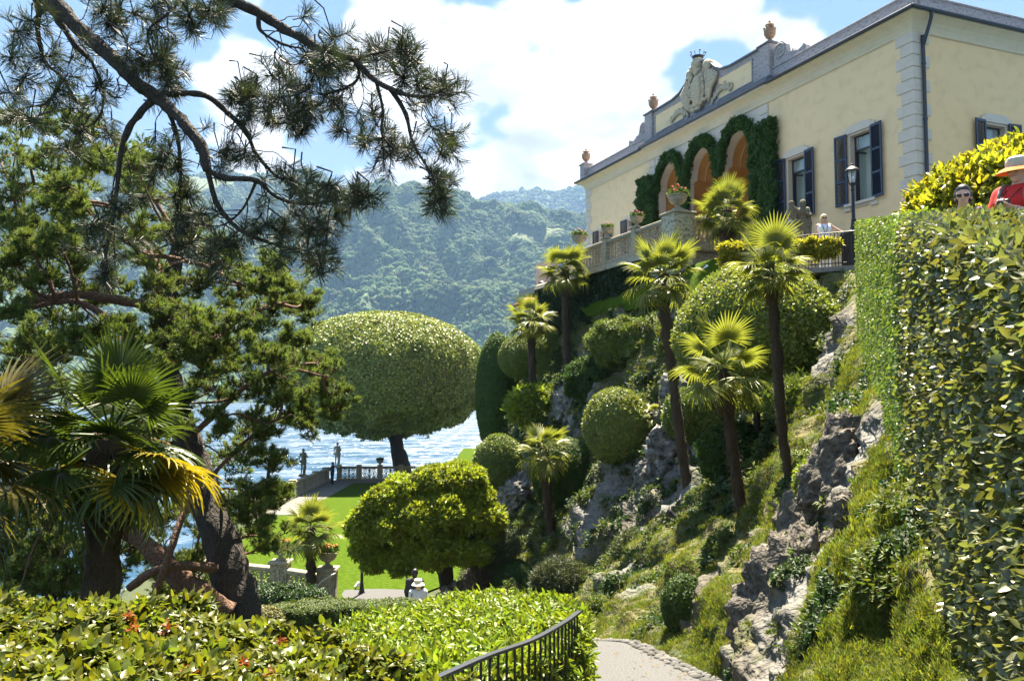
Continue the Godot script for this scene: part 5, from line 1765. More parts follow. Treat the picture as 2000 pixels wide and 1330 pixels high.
func build_rocks() -> void:
	var gr := mat(1, 1, 1, 0.95, tex(471, 0.015, [[0.2, 0.04, 0.04, 0.035], [0.42, 0.11, 0.108, 0.1], [0.6, 0.19, 0.187, 0.178], [0.85, 0.3, 0.297, 0.285]], 6), 0.55, bumps(472, 0.022, 6), 9.0)
	var br := mat(1, 1, 1, 0.95, tex(473, 0.02, [[0.2, 0.025, 0.023, 0.019], [0.42, 0.068, 0.059, 0.046], [0.62, 0.115, 0.1, 0.08], [0.85, 0.2, 0.19, 0.172]], 6), 1.4, bumps(474, 0.03, 6), 4.0)
	var cell := noise(475, 0.9, 3, FastNoiseLite.TYPE_CELLULAR)
	cell.cellular_return_type = FastNoiseLite.RETURN_DISTANCE2_SUB
	var rough := noise(476, 1.8, 5)
	for r in [
		["pale fractured rock face below the curved palm's foot", Vector3(4.6, -2.3, -24.0), Vector3(1.5, 2.3, 1.0), 0.9, gr],
		["pale cracked rock under the rounded shrub", Vector3(2.7, -3.6, -25.6), Vector3(0.75, 1.1, 0.7), 0.9, gr],
		["grey slab of rock under the leafy rim", Vector3(2.4, -0.3, -32.2), Vector3(0.9, 1.2, 0.8), 0.9, gr],
		["grey rock above the pale face beside the bushy growth", Vector3(4.9, 0.1, -24.6), Vector3(0.8, 0.9, 0.7), 0.9, gr],
		["mossy grey boulder beside the short palm", Vector3(0.1, -3.6, -30.5), Vector3(0.75, 1.0, 0.8), 0.9, gr],
		["weathered boulder carrying the laurel tree", Vector3(-1.85, -6.2, -25.3), Vector3(0.65, 0.95, 0.6), 0.9, gr],
		["dark rock between laurel boulder and clipped dome", Vector3(-0.9, -5.6, -26.2), Vector3(0.8, 1.0, 0.7), 0.9, br],
		["upright brownish rock beside the dark path shrub", Vector3(2.5, -2.45, -10.0), Vector3(0.2, 0.5, 0.3), 2.6, br],
		["brown layered rock bulging over the path", Vector3(2.4, -1.85, -7.25), Vector3(0.38, 0.95, 0.9), 2.2, br],
		["slanting strip of brown rock under the hedge", Vector3(2.98, -0.72, -7.7), Vector3(0.26, 0.7, 0.5), 2.4, br],
		["dark stone in the shade under the glossy hedge", Vector3(2.45, -0.85, -6.2), Vector3(0.16, 0.2, 0.25), 3.0, br]]:
		var o := MeshInstance3D.new()
		o.name = numbered("rock_outcrop")
		var m := MB.new()
		var c: Vector3 = r[1]
		var rad: Vector3 = r[2]
		var k: float = r[3]
		var bas := Basis(Vector3.BACK, -0.35) * Basis(Vector3.UP, 0.4)
		var nu := 64
		var nv := 48
		for j in nv + 1:
			for i in nu:
				var th := PI * j / nv
				var ph := TAU * i / nu
				var q := bas * (Vector3(sin(th) * cos(ph), cos(th), sin(th) * sin(ph)) * rad)
				var w := (c + q) * k
				var f := 1.0 + 0.55 * (cell.get_noise_3d(w.x, w.y * 0.55, w.z) + 0.5) + 0.3 * rough.get_noise_3dv(w) + 0.12 * rough.get_noise_3d(w.x * 3.0, w.y * 6.0, w.z * 3.0)
				m.vert(q * f * 0.85)
		for j in nv:
			for i in nu:
				var a := j * nu + i
				var b := j * nu + (i + 1) % nu
				if j > 0: m.tri(a, b, b + nu)
				if j < nv - 1: m.tri(a, b + nu, a + nu)
		o.mesh = m.mesh()
		o.material_override = r[4]
		o.position = c
		add_child(o)
		tag(o, r[0], "rock")
const NEAR_LIMBS := [
	[[Vector3(-3.86, 3.44, -6.38), Vector3(-3.63, 3.11, -6.38), Vector3(-3.48, 2.95, -6.38), Vector3(-3.26, 2.74, -6.32), Vector3(-3.06, 2.57, -6.25), Vector3(-2.86, 2.37, -6.25), Vector3(-2.65, 2.21, -6.25), Vector3(-2.46, 2.03, -6.18), Vector3(-2.31, 1.84, -6.12), Vector3(-2.25, 1.65, -6.12)], 0.082, 0.035],
	[[Vector3(-2.73, 2.26, -6.25), Vector3(-2.58, 2.31, -6.32), Vector3(-2.38, 2.31, -6.38), Vector3(-2.25, 2.22, -6.45), Vector3(-2.10, 2.06, -6.52), Vector3(-2.02, 1.89, -6.52), Vector3(-1.88, 1.74, -6.65), Vector3(-1.66, 1.64, -6.72)], 0.035, 0.009],
	[[Vector3(-3.94, 3.25, -6.38), Vector3(-3.74, 3.13, -6.52), Vector3(-3.66, 2.99, -6.65), Vector3(-3.54, 2.82, -6.65), Vector3(-3.48, 2.75, -6.78)], 0.047, 0.019],
	[[Vector3(-2.74, 2.23, -6.25), Vector3(-2.90, 2.10, -6.32), Vector3(-3.01, 1.94, -6.38), Vector3(-3.07, 1.72, -6.45), Vector3(-3.13, 1.41, -6.52), Vector3(-3.18, 1.12, -6.52), Vector3(-3.22, 0.89, -6.58)], 0.032, 0.008],
	[[Vector3(-3.83, 3.18, -6.52), Vector3(-3.86, 2.95, -6.65), Vector3(-3.87, 2.75, -6.78), Vector3(-3.72, 2.61, -6.78), Vector3(-3.62, 2.42, -6.85)], 0.029, 0.009],
	[[Vector3(-2.25, 1.65, -6.12), Vector3(-2.14, 1.61, -6.18), Vector3(-1.93, 1.61, -6.25), Vector3(-1.80, 1.50, -6.32), Vector3(-1.58, 1.46, -6.38), Vector3(-1.28, 1.52, -6.45)], 0.027, 0.008],
	[[Vector3(-2.25, 1.65, -6.12), Vector3(-2.22, 1.42, -6.25), Vector3(-2.06, 1.24, -6.32), Vector3(-1.89, 1.17, -6.38), Vector3(-1.69, 1.12, -6.52), Vector3(-1.52, 1.04, -6.58)], 0.024, 0.007],
	[[Vector3(-2.61, 2.15, -6.25), Vector3(-2.58, 1.94, -6.38), Vector3(-2.61, 1.65, -6.52), Vector3(-2.69, 1.36, -6.65), Vector3(-2.62, 1.18, -6.65)], 0.020, 0.007],
	[[Vector3(-3.48, 2.75, -6.78), Vector3(-3.44, 2.54, -6.92), Vector3(-3.48, 2.31, -6.92), Vector3(-3.72, 2.22, -7.05)], 0.016, 0.007],
	[[Vector3(-3.72, 2.61, -6.78), Vector3(-3.91, 2.45, -6.92), Vector3(-4.16, 2.45, -7.05), Vector3(-4.34, 2.37, -7.05)], 0.016, 0.007],
	[[Vector3(-2.43, 3.26, -6.25), Vector3(-2.18, 3.03, -6.25), Vector3(-1.96, 2.93, -6.25), Vector3(-1.78, 2.81, -6.25), Vector3(-1.54, 2.65, -6.18), Vector3(-1.34, 2.54, -6.12), Vector3(-1.18, 2.50, -6.12)], 0.053, 0.027],
	[[Vector3(-1.18, 2.50, -6.12), Vector3(-1.00, 2.30, -6.05), Vector3(-0.78, 2.18, -5.99), Vector3(-0.61, 2.17, -5.99), Vector3(-0.48, 2.23, -5.99)], 0.024, 0.008],
	[[Vector3(-0.90, 2.25, -6.05), Vector3(-0.78, 2.05, -6.05), Vector3(-0.72, 1.82, -5.99), Vector3(-0.57, 1.57, -5.99), Vector3(-0.51, 1.42, -5.99)], 0.019, 0.007],
	[[Vector3(-1.18, 2.50, -6.12), Vector3(-1.14, 2.38, -6.12), Vector3(-1.21, 2.29, -6.12), Vector3(-1.37, 2.23, -6.12)], 0.017, 0.007],
	[[Vector3(-1.94, 2.89, -6.25), Vector3(-1.92, 2.77, -6.25), Vector3(-1.76, 2.67, -6.25), Vector3(-1.60, 2.63, -6.25)], 0.019, 0.007],
	[[Vector3(-1.18, 2.50, -6.12), Vector3(-1.01, 2.54, -6.12), Vector3(-0.84, 2.55, -6.05)], 0.013, 0.005],
	[[Vector3(-1.00, 2.30, -6.05), Vector3(-0.96, 2.10, -6.12), Vector3(-0.97, 1.93, -6.12), Vector3(-0.88, 1.82, -6.12)], 0.015, 0.005],
	[[Vector3(-1.54, 2.65, -6.18), Vector3(-1.50, 2.53, -6.25), Vector3(-1.57, 2.35, -6.32), Vector3(-1.74, 2.30, -6.38)], 0.016, 0.005],
	[[Vector3(-2.93, 3.19, -6.12), Vector3(-2.69, 3.03, -6.12), Vector3(-2.57, 2.87, -6.12), Vector3(-2.75, 2.74, -6.18), Vector3(-2.73, 2.57, -6.25), Vector3(-2.65, 2.49, -6.25)], 0.019, 0.005],
	[[Vector3(-2.93, 3.19, -6.12), Vector3(-2.38, 3.07, -6.12), Vector3(-2.22, 2.93, -6.12)], 0.016, 0.007],
	[[Vector3(-1.93, 1.61, -6.25), Vector3(-2.06, 1.40, -6.32), Vector3(-2.25, 1.29, -6.38), Vector3(-2.54, 1.34, -6.45)], 0.012, 0.005]]
const NEAR_TUFTS := [Vector3(-3.06, 2.86, -6.10), Vector3(-3.10, 3.03, -6.44), Vector3(-2.90, 2.91, -6.25), Vector3(-2.85, 3.07, -6.49), Vector3(-2.70, 3.05, -6.52), Vector3(-2.34, 2.74, -5.92), Vector3(-2.18, 2.75, -5.87), Vector3(-2.45, 3.21, -6.74), Vector3(-3.01, 2.78, -6.13), Vector3(-2.33, 2.77, -6.10), Vector3(-3.02, 2.91, -6.92), Vector3(-2.87, 2.57, -6.36), Vector3(-2.86, 2.78, -6.74), Vector3(-2.66, 2.39, -6.36), Vector3(-2.67, 2.51, -6.53), Vector3(-2.82, 2.55, -6.01), Vector3(-2.15, 2.47, -6.53), Vector3(-2.11, 2.49, -6.77), Vector3(-2.03, 2.27, -6.41), Vector3(-1.94, 2.57, -6.64), Vector3(-1.80, 2.49, -6.57), Vector3(-1.68, 2.13, -5.92), Vector3(-1.74, 2.39, -6.66), Vector3(-1.62, 2.54, -6.48), Vector3(-1.46, 2.51, -6.17), Vector3(-1.33, 2.47, -5.88), Vector3(-1.48, 2.94, -6.77), Vector3(-1.33, 2.57, -6.36), Vector3(-1.49, 2.41, -6.62), Vector3(-1.69, 2.38, -6.78), Vector3(-1.81, 2.23, -6.61), Vector3(-2.00, 2.29, -6.84), Vector3(-2.07, 2.23, -6.28), Vector3(-2.27, 2.43, -6.70), Vector3(-1.18, 2.53, -6.33), Vector3(-1.17, 2.86, -6.85), Vector3(-1.04, 2.83, -6.78), Vector3(-0.80, 2.51, -5.96), Vector3(-0.74, 2.43, -6.00), Vector3(-0.80, 2.34, -6.08), Vector3(-0.98, 2.77, -6.88), Vector3(-0.73, 2.38, -6.32), Vector3(-0.61, 2.41, -6.52), Vector3(-0.51, 2.33, -6.17), Vector3(-0.80, 1.90, -6.40), Vector3(-0.89, 1.86, -6.26), Vector3(-0.98, 1.93, -6.22), Vector3(-1.09, 2.17, -6.48), Vector3(-1.29, 2.05, -6.48), Vector3(-1.25, 2.13, -6.81), Vector3(-0.57, 1.92, -6.58), Vector3(-0.51, 2.17, -6.84), Vector3(-0.52, 2.01, -6.77), Vector3(-0.64, 1.73, -6.90), Vector3(-0.55, 1.58, -6.57), Vector3(-0.57, 1.56, -6.02), Vector3(-1.85, 2.22, -6.77), Vector3(-1.76, 2.17, -6.88), Vector3(-1.72, 2.26, -6.81), Vector3(-2.09, 1.92, -6.46), Vector3(-2.34, 1.93, -6.61), Vector3(-2.53, 1.77, -6.08), Vector3(-2.91, 1.80, -6.74), Vector3(-2.61, 1.76, -6.46), Vector3(-3.11, 2.30, -6.16), Vector3(-3.46, 1.98, -5.92), Vector3(-3.52, 2.18, -6.76), Vector3(-3.72, 2.05, -6.90), Vector3(-3.33, 2.14, -5.95), Vector3(-3.98, 2.58, -6.70), Vector3(-3.84, 2.30, -6.29), Vector3(-3.64, 2.66, -6.01), Vector3(-3.63, 2.81, -6.17), Vector3(-4.08, 2.74, -6.68), Vector3(-3.82, 2.79, -6.78), Vector3(-1.57, 1.53, -5.91), Vector3(-1.61, 1.65, -6.50), Vector3(-1.32, 1.49, -5.91), Vector3(-1.26, 1.61, -6.61), Vector3(-1.08, 1.49, -6.20), Vector3(-1.30, 1.54, -6.78), Vector3(-1.46, 1.49, -6.89), Vector3(-1.50, 1.34, -6.38), Vector3(-1.74, 1.41, -6.92), Vector3(-1.68, 1.21, -6.18), Vector3(-1.32, 1.17, -5.93), Vector3(-1.49, 1.01, -6.49), Vector3(-1.45, 1.01, -5.89), Vector3(-1.68, 1.01, -6.06), Vector3(-1.86, 1.28, -6.29), Vector3(-2.09, 1.28, -6.50), Vector3(-2.07, 1.10, -6.01), Vector3(-2.14, 0.97, -5.89), Vector3(-2.59, 1.46, -6.77), Vector3(-3.01, 0.88, -6.18), Vector3(-3.38, 1.22, -6.88), Vector3(-3.18, 1.25, -6.81), Vector3(-3.17, 1.26, -6.25), Vector3(-3.06, 1.45, -6.34), Vector3(-2.57, 1.14, -6.41), Vector3(-2.58, 1.57, -6.54)]
const PINE_LIMBS := [
	[[Vector3(-3.16, -3.53, -10.60), Vector3(-3.31, -2.88, -10.60), Vector3(-3.50, -2.31, -10.70), Vector3(-3.74, -1.75, -10.80), Vector3(-4.02, -1.19, -11.00), Vector3(-4.24, -0.60, -11.00), Vector3(-4.45, 0.07, -11.00), Vector3(-4.61, 0.74, -11.10), Vector3(-4.60, 1.44, -11.20), Vector3(-4.48, 2.06, -11.20), Vector3(-4.46, 2.55, -11.20)], 0.360, 0.090],
	[[Vector3(-3.45, -2.65, -10.30), Vector3(-3.67, -2.41, -10.20), Vector3(-4.01, -2.17, -10.20), Vector3(-4.46, -1.79, -10.30), Vector3(-5.06, -1.52, -10.50), Vector3(-5.94, -1.24, -10.80)], 0.220, 0.100],
	[[Vector3(-4.19, -2.49, -9.80), Vector3(-4.08, -2.23, -9.80), Vector3(-3.96, -1.88, -9.80), Vector3(-3.91, -1.50, -10.00), Vector3(-3.87, -1.18, -10.30)], 0.060, 0.050],
	[[Vector3(-4.45, -2.25, -9.90), Vector3(-4.16, -2.05, -9.90), Vector3(-3.87, -2.01, -10.00), Vector3(-3.62, -2.12, -10.40)], 0.060, 0.070],
	[[Vector3(-4.56, 1.15, -11.10), Vector3(-5.06, 1.21, -11.00), Vector3(-5.68, 1.30, -10.90), Vector3(-6.09, 1.22, -10.80), Vector3(-6.55, 0.98, -10.70), Vector3(-6.94, 0.85, -10.70)], 0.100, 0.050],
	[[Vector3(-4.45, 0.13, -11.00), Vector3(-5.09, 0.86, -10.80), Vector3(-5.57, 1.18, -10.70), Vector3(-6.10, 1.10, -10.60)], 0.080, 0.040],
	[[Vector3(-4.58, 0.88, -11.10), Vector3(-4.80, 1.69, -11.00), Vector3(-4.69, 1.81, -10.90), Vector3(-3.98, 1.66, -10.80), Vector3(-3.61, 1.47, -10.70), Vector3(-3.12, 1.26, -10.60)], 0.070, 0.020],
	[[Vector3(-4.60, 1.44, -11.20), Vector3(-5.34, 2.46, -11.40), Vector3(-5.97, 2.69, -11.50), Vector3(-6.60, 2.93, -11.60), Vector3(-7.03, 2.93, -11.60)], 0.070, 0.020],
	[[Vector3(-4.48, 2.06, -11.20), Vector3(-5.15, 3.03, -11.40), Vector3(-5.71, 3.71, -11.50), Vector3(-6.30, 4.00, -11.50)], 0.050, 0.015],
	[[Vector3(-4.24, -0.60, -11.00), Vector3(-3.68, -0.13, -10.80), Vector3(-3.23, 0.19, -10.60), Vector3(-2.82, 0.32, -10.50), Vector3(-2.34, 0.22, -10.40)], 0.070, 0.015],
	[[Vector3(-4.02, -1.19, -11.00), Vector3(-3.50, -0.71, -10.70), Vector3(-3.06, -0.38, -10.50), Vector3(-2.72, -0.25, -10.40)], 0.050, 0.015],
	[[Vector3(-4.40, 0.47, -11.00), Vector3(-3.83, 0.72, -10.80), Vector3(-3.41, 0.98, -10.70), Vector3(-2.86, 1.17, -10.60)], 0.050, 0.015],
	[[Vector3(-4.35, -0.20, -11.00), Vector3(-4.94, 0.33, -10.80), Vector3(-5.69, 0.52, -10.60), Vector3(-6.27, 0.32, -10.50)], 0.060, 0.020],
	[[Vector3(-4.13, -0.86, -11.00), Vector3(-4.75, -0.61, -11.20), Vector3(-5.62, -0.55, -11.30), Vector3(-6.43, -0.89, -11.30)], 0.060, 0.020],
	[[Vector3(-3.88, -1.51, -10.90), Vector3(-3.33, -1.21, -10.60), Vector3(-2.96, -1.00, -10.40)], 0.040, 0.012]]
const PINE_PADS := [[Vector3(-6.73, 3.25, -11.19), 0.41], [Vector3(-6.13, 3.23, -11.12), 0.41], [Vector3(-5.64, 3.27, -11.24), 0.38], [Vector3(-6.94, 3.90, -11.88), 0.33], [Vector3(-5.82, 3.62, -11.01), 0.30], [Vector3(-5.05, 3.02, -10.86), 0.36], [Vector3(-6.79, 2.75, -11.44), 0.42], [Vector3(-5.63, 2.39, -10.48), 0.35], [Vector3(-4.58, 2.48, -10.60), 0.32], [Vector3(-7.22, 2.28, -11.96), 0.44], [Vector3(-6.19, 2.04, -11.04), 0.40], [Vector3(-5.60, 2.11, -11.10), 0.34], [Vector3(-4.57, 1.97, -10.02), 0.28], [Vector3(-6.25, 1.53, -10.83), 0.40], [Vector3(-5.89, 1.57, -11.16), 0.37], [Vector3(-6.03, 1.04, -10.04), 0.31], [Vector3(-6.12, 1.03, -11.23), 0.34], [Vector3(-5.39, 1.45, -11.26), 0.31], [Vector3(-4.35, 1.30, -10.12), 0.34], [Vector3(-4.28, 1.45, -11.25), 0.34], [Vector3(-4.42, 1.00, -10.93), 0.33], [Vector3(-3.91, 1.74, -11.36), 0.31], [Vector3(-3.48, 1.31, -10.71), 0.33], [Vector3(-3.29, 1.26, -11.41), 0.31], [Vector3(-2.88, 1.26, -11.48), 0.21], [Vector3(-3.69, 0.92, -10.04), 0.31], [Vector3(-3.10, 0.87, -10.12), 0.28], [Vector3(-3.98, 2.02, -11.35), 0.28], [Vector3(-4.71, 2.42, -11.93), 0.33], [Vector3(-4.82, 0.83, -10.50), 0.29], [Vector3(-5.47, 0.80, -10.91), 0.27], [Vector3(-3.82, 0.61, -11.19), 0.34], [Vector3(-3.12, 0.52, -10.64), 0.29], [Vector3(-2.88, 0.20, -10.73), 0.33], [Vector3(-2.39, 0.13, -10.63), 0.29], [Vector3(-2.22, -0.13, -10.74), 0.20], [Vector3(-2.72, -0.20, -11.19), 0.31], [Vector3(-2.96, -0.19, -10.60), 0.29], [Vector3(-3.40, 0.07, -10.75), 0.30], [Vector3(-4.08, 0.07, -11.54), 0.32], [Vector3(-2.64, 0.67, -10.05), 0.18], [Vector3(-4.08, 0.47, -11.14), 0.27], [Vector3(-2.66, 0.42, -11.47), 0.24], [Vector3(-3.22, -0.51, -10.62), 0.29], [Vector3(-2.97, -0.82, -10.45), 0.25], [Vector3(-3.23, -1.33, -11.61), 0.20], [Vector3(-3.23, -1.20, -10.48), 0.29], [Vector3(-3.13, -1.50, -10.37), 0.25], [Vector3(-3.14, -1.83, -10.87), 0.17], [Vector3(-6.21, -0.90, -11.40), 0.35], [Vector3(-5.99, -0.80, -10.20), 0.31], [Vector3(-6.04, -1.35, -10.64), 0.32], [Vector3(-5.60, -1.48, -10.67), 0.33], [Vector3(-6.88, -1.96, -11.67), 0.36], [Vector3(-5.89, -2.02, -10.88), 0.33], [Vector3(-6.75, -2.52, -11.71), 0.32], [Vector3(-5.34, -2.23, -10.34), 0.28], [Vector3(-6.09, -0.45, -10.67), 0.29], [Vector3(-6.88, 0.07, -11.30), 0.34], [Vector3(-6.75, 0.50, -11.77), 0.32], [Vector3(-3.15, 1.67, -10.90), 0.19], [Vector3(-2.89, 1.34, -10.45), 0.19], [Vector3(-5.59, -2.39, -10.24), 0.25], [Vector3(-6.68, -1.40, -11.06), 0.30], [Vector3(-4.37, 0.44, -10.38), 0.25], [Vector3(-5.77, 1.35, -11.61), 0.25]]
const PINE_PADS_MORE := [[Vector3(-5.58, 0.06, -12.91), 0.32], [Vector3(-4.11, -0.11, -10.10), 0.25], [Vector3(-5.82, 1.50, -9.74), 0.28], [Vector3(-3.42, -0.27, -10.00), 0.18], [Vector3(-5.28, 1.81, -9.51), 0.23], [Vector3(-4.53, -0.47, -11.30), 0.31], [Vector3(-5.73, 2.23, -13.18), 0.39], [Vector3(-6.33, 3.60, -12.31), 0.29], [Vector3(-3.37, 1.38, -13.04), 0.39], [Vector3(-7.40, -0.43, -12.36), 0.27], [Vector3(-7.83, 1.79, -13.06), 0.37], [Vector3(-5.75, 1.84, -9.78), 0.19], [Vector3(-3.91, 0.71, -10.12), 0.28], [Vector3(-5.64, -0.43, -9.84), 0.24], [Vector3(-7.12, 2.28, -13.09), 0.38], [Vector3(-5.02, -1.84, -10.20), 0.24], [Vector3(-5.91, -2.44, -10.21), 0.22], [Vector3(-3.08, 1.47, -10.53), 0.20], [Vector3(-6.12, -0.09, -10.32), 0.27], [Vector3(-6.13, 0.87, -13.04), 0.32], [Vector3(-7.20, 3.12, -12.85), 0.38], [Vector3(-6.46, 2.70, -12.21), 0.38], [Vector3(-6.86, -2.77, -12.75), 0.34], [Vector3(-4.33, 2.60, -9.55), 0.30], [Vector3(-5.44, -0.81, -10.38), 0.30], [Vector3(-6.72, 0.07, -12.64), 0.34], [Vector3(-5.11, -2.02, -10.18), 0.19], [Vector3(-4.97, 0.68, -9.63), 0.20], [Vector3(-4.64, -0.02, -9.90), 0.23], [Vector3(-8.10, 4.17, -12.86), 0.36], [Vector3(-4.28, 0.61, -12.18), 0.27], [Vector3(-3.23, -1.95, -11.58), 0.31], [Vector3(-5.42, -0.10, -11.71), 0.23], [Vector3(-4.74, 0.93, -12.59), 0.24], [Vector3(-3.77, 0.52, -10.27), 0.28], [Vector3(-5.30, -0.34, -12.90), 0.28], [Vector3(-6.56, -2.29, -11.91), 0.29], [Vector3(-4.90, -0.09, -10.60), 0.21], [Vector3(-5.85, 0.71, -10.45), 0.22], [Vector3(-5.05, -0.37, -11.28), 0.25], [Vector3(-7.07, -0.93, -11.57), 0.26], [Vector3(-5.46, 0.62, -9.49), 0.28], [Vector3(-5.13, 2.40, -9.58), 0.26], [Vector3(-5.15, -0.42, -11.89), 0.35], [Vector3(-5.50, 0.54, -10.08), 0.19], [Vector3(-5.99, 1.85, -10.71), 0.30], [Vector3(-4.92, -0.33, -12.27), 0.29], [Vector3(-7.12, -2.52, -12.15), 0.24], [Vector3(-5.54, -0.42, -12.86), 0.30], [Vector3(-6.74, -1.10, -12.51), 0.34], [Vector3(-3.65, 1.86, -12.86), 0.38], [Vector3(-5.39, 3.16, -11.08), 0.28], [Vector3(-2.78, 0.45, -9.51), 0.28], [Vector3(-6.03, -1.33, -10.06), 0.23], [Vector3(-6.90, 0.36, -12.15), 0.36], [Vector3(-6.87, 2.31, -11.40), 0.25], [Vector3(-3.51, -0.46, -11.39), 0.34], [Vector3(-6.99, -2.11, -13.08), 0.33], [Vector3(-3.89, -0.20, -9.51), 0.30], [Vector3(-5.05, 1.21, -12.44), 0.32]]
const PINE_PADS_LOW := [[Vector3(-7.68, -2.39, -13.55), 0.39], [Vector3(-7.69, -2.75, -14.00), 0.41], [Vector3(-5.47, -1.05, -11.91), 0.33], [Vector3(-6.07, -0.78, -13.96), 0.36], [Vector3(-7.96, -0.73, -14.49), 0.47], [Vector3(-4.06, -1.95, -11.99), 0.33], [Vector3(-6.65, -0.94, -14.38), 0.40], [Vector3(-6.96, -2.46, -12.22), 0.42], [Vector3(-6.07, -1.92, -12.79), 0.37], [Vector3(-7.98, -0.70, -14.15), 0.37], [Vector3(-5.35, -1.20, -14.42), 0.49], [Vector3(-5.05, -2.56, -13.41), 0.43], [Vector3(-8.17, -1.90, -14.05), 0.36], [Vector3(-6.40, -1.49, -13.07), 0.36], [Vector3(-3.60, -1.41, -11.97), 0.29], [Vector3(-5.11, -3.10, -13.19), 0.38], [Vector3(-5.52, -2.34, -12.48), 0.38], [Vector3(-5.45, -2.02, -12.37), 0.31], [Vector3(-6.48, -2.85, -12.80), 0.39], [Vector3(-6.34, -0.76, -12.07), 0.40], [Vector3(-5.07, -1.58, -13.68), 0.43], [Vector3(-7.01, -3.37, -14.40), 0.44], [Vector3(-4.33, -1.78, -12.88), 0.34], [Vector3(-4.11, -0.90, -12.08), 0.40], [Vector3(-5.23, -1.92, -14.08), 0.34], [Vector3(-7.01, -1.29, -12.99), 0.33], [Vector3(-8.54, -1.54, -14.24), 0.50], [Vector3(-4.78, -1.71, -12.56), 0.44], [Vector3(-5.39, -2.20, -11.97), 0.31], [Vector3(-4.96, -2.79, -14.19), 0.43], [Vector3(-6.82, -2.20, -14.11), 0.38], [Vector3(-6.25, -1.34, -13.90), 0.32], [Vector3(-4.76, -2.72, -11.96), 0.36], [Vector3(-5.52, -2.79, -13.42), 0.35], [Vector3(-6.95, -3.25, -14.25), 0.35], [Vector3(-7.10, -0.73, -11.97), 0.34], [Vector3(-7.80, -2.87, -13.60), 0.34], [Vector3(-5.91, -1.39, -13.18), 0.34], [Vector3(-7.34, -1.01, -12.88), 0.41], [Vector3(-6.13, -0.71, -13.75), 0.47], [Vector3(-4.41, -2.34, -11.92), 0.34], [Vector3(-7.40, -2.36, -12.36), 0.39], [Vector3(-6.84, -2.26, -12.72), 0.30], [Vector3(-7.08, -1.47, -14.24), 0.38], [Vector3(-6.59, -2.15, -14.37), 0.35], [Vector3(-5.90, -1.95, -13.81), 0.48]]

# ---------------------------------------------------------------- figures
# a smooth surface round bones [a, b, radius at a, radius at b], meshed as surface nets
func flesh(out: MB, bones: Array, cell: float, blend: float) -> void:
	var lo := Vector3.ONE * 1e9
	var hi := -lo
	for b in bones:
		var r: float = maxf(b[2], b[3]) + cell * 3
		for e in 2:
			lo = lo.min(b[e] - Vector3.ONE * r)
			hi = hi.max(b[e] + Vector3.ONE * r)
	var nx := int((hi.x - lo.x) / cell) + 2
	var ny := int((hi.y - lo.y) / cell) + 2
	var nz := int((hi.z - lo.z) / cell) + 2
	var f := PackedFloat32Array()
	f.resize(nx * ny * nz)
	f.fill(1.0)
	for b in bones:
		var a: Vector3 = b[0]
		var ab: Vector3 = b[1] - a
		var l2 := maxf(ab.length_squared(), 1e-9)
		var ra: float = b[2]
		var rb: float = b[3]
		var pad := maxf(ra, rb) + blend + cell * 2
		var p0: Vector3 = (a.min(b[1]) - Vector3.ONE * pad - lo) / cell
		var p1: Vector3 = (a.max(b[1]) + Vector3.ONE * pad - lo) / cell
		for k in range(maxi(0, int(p0.z)), mini(nz, int(p1.z) + 1)):
			for j in range(maxi(0, int(p0.y)), mini(ny, int(p1.y) + 1)):
				var at := (k * ny + j) * nx
				for i in range(maxi(0, int(p0.x)), mini(nx, int(p1.x) + 1)):
					var q := lo + Vector3(i, j, k) * cell - a
					var t := clampf(q.dot(ab) / l2, 0, 1)
					var d := (q - ab * t).length() - lerpf(ra, rb, t)
					var o := f[at + i]
					var h := maxf(blend - absf(o - d), 0.0) / blend
					f[at + i] = minf(o, d) - h * h * blend * 0.25
	var id := PackedInt32Array()
	id.resize(f.size())
	id.fill(-1)
	var corner := [0, 1, nx, nx + 1, nx * ny, nx * ny + 1, nx * ny + nx, nx * ny + nx + 1]
	var edges := [[0, 1], [2, 3], [4, 5], [6, 7], [0, 2], [1, 3], [4, 6], [5, 7], [0, 4], [1, 5], [2, 6], [3, 7]]
	for k in nz - 1:
		for j in ny - 1:
			for i in nx - 1:
				var at := (k * ny + j) * nx + i
				var neg := 0
				for c in corner:
					if f[at + c] < 0: neg += 1
				if neg == 0 or neg == 8: continue
				var s := Vector3.ZERO
				var n := 0
				for e in edges:
					var va := f[at + corner[e[0]]]
					var vb := f[at + corner[e[1]]]
					if (va < 0) == (vb < 0): continue
					var t := va / (va - vb)
					var pa := Vector3(e[0] & 1, (e[0] >> 1) & 1, e[0] >> 2)
					var pb := Vector3(e[1] & 1, (e[1] >> 1) & 1, e[1] >> 2)
					s += pa.lerp(pb, t)
					n += 1
				id[at] = out.vert(lo + (Vector3(i, j, k) + s / n) * cell)
	var sx := 1
	var sy := nx
	var sz := nx * ny
	for k in range(1, nz - 1):
		for j in range(1, ny - 1):
			for i in range(1, nx - 1):
				var at := (k * ny + j) * nx + i
				var inside := f[at] < 0
				for ax in [[sx, sy, sz], [sy, sz, sx], [sz, sx, sy]]:
					if (f[at + ax[0]] < 0) == inside: continue
					var a := id[at - ax[1] - ax[2]]
					var b := id[at - ax[2]]
					var c := id[at]
					var d := id[at - ax[1]]
					if a < 0 or b < 0 or c < 0 or d < 0: continue
					if inside: out.tri(a, b, c); out.tri(a, c, d)
					else: out.tri(a, c, b); out.tri(a, d, c)

var hand_open: ArrayMesh
var hand_grip: ArrayMesh
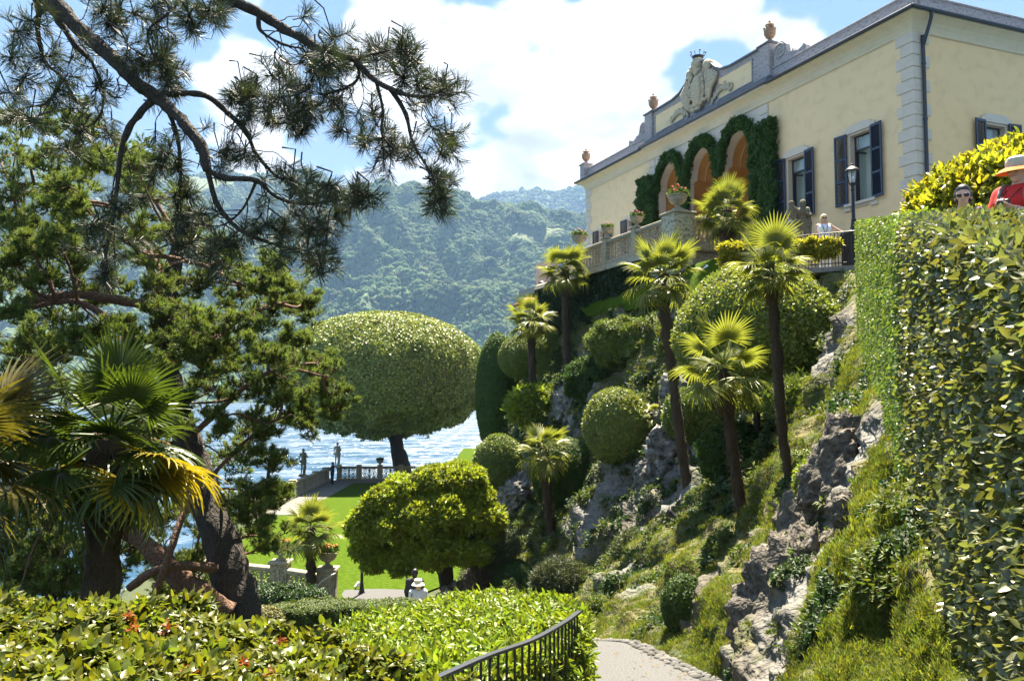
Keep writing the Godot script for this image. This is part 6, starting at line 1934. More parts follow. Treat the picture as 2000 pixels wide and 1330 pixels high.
# right hand, wrist at the origin, fingers along -y, palm towards +z, thumb on +x
func make_hand(curl: float) -> ArrayMesh:
	var b := [[Vector3(0, 0, 0), Vector3(0, -0.03, 0), 0.021, 0.024]]
	for k in 4:
		var x := -0.03 + 0.02 * k
		var l: float = [0.062, 0.074, 0.08, 0.074][k]
		var p := Vector3(x, -0.085 - 0.004 * (1.5 - absf(k - 1.7)), 0)
		b.append([Vector3(x * 0.5, -0.02, 0), p, 0.015, 0.0115])
		var an := curl * 0.7
		for s in 3:
			var seg: float = l * [0.45, 0.31, 0.24][s]
			var q := p + Vector3(0, -cos(an), sin(an)) * seg
			b.append([p, q, 0.0092 - 0.0008 * s, 0.0085 - 0.001 * s])
			p = q
			an += curl * 0.85
	var t := Vector3(0.02, -0.03, 0.006)
	var t1 := t + Vector3(0.028, -0.03, 0.012)
	var t2 := t1 + Vector3(0.008, -0.03, 0.008 + 0.012 * curl)
	b.append([Vector3(0.01, -0.015, 0), t, 0.016, 0.015])
	b.append([t, t1, 0.0125, 0.0105])
	b.append([t1, t2, 0.01, 0.008])
	var m := MB.new()
	flesh(m, b, 0.0046, 0.006)
	return m.mesh()

# J: joints of the pose. Facing +z; x to the figure's own left
func pose(h := 1.66) -> Dictionary:
	var k := h / 1.66
	var d := {
		hip = Vector3(0, 0.88, 0), waist = Vector3(0, 1.04, 0.005), chest = Vector3(0, 1.25, 0.01), neck = Vector3(0, 1.4, -0.005), head = Vector3(0, 1.545, 0.012),
		hl = Vector3(0.085, 0.87, 0), hr = Vector3(-0.085, 0.87, 0), kl = Vector3(0.095, 0.48, 0.015), kr = Vector3(-0.095, 0.48, 0.015), al = Vector3(0.1, 0.085, -0.01), ar = Vector3(-0.1, 0.085, -0.01),
		sl = Vector3(0.165, 1.35, -0.01), sr = Vector3(-0.165, 1.35, -0.01), el = Vector3(0.215, 1.09, -0.03), er = Vector3(-0.215, 1.09, -0.03), wl = Vector3(0.225, 0.86, 0.04), wr = Vector3(-0.225, 0.86, 0.04)}
	for n in d: d[n] *= k
	return d
func body_bones(j: Dictionary, f := 1.0) -> Array:
	return [
		[j.hl, j.kl, 0.082 * f, 0.055], [j.hr, j.kr, 0.082 * f, 0.055], [j.kl, j.al, 0.055, 0.036], [j.kr, j.ar, 0.055, 0.036],
		[j.al, j.al + Vector3(0, -0.05, 0.13), 0.035, 0.028], [j.ar, j.ar + Vector3(0, -0.05, 0.13), 0.035, 0.028],
		[j.hl, j.hr, 0.1 * f, 0.1 * f], [j.hip, j.waist, 0.115 * f, 0.1 * f], [j.waist, j.chest, 0.105 * f, 0.115 * f], [j.chest + Vector3(0.07, 0, 0.02), j.chest + Vector3(-0.07, 0, 0.02), 0.1, 0.1], [j.sl * 0.85 + j.chest * 0.15, j.sr * 0.85 + j.chest * 0.15, 0.07, 0.07], [j.chest, j.neck, 0.1, 0.055],
		[j.neck, j.head + Vector3(0, -0.03, -0.01), 0.05, 0.052],
		[j.sl, j.el, 0.048, 0.038], [j.sr, j.er, 0.048, 0.038], [j.el, j.wl, 0.037, 0.025], [j.er, j.wr, 0.037, 0.025]]
func head_bones(c: Vector3) -> Array:
	return [
		[c + Vector3(0, 0.035, -0.022), c + Vector3(0, 0.03, 0.012), 0.082, 0.074], [c + Vector3(0, -0.005, 0.03), c + Vector3(0, -0.055, 0.04), 0.062, 0.045], [c + Vector3(0, -0.07, 0.05), c + Vector3(0, -0.085, 0.052), 0.03, 0.026],
		[c + Vector3(0, 0.012, 0.088), c + Vector3(0, -0.022, 0.108), 0.011, 0.014], [c + Vector3(0.016, -0.055, 0.085), c + Vector3(-0.016, -0.055, 0.085), 0.011, 0.011],
		[c + Vector3(0.078, 0.012, -0.01), c + Vector3(0.082, -0.025, 0.0), 0.014, 0.01], [c + Vector3(-0.078, 0.012, -0.01), c + Vector3(-0.082, -0.025, 0.0), 0.014, 0.01], [c + Vector3(0, -0.09, -0.01), c + Vector3(0, -0.13, -0.02), 0.05, 0.052]]
func face_parts(o: Node3D, c: Vector3, shades: bool) -> void:
	var m := MB.new()
	m.blob(c + Vector3(0, -0.053, 0.094), Vector3(0.022, 0.007, 0.006), 10, 6)
	put("lips", m.mesh(), mat(0.42, 0.16, 0.13, 0.5), o)
	for s in [-1.0, 1.0]:
		m = MB.new()
		m.blob(c + Vector3(0.031 * s, 0.006, 0.083), Vector3(0.012, 0.008, 0.008), 10, 7)
		put("eye", m.mesh(), mat(0.05, 0.035, 0.025, 0.2), o)
	if shades:
		m = MB.new()
		for s in [-1.0, 1.0]:
			m.blob(c + Vector3(0.034 * s, 0.006, 0.096), Vector3(0.031, 0.021, 0.009), 14, 8)
			m.tube(PackedVector3Array([c + Vector3(0.062 * s, 0.012, 0.09), c + Vector3(0.082 * s, 0.014, 0.03), c + Vector3(0.084 * s, 0.01, -0.01)]), PackedFloat32Array([0.004, 0.003, 0.003]), 5)
		m.tube(PackedVector3Array([c + Vector3(-0.012, 0.012, 0.102), c + Vector3(0.012, 0.012, 0.102)]), PackedFloat32Array([0.004, 0.004]), 5)
		put("sunglasses", m.mesh(), mat(0.01, 0.009, 0.009, 0.12), o)
func person(label: String, at: Vector3, turn: float, j: Dictionary, skin: Material, cell: float, grip := [false, false]) -> Node3D:
	var o := thing("person", label, "person", at, "", Basis(Vector3.UP, turn))
	var m := MB.new()
	flesh(m, body_bones(j), cell, 0.045)
	flesh(m, head_bones(j.head), minf(cell, 0.0075), 0.018)
	put("body", m.mesh(), skin, o)
	for s in 2:
		var e: Vector3 = j.el if s == 0 else j.er
		var w: Vector3 = j.wl if s == 0 else j.wr
		var y := -(w - e).normalized()
		var x := Vector3(1 if s == 1 else -1, 0, 0.4)
		x = (x - y * x.dot(y)).normalized()
		var z := x.cross(y)
		if s == 0: z = -z
		put("hand", hand_grip if grip[s] else hand_open, skin, o, Transform3D(Basis(x, y, z), w))
	return o
func wear(o: Node3D, called: String, bones: Array, m: Material, cell := 0.016, blend := 0.05) -> void:
	var b := MB.new()
	flesh(b, bones, cell, blend)
	put(called, b.mesh(), m, o)
var weave: NoiseTexture2D
func cloth(r: float, g: float, b: float) -> StandardMaterial3D:
	if weave == null: weave = tex(501, 0.05, [[0.2, 0.8, 0.8, 0.8], [0.6, 1, 1, 1], [0.9, 1.12, 1.12, 1.12]])
	return mat(r, g, b, 0.9, weave, 3.0)

func build_people() -> void:
	hand_open = make_hand(0.35)
	hand_grip = make_hand(1.2)
	var skin := mat(0.56, 0.34, 0.25, 0.55)
	skin.subsurf_scatter_enabled = true
	skin.subsurf_scatter_strength = 0.15
	var pale := mat(0.50, 0.31, 0.23, 0.55)
	# the visitor at the terrace railing
	var j := pose(1.62)
	j.el = Vector3(0.36, 1.18, 0.0)
	j.wl = Vector3(0.56, 1.06, 0.12)
	j.er = Vector3(-0.22, 1.08, -0.08)
	j.wr = Vector3(-0.2, 0.88, 0.02)
	var o := person("blonde person in white sleeveless top leaning on the terrace railing", Vector3(8.72, 3.38, -23.2), 0.2 - 0.35, j, skin, 0.018)
	face_parts(o, j.head, true)
	var white := cloth(0.78, 0.78, 0.84)
	wear(o, "top", [[j.hip + Vector3(0, 0.02, 0), j.waist, 0.145, 0.125], [j.waist, j.chest, 0.125, 0.13], [j.chest + Vector3(0.075, 0, 0.02), j.chest + Vector3(-0.075, 0, 0.02), 0.115, 0.115], [j.sl * 0.72 + j.chest * 0.28, j.sr * 0.72 + j.chest * 0.28, 0.072, 0.072]], white)
	wear(o, "trousers", [[j.hl, j.hr, 0.115, 0.115], [j.hl, j.kl, 0.1, 0.08], [j.hr, j.kr, 0.1, 0.08], [j.kl, j.al + Vector3(0, 0.03, 0), 0.08, 0.07], [j.kr, j.ar + Vector3(0, 0.03, 0), 0.08, 0.07]], white)
	var blonde := mat(0.62, 0.47, 0.24, 0.5)
	wear(o, "hair", [[j.head + Vector3(0, 0.05, -0.03), j.head + Vector3(0, 0.055, 0.012), 0.09, 0.078], [j.head + Vector3(0.075, 0.0, -0.015), j.head + Vector3(0.08, -0.09, 0.01), 0.036, 0.034], [j.head + Vector3(-0.075, 0.0, -0.015), j.head + Vector3(-0.08, -0.09, 0.01), 0.036, 0.034], [j.head + Vector3(0, 0.02, -0.06), j.head + Vector3(0, -0.09, -0.06), 0.06, 0.06], [j.head + Vector3(0.04, 0.07, 0.06), j.head + Vector3(-0.04, 0.07, 0.06), 0.024, 0.024]], blonde, 0.012, 0.03)
	var m := MB.new()
	m.tube(smooth_path([j.neck + Vector3(0.07, 0, 0.0), j.chest + Vector3(0.06, 0.05, 0.15), j.waist + Vector3(0.0, 0.05, 0.16), j.chest + Vector3(-0.06, 0.05, 0.15), j.neck + Vector3(-0.07, 0, 0.0)], 4), taper(17, 0.007, 0.007), 5)
	put("camera_strap", m.mesh(), mat(0.02, 0.02, 0.025), o)
	# two walkers behind the glossy hedge
	j = pose(1.66)
	o = person("dark-haired person in sunglasses and purple shirt behind the hedge", Vector3(5.12, 0.68, -9.4), -0.5, j, pale, 0.018)
	face_parts(o, j.head, true)
	wear(o, "shirt", [[j.hip, j.waist, 0.135, 0.125], [j.waist, j.chest, 0.125, 0.13], [j.chest + Vector3(0.075, 0, 0.02), j.chest + Vector3(-0.075, 0, 0.02), 0.115, 0.115], [j.sl * 0.9 + j.chest * 0.1, j.sr * 0.9 + j.chest * 0.1, 0.078, 0.078], [j.sl, j.sl.lerp(j.el, 0.55), 0.066, 0.064], [j.sr, j.sr.lerp(j.er, 0.55), 0.066, 0.064]], cloth(0.085, 0.02, 0.11))
	wear(o, "trousers", [[j.hl, j.hr, 0.115, 0.115], [j.hl, j.kl, 0.1, 0.075], [j.hr, j.kr, 0.1, 0.075], [j.kl, j.al, 0.075, 0.06], [j.kr, j.ar, 0.075, 0.06]], cloth(0.04, 0.045, 0.06))
	wear(o, "hair", [[j.head + Vector3(0, 0.055, -0.04), j.head + Vector3(0, 0.075, -0.005), 0.092, 0.076], [j.head + Vector3(0, 0.0, -0.06), j.head + Vector3(0, -0.08, -0.06), 0.075, 0.065], [j.head + Vector3(0.068, 0.03, -0.01), j.head + Vector3(0.074, -0.03, -0.02), 0.026, 0.02], [j.head + Vector3(-0.068, 0.03, -0.01), j.head + Vector3(-0.074, -0.03, -0.02), 0.026, 0.02]], mat(0.02, 0.014, 0.011, 0.4), 0.01, 0.03)
	j = pose(1.7)
	j.el = Vector3(0.24, 1.12, 0.03)
	j.er = Vector3(-0.25, 1.12, 0.05)
	j.wl = Vector3(0.06, 1.2, 0.27)
	j.wr = Vector3(-0.07, 1.2, 0.27)
	o = person("person in red shirt and sun hat holding a camera behind the hedge", Vector3(4.9, 0.56, -8.0), -1.0, j, skin, 0.018, [true, true])
	face_parts(o, j.head, true)
	wear(o, "shirt", [[j.hip, j.waist, 0.15, 0.145], [j.waist, j.chest, 0.145, 0.145], [j.chest + Vector3(0.085, 0, 0.02), j.chest + Vector3(-0.085, 0, 0.02), 0.125, 0.125], [j.sl * 0.95 + j.chest * 0.05, j.sr * 0.95 + j.chest * 0.05, 0.085, 0.085], [j.sl, j.sl.lerp(j.el, 0.75), 0.078, 0.085], [j.sr, j.sr.lerp(j.er, 0.75), 0.078, 0.085], [j.neck + Vector3(0, -0.03, 0), j.chest, 0.07, 0.1]], cloth(0.55, 0.022, 0.02))
	wear(o, "trousers", [[j.hl, j.hr, 0.12, 0.12], [j.hl, j.kl, 0.105, 0.08], [j.hr, j.kr, 0.105, 0.08], [j.kl, j.al, 0.08, 0.065], [j.kr, j.ar, 0.08, 0.065]], cloth(0.12, 0.11, 0.09))
	var hat := MB.new()
	var hx := Transform3D(Basis(Vector3.RIGHT, 0.12), j.head + Vector3(0, 0.05, 0.0))
	hat.lathe([[0.104, 0.0], [0.102, 0.05], [0.09, 0.085], [0.05, 0.105], [0.0, 0.108]], 28, hx)
	put("hat", hat.mesh(), cloth(0.46, 0.43, 0.36), o)
	hat = MB.new()
	hat.lathe([[0.1, 0.004], [0.15, -0.012], [0.19, -0.045], [0.188, -0.052], [0.148, -0.02], [0.1, -0.004]], 32, hx)
	var brim := cloth(0.62, 0.17, 0.03)
	put("hat_brim", hat.mesh(), brim, o)
	m = MB.new()
	m.box(Vector3(-0.055, 1.2, 0.27), Vector3(0.055, 1.275, 0.32), 0.008)
	m.lathe([[0.028, 0.0], [0.03, 0.03], [0.027, 0.045], [0.0, 0.045]], 16, Transform3D(Basis(Vector3.RIGHT, PI / 2), Vector3(0, 1.235, 0.318)))
	put("camera", m.mesh(), mat(0.03, 0.03, 0.033, 0.4), o)
	for s in [-1.0, 1.0]:
		m = MB.new()
		m.tube(smooth_path([j.neck + Vector3(0.075 * s, 0.03, 0.0), j.chest + Vector3(0.06 * s, 0.08, 0.15), Vector3(0.05 * s, 1.27, 0.28)], 4), taper(9, 0.005, 0.005), 5)
		put("camera_strap", m.mesh(), mat(0.015, 0.015, 0.017), o)
		m = MB.new()
		m.tube(smooth_path([j.sl * Vector3(s * 0.7, 1, 1) + Vector3(0, 0.06, -0.08), j.sl * Vector3(s * 0.72, 1, 1) + Vector3(0, 0.085, 0.02), j.chest + Vector3(0.12 * s, 0.06, 0.135), j.waist + Vector3(0.14 * s, 0.02, 0.1)], 4), taper(13, 0.02, 0.018), 6)
		put("backpack_strap", m.mesh(), mat(0.15, 0.15, 0.16), o)
	# the pair walking down towards the lawn
	j = pose(1.62)
	o = person("person in a pale sun hat and patterned top walking down the path", Vector3(-2.42, -6.4, -22.0), PI + 0.25, j, skin, 0.022)
	face_parts(o, j.head, false)
	wear(o, "top", [[j.hip, j.waist, 0.155, 0.14], [j.waist, j.chest, 0.14, 0.135], [j.chest + Vector3(0.075, 0, 0.0), j.chest + Vector3(-0.075, 0, 0.0), 0.12, 0.12], [j.sl * 0.95 + j.chest * 0.05, j.sr * 0.95 + j.chest * 0.05, 0.08, 0.08], [j.sl, j.sl.lerp(j.el, 0.8), 0.07, 0.07], [j.sr, j.sr.lerp(j.er, 0.8), 0.07, 0.07]], mat(1, 1, 1, 0.9, tex(502, 0.06, [[0.3, 0.3, 0.32, 0.34], [0.45, 0.66, 0.66, 0.68], [0.8, 0.75, 0.75, 0.76]], 2), 2.5), 0.02)
	wear(o, "trousers", [[j.hl, j.hr, 0.125, 0.125], [j.hl, j.kl, 0.11, 0.08], [j.hr, j.kr, 0.11, 0.08], [j.kl, j.al, 0.08, 0.065], [j.kr, j.ar, 0.08, 0.065]], cloth(0.3, 0.29, 0.27), 0.02)
	m = MB.new()
	m.lathe([[0.17, -0.03], [0.13, 0.02], [0.105, 0.03], [0.103, 0.09], [0.08, 0.125], [0.0, 0.135]], 24, Transform3D(Basis.IDENTITY, j.head + Vector3(0, 0.02, 0)))
	put("hat", m.mesh(), cloth(0.68, 0.64, 0.54), o)
	wear(o, "hair", [[j.head + Vector3(0, 0.03, -0.03), j.head + Vector3(0, -0.06, -0.045), 0.088, 0.07]], blonde, 0.014, 0.03)
	m = MB.new()
	m.box(Vector3(-0.06, 0.75, -0.14), Vector3(0.06, 1.0, 0.14), 0.03, Transform3D(Basis.IDENTITY, Vector3(0.24, -0.1, 0)))
	m.tube(smooth_path([Vector3(0.24, 0.88, 0.0), Vector3(0.2, 1.2, 0.1), Vector3(0.12, 1.42, 0.0), Vector3(0.2, 1.2, -0.12), Vector3(0.24, 0.88, 0.0)], 4), taper(17, 0.012, 0.012), 5)
	put("bag", m.mesh(), mat(0.015, 0.015, 0.02, 0.6), o)
	j = pose(1.72)
	o = person("black-haired person just ahead of the one in the pale hat", Vector3(-2.62, -6.42, -23.0), PI - 0.1, j, pale, 0.022)
	face_parts(o, j.head, false)
	dark_clothes(o, j, cloth(0.03, 0.03, 0.035))
	j = pose(1.64)
	j.er = Vector3(-0.2, 1.1, 0.08)
	j.wr = Vector3(-0.12, 1.05, 0.28)
	o = person("person in dark clothes standing by the lakeside balustrade", Vector3(-12.95, -6.52, -61.0), -1.7, j, pale, 0.025)
	face_parts(o, j.head, false)
	dark_clothes(o, j, cloth(0.02, 0.02, 0.024))

func dark_clothes(o: Node3D, j: Dictionary, m: Material) -> void:
	wear(o, "jacket", [[j.hip, j.waist, 0.15, 0.135], [j.waist, j.chest, 0.135, 0.135], [j.chest + Vector3(0.075, 0, 0.0), j.chest + Vector3(-0.075, 0, 0.0), 0.12, 0.12], [j.sl * 0.95 + j.chest * 0.05, j.sr * 0.95 + j.chest * 0.05, 0.08, 0.08], [j.sl, j.el, 0.068, 0.055], [j.sr, j.er, 0.068, 0.055], [j.el, j.wl, 0.055, 0.042], [j.er, j.wr, 0.055, 0.042]], m, 0.022)
	wear(o, "trousers", [[j.hl, j.hr, 0.12, 0.12], [j.hl, j.kl, 0.105, 0.075], [j.hr, j.kr, 0.105, 0.075], [j.kl, j.al, 0.075, 0.06], [j.kr, j.ar, 0.075, 0.06]], m, 0.022)
	wear(o, "hair", [[j.head + Vector3(0, 0.045, -0.03), j.head + Vector3(0, 0.055, 0.0), 0.092, 0.08], [j.head + Vector3(0, 0.0, -0.05), j.head + Vector3(0, -0.08, -0.05), 0.075, 0.06]], mat(0.012, 0.01, 0.009, 0.4), 0.014, 0.03)

# ---------------------------------------------------------------- garden things
func statue(label: String, at: Vector3, turn: float, m: Material, h: float, child := false) -> void:
	var o := thing("statue", label, "statue", at, "", Basis(Vector3.UP, turn))
	var j := pose(h)
	j.el = Vector3(0.27, 1.12, 0.06) * (h / 1.66)
	j.wl = Vector3(0.1, 1.2, 0.2) * (h / 1.66)
	j.kr = j.kr + Vector3(0, 0, 0.07)
	j.head += Vector3(0.02, 0, 0.01)
	var b := body_bones(j, 1.05)
	b.append_array(head_bones(j.head))
	b.append([j.head + Vector3(0, 0.06, -0.03), j.head + Vector3(0, 0.0, -0.06), 0.085, 0.07])
	# a cloak falling from the shoulder to the feet
	b.append([j.sl + Vector3(0, 0.02, -0.06), j.hl + Vector3(0.1, 0, -0.09), 0.07, 0.09])
	b.append([j.hl + Vector3(0.1, 0, -0.09), Vector3(0.12, 0.05, -0.1), 0.09, 0.1])
	b.append([j.hr + Vector3(-0.03, 0.05, 0.08), j.kl + Vector3(0.08, 0, 0.05), 0.06, 0.07])
	b.append([j.wl, j.wl + Vector3(0, -0.06, 0.02), 0.035, 0.03])
	b.append([j.wr, j.wr + Vector3(0, -0.08, 0.02), 0.032, 0.026])
	if child:
		var c := Vector3(-0.3, 1.0, 0.25)
		b.append_array([[c, c + Vector3(0, 0.2, 0), 0.1, 0.09], [c + Vector3(0, 0.32, 0.02), c + Vector3(0, 0.34, 0.02), 0.085, 0.08], [c, c + Vector3(0.1, -0.22, 0.05), 0.06, 0.05], [c + Vector3(0.08, 0.2, 0), c + Vector3(0.2, 0.1, 0.02), 0.045, 0.035], [j.er, c, 0.05, 0.05]])
	var w := MB.new()
	flesh(w, b, 0.018, 0.04)
	put("figure", w.mesh(), m, o)
	w = MB.new()
	w.box(Vector3(-0.24, -0.12, -0.22), Vector3(0.24, 0.04, 0.24), 0.02)
	put("base", w.mesh(), m, o)

func lamp_post(label: String, at: Vector3, h: float) -> void:
	var o := thing("lamp_post", label, "lamp", at)
	var m := MB.new()
	m.lathe([[0.14, 0.0], [0.14, 0.04], [0.1, 0.07], [0.075, 0.2], [0.06, 0.32], [0.075, 0.34], [0.05, 0.38], [0.042, h - 0.75], [0.06, h - 0.73], [0.04, h - 0.68], [0.05, h - 0.62], [0.1, h - 0.56], [0.1, h - 0.545]], 14, Transform3D.IDENTITY, 0.12, 7)
	put("post", m.mesh(), iron, o)
	m = MB.new()
	for k in 6:
		var a := Vector3(cos(k * TAU / 6), 0, sin(k * TAU / 6))
		m.tube(PackedVector3Array([a * 0.09 + Vector3(0, h - 0.55, 0), a * 0.145 + Vector3(0, h - 0.22, 0)]), PackedFloat32Array([0.009, 0.009]), 5)
	m.lathe([[0.2, h - 0.22], [0.19, h - 0.19], [0.12, h - 0.12], [0.06, h - 0.09], [0.05, h - 0.06], [0.03, h - 0.04], [0.035, h - 0.02], [0.0, h]], 18)
	m.lathe([[0.0, h - 0.225], [0.2, h - 0.22]], 18)
	put("lantern", m.mesh(), iron, o)
	m = MB.new()
	m.lathe([[0.085, h - 0.54], [0.138, h - 0.225]], 6)
	var g := StandardMaterial3D.new()
	g.albedo_color = Color(0.9, 0.95, 1.0, 0.2)
	g.roughness = 0.05
	g.transparency = BaseMaterial3D.TRANSPARENCY_ALPHA
	put("glass", m.mesh(), g, o)
	m = MB.new()
	m.blob(Vector3(0, h - 0.4, 0), Vector3(0.045, 0.06, 0.045), 10, 8)
	put("bulb", m.mesh(), mat(0.8, 0.8, 0.78, 0.3), o)

func spotlight(label: String, at: Vector3, turn: float, body: Material) -> void:
	var o := thing("garden_spotlight", label, "spotlight", at, "", Basis(Vector3.UP, turn))
	var m := MB.new()
	m.tube(PackedVector3Array([Vector3(0, -0.1, 0), Vector3(0, 0.34, 0)]), PackedFloat32Array([0.018, 0.018]), 8)
	put("stake", m.mesh(), iron, o)
	m = MB.new()
	m.lathe([[0.0, -0.1], [0.05, -0.1], [0.06, -0.02], [0.085, 0.05], [0.09, 0.1], [0.07, 0.095], [0.0, 0.08]], 16, Transform3D(Basis(Vector3.BACK, -1.0), Vector3(0.07, 0.36, 0)))
	put("head", m.mesh(), body, o)

func build_railing() -> void:
	var o := thing("iron_railing", "dark iron railing with flat handrail beside the descending path", "railing", Vector3(0.0, -2.4, -5))
	var base := o.position
	var pts := smooth_path([Vector3(-0.85, -0.98, -2.2), Vector3(-0.62, -1.1, -2.9), Vector3(-0.42, -1.22, -3.56), Vector3(-0.14, -1.33, -4.35), Vector3(0.12, -1.43, -5.0), Vector3(0.36, -1.54, -5.8), Vector3(0.5, -1.61, -6.35)], 6)
	var steel := mat(0.04, 0.046, 0.056, 0.4, null, 1.0, null, 1.0, 0.4)
	var m := MB.new()
	for i in pts.size() - 1:
		var a := pts[i] - base
		var b := pts[i + 1] - base
		var s := (b - a).cross(Vector3.UP).normalized() * 0.018
		var t := Vector3(0, 0.008, 0)
		m.quad(a - s + t, b - s + t, b + s + t, a + s + t)
		m.quad(a + s - t, b + s - t, b - s - t, a - s - t)
		m.quad(a + s + t, b + s + t, b + s - t, a + s - t)
		m.quad(b - s + t, a - s + t, a - s - t, b - s - t)
	put("handrail", m.mesh(), steel, o)
	var length := 0.0
	var next := 0.06
	for i in pts.size() - 1:
		var l := pts[i].distance_to(pts[i + 1])
		while next < length + l:
			var p := pts[i].lerp(pts[i + 1], (next - length) / l)
			var foot := lut(-p.z, TD, TY) - 0.05
			m = MB.new()
			m.box(Vector3(-0.0055, foot - p.y, -0.0055), Vector3(0.0055, -0.01, 0.0055))
			put("baluster", m.mesh(), iron, o, Transform3D(Basis(Vector3.UP, 0.4), p - base))
			next += 0.115
		length += l

func build_small_things() -> void:
	build_railing()
	# upper path with its iron fence and lamp
	var pale := mat(0.2, 0.19, 0.175, 0.9, streaks2, 0.8)
	var m := MB.new()
	m.prism(PackedVector2Array([Vector2(7.6, 22.55), Vector2(9.35, 21.55), Vector2(12.5, 21.5), Vector2(12.5, 24.0), Vector2(9.6, 26.6), Vector2(7.0, 26.8), Vector2(6.4, 23.6)]), 3.24, 3.37, Transform3D(Basis(Vector3.RIGHT, Vector3(0, 0, -1), Vector3.UP), Vector3.ZERO))
	setting("upper_path", m.mesh(), pale)
	var o := thing("iron_fence", "dark iron fence with thin bars along the upper path edge", "fence", Vector3(8.0, 3.37, -22.4))
	var a := Vector3(7.7, 3.37, -22.62) - o.position
	var b := Vector3(9.4, 3.37, -21.65) - o.position
	for y in [0.1, 0.92]:
		m = MB.new()
		m.tube(PackedVector3Array([a + Vector3(0, y, 0), b + Vector3(0, y, 0)]), PackedFloat32Array([0.014, 0.014]), 6)
		put("rail", m.mesh(), iron, o)
	for i in 24:
		m = MB.new()
		m.box(Vector3(-0.008, -0.1, -0.008), Vector3(0.008, 0.93, 0.008))
		put("bar", m.mesh(), iron, o, Transform3D(Basis.IDENTITY, a.lerp(b, i / 23.0)))
	o = thing("lamp_pedestal", "dark slatted pedestal carrying the street lamp by the fence", "pedestal", Vector3(9.2, 3.37, -22.35))
	m = MB.new()
	m.box(Vector3(-0.22, -0.2, -0.22), Vector3(0.22, 0.9, 0.22), 0.01)
	put("core", m.mesh(), mat(0.06, 0.05, 0.042, 0.9), o)
	m = MB.new()
	m.box(Vector3(-0.28, 0.9, -0.28), Vector3(0.28, 0.98, 0.28), 0.01)
	put("cap", m.mesh(), iron, o)
	for s in 4:
		for k in 5:
			m = MB.new()
			m.box(Vector3(-0.02, -0.2, 0.22), Vector3(0.02, 0.9, 0.25), 0.004)
			put("slat", m.mesh(), mat(0.035, 0.032, 0.03, 0.8), o, Transform3D(Basis(Vector3.UP, s * PI / 2), Vector3.ZERO).translated_local(Vector3(-0.2 + 0.1 * k, 0, 0)))
	lamp_post("black lantern lamp on the pedestal beside the terrace fence", Vector3(9.2, 4.35, -22.35), 1.88)
	lamp_post("dark lamp post on the lawn beside the laurel tree", Vector3(-4.93, -6.55, -28.0), 3.1)
	lamp_post("dark lamp post in front of the red-roofed house", Vector3(1.55, 3.0, -43.5), 3.0)
	var white := mat(0.75, 0.75, 0.74, 0.5)
	spotlight("white garden spotlight on the lawn under the balustrade", Vector3(6.28, 3.75, -27.3), 0.0, white)
	spotlight("black garden spotlight at the edge of the upper lawn", Vector3(5.75, 3.45, -27.6), 2.6, mat(0.03, 0.03, 0.035, 0.4))
	spotlight("small white spotlight on the lower lawn near the lamp post", Vector3(-5.25, -6.75, -28.6), 0.6, white)
	spotlight("small black spotlight in the grass below the palms", Vector3(3.3, -2.8, -17.2), 2.8, mat(0.03, 0.03, 0.035, 0.4))
	# statues
	var marble := mat(0.45, 0.42, 0.36, 0.9, streaks2, 0.6, rough_bumps, 1.0)
	var mossy := mat(1, 1, 1, 0.95, tex(511, 0.03, [[0.25, 0.035, 0.035, 0.02], [0.5, 0.1, 0.09, 0.06], [0.75, 0.2, 0.18, 0.13]], 5), 1.5, rough_bumps, 1.0)
	statue("dark weathered statue on the lakeside wall", Vector3(-14.1, -5.42, -57), 0.6, mossy, 1.75)
	statue("pale stone statue at the corner of the lakeside balustrades", Vector3(-13.3, -5.42, -64.2), 0.3, marble, 1.75)
	statue("mossy stone statue holding a child beside the terrace railing", Vector3(8.72, 4.35, -24.9), -0.35, mossy, 1.45, true)
	var ped := thing("pedestal", "stone pedestal under the mossy statue with a child", "pedestal", Vector3(8.72, 3.37, -24.9))
	m = MB.new()
	m.box(Vector3(-0.32, -0.1, -0.32), Vector3(0.32, 0.78, 0.32), 0.02)
	put("block", m.mesh(), stone_old, ped)
	m = MB.new()
	m.box(Vector3(-0.38, 0.78, -0.38), Vector3(0.38, 0.86, 0.38), 0.02)
	put("cap", m.mesh(), stone_old, ped)
	# balustrades of the lower lawn
	var ochre_stone := mat(0.28, 0.22, 0.13, 0.95, streaks2, 0.7, rough_bumps, 1.0)
	balustrade("long weathered balustrade along the lakeside promenade", Vector3(-14.1, -6.5, -45), Vector3(-13.9, -6.5, -64.4), 0.95, [3, 6, 9, 12, 15, 18], stone_old)
	balustrade("sunlit ochre balustrade beside the great oak's trunk", Vector3(-13.4, -6.5, -64.6), Vector3(-7.4, -6.5, -64.8), 1.0, [0.2, 1.7, 3.3, 4.9], ochre_stone)
	balustrade("balustrade between the two flower urns by the small palm", Vector3(-7.6, -6.55, -28.1), Vector3(-5.95, -6.55, -27.1), 0.85, [], stone_old)
	balustrade("balustrade running from the flower urns towards the pine", Vector3(-11.0, -6.55, -29.6), Vector3(-7.7, -6.55, -28.15), 0.85, [1.6], stone_old)
	for p in [[Vector3(-7.65, -6.55, -28.15), "square stone pier under the orange-flowered urn"], [Vector3(-5.85, -6.55, -27.0), "panelled stone pier under the urn next to the small palm"]]:
		var pier := thing("stone_pier", p[1], "pier", p[0])
		m = MB.new()
		m.box(Vector3(-0.28, -0.3, -0.28), Vector3(0.28, 0.98, 0.28), 0.015)
		put("shaft", m.mesh(), stone_old, pier)
		m = MB.new()
		m.box(Vector3(-0.34, 0.98, -0.34), Vector3(0.34, 1.08, 0.34), 0.02)
		put("cap", m.mesh(), stone_old, pier)
		for k in 3:
			m = MB.new()
			m.box(Vector3(-0.2 + 0.15 * k, 0.0, 0.28), Vector3(-0.1 + 0.15 * k, 0.85, 0.3), 0.006)
			put("fluting", m.mesh(), stone_old, pier)
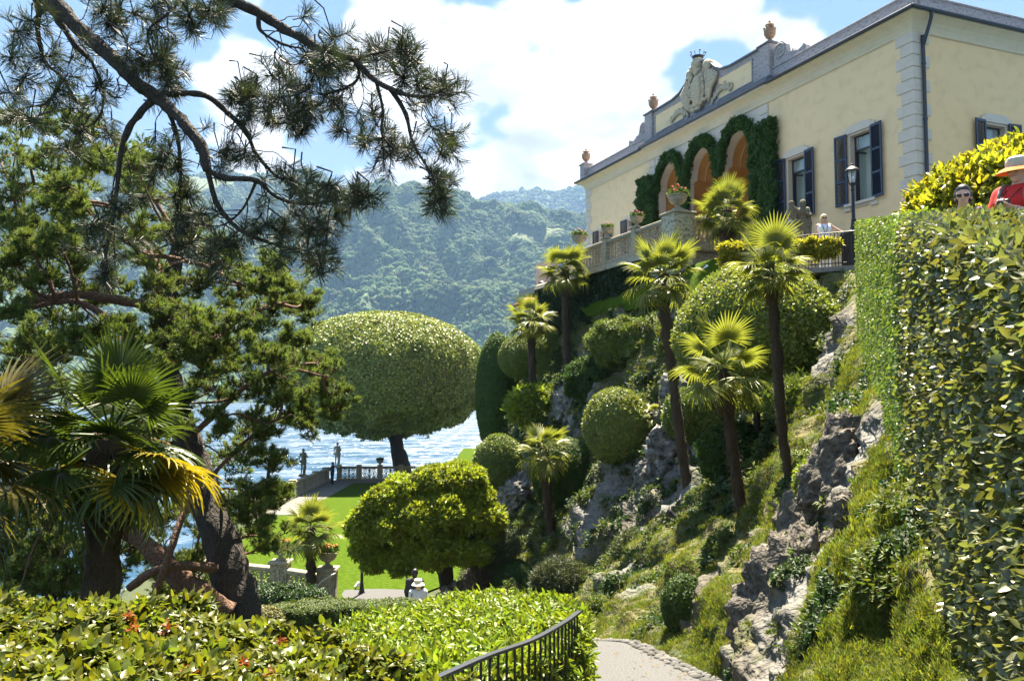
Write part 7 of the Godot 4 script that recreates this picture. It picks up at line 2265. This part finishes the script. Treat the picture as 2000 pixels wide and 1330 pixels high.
	flower_urn(Vector3(-7.65, -5.47, -28.15), 0.85, "urn of orange flowers on the pier nearer the pine", Color(0.8, 0.16, 0.03))
	flower_urn(Vector3(-5.85, -5.47, -27.0), 0.9, "urn of yellow and red flowers on the pier next to the small palm", Color(0.75, 0.3, 0.04))
	flower_urn(Vector3(-10.1, -5.45, -64.7), 0.8, "small leafy urn on the sunlit balustrade by the lake", Color(0.5, 0.5, 0.1))
	o = thing("handrail", "thin curved metal handrail beside the fluted pier", "handrail", Vector3(-5.6, -6.5, -25.3))
	m = MB.new()
	m.tube(smooth_path([Vector3(0.1, 0.95, -1.2), Vector3(-0.15, 0.85, -0.7), Vector3(-0.25, 0.72, -0.1), Vector3(-0.05, 0.62, 0.5), Vector3(0.4, 0.55, 0.9)], 5), taper(21, 0.022, 0.022), 8)
	put("rail", m.mesh(), mat(0.5, 0.5, 0.5, 0.35, null, 1, null, 1, 0.6), o)
	for q in [Vector3(0.1, 0.95, -1.2), Vector3(-0.25, 0.72, -0.1), Vector3(0.4, 0.55, 0.9)]:
		m = MB.new()
		m.tube(PackedVector3Array([Vector3(q.x, -0.4, q.z), q]), PackedFloat32Array([0.016, 0.016]), 6)
		put("post", m.mesh(), iron, o)
	# house beyond the terrace
	o = thing("red_roofed_house", "small pink house with red tiled roof behind the palms", "house", Vector3(4.2, 2.0, -53), "", Basis(Vector3.UP, 0.38))
	m = MB.new()
	m.box(Vector3(-1.6, -1, -3), Vector3(6, 6.6, 3))
	put("wall", m.mesh(), mat(0.62, 0.42, 0.3, 0.9, mottled, 0.4), o)
	m = MB.new()
	m.prism(PackedVector2Array([Vector2(-3.1, 3.7), Vector2(-1.62, 4.5), Vector2(-1.62, 4.62), Vector2(-3.15, 3.8)]), -3.2, 3.2)
	for k in 20: m.tube(PackedVector3Array([Vector3(-3.12, 3.8, -3.1 + k * 0.32), Vector3(-1.64, 4.6, -3.1 + k * 0.32)]), PackedFloat32Array([0.09, 0.09]), 7)
	put("roof", m.mesh(), mat(0.32, 0.11, 0.055, 0.9, streaks2, 0.8), o)
	m = MB.new()
	m.box(Vector3(-2.6, -1, -2.6), Vector3(-1.62, 3.95, 2.6))
	put("porch_wall", m.mesh(), mat(0.6, 0.47, 0.28, 0.9, mottled, 0.4), o)
	m = MB.new()
	m.box(Vector3(-1.63, 5.1, 0.6), Vector3(-1.6, 6.2, 1.3))
	put("window", m.mesh(), mat(0.12, 0.15, 0.18, 0.2), o)

func _ready() -> void:
	build_air()
	build_far()
	build_ground()
	build_villa()
	build_creeper()
	build_terrace()
	build_leaf_meshes()
	build_oak()
	build_palms()
	build_near_pine()
	build_pine()
	build_hedges()
	build_shrubs()
	build_people()
	build_small_things()
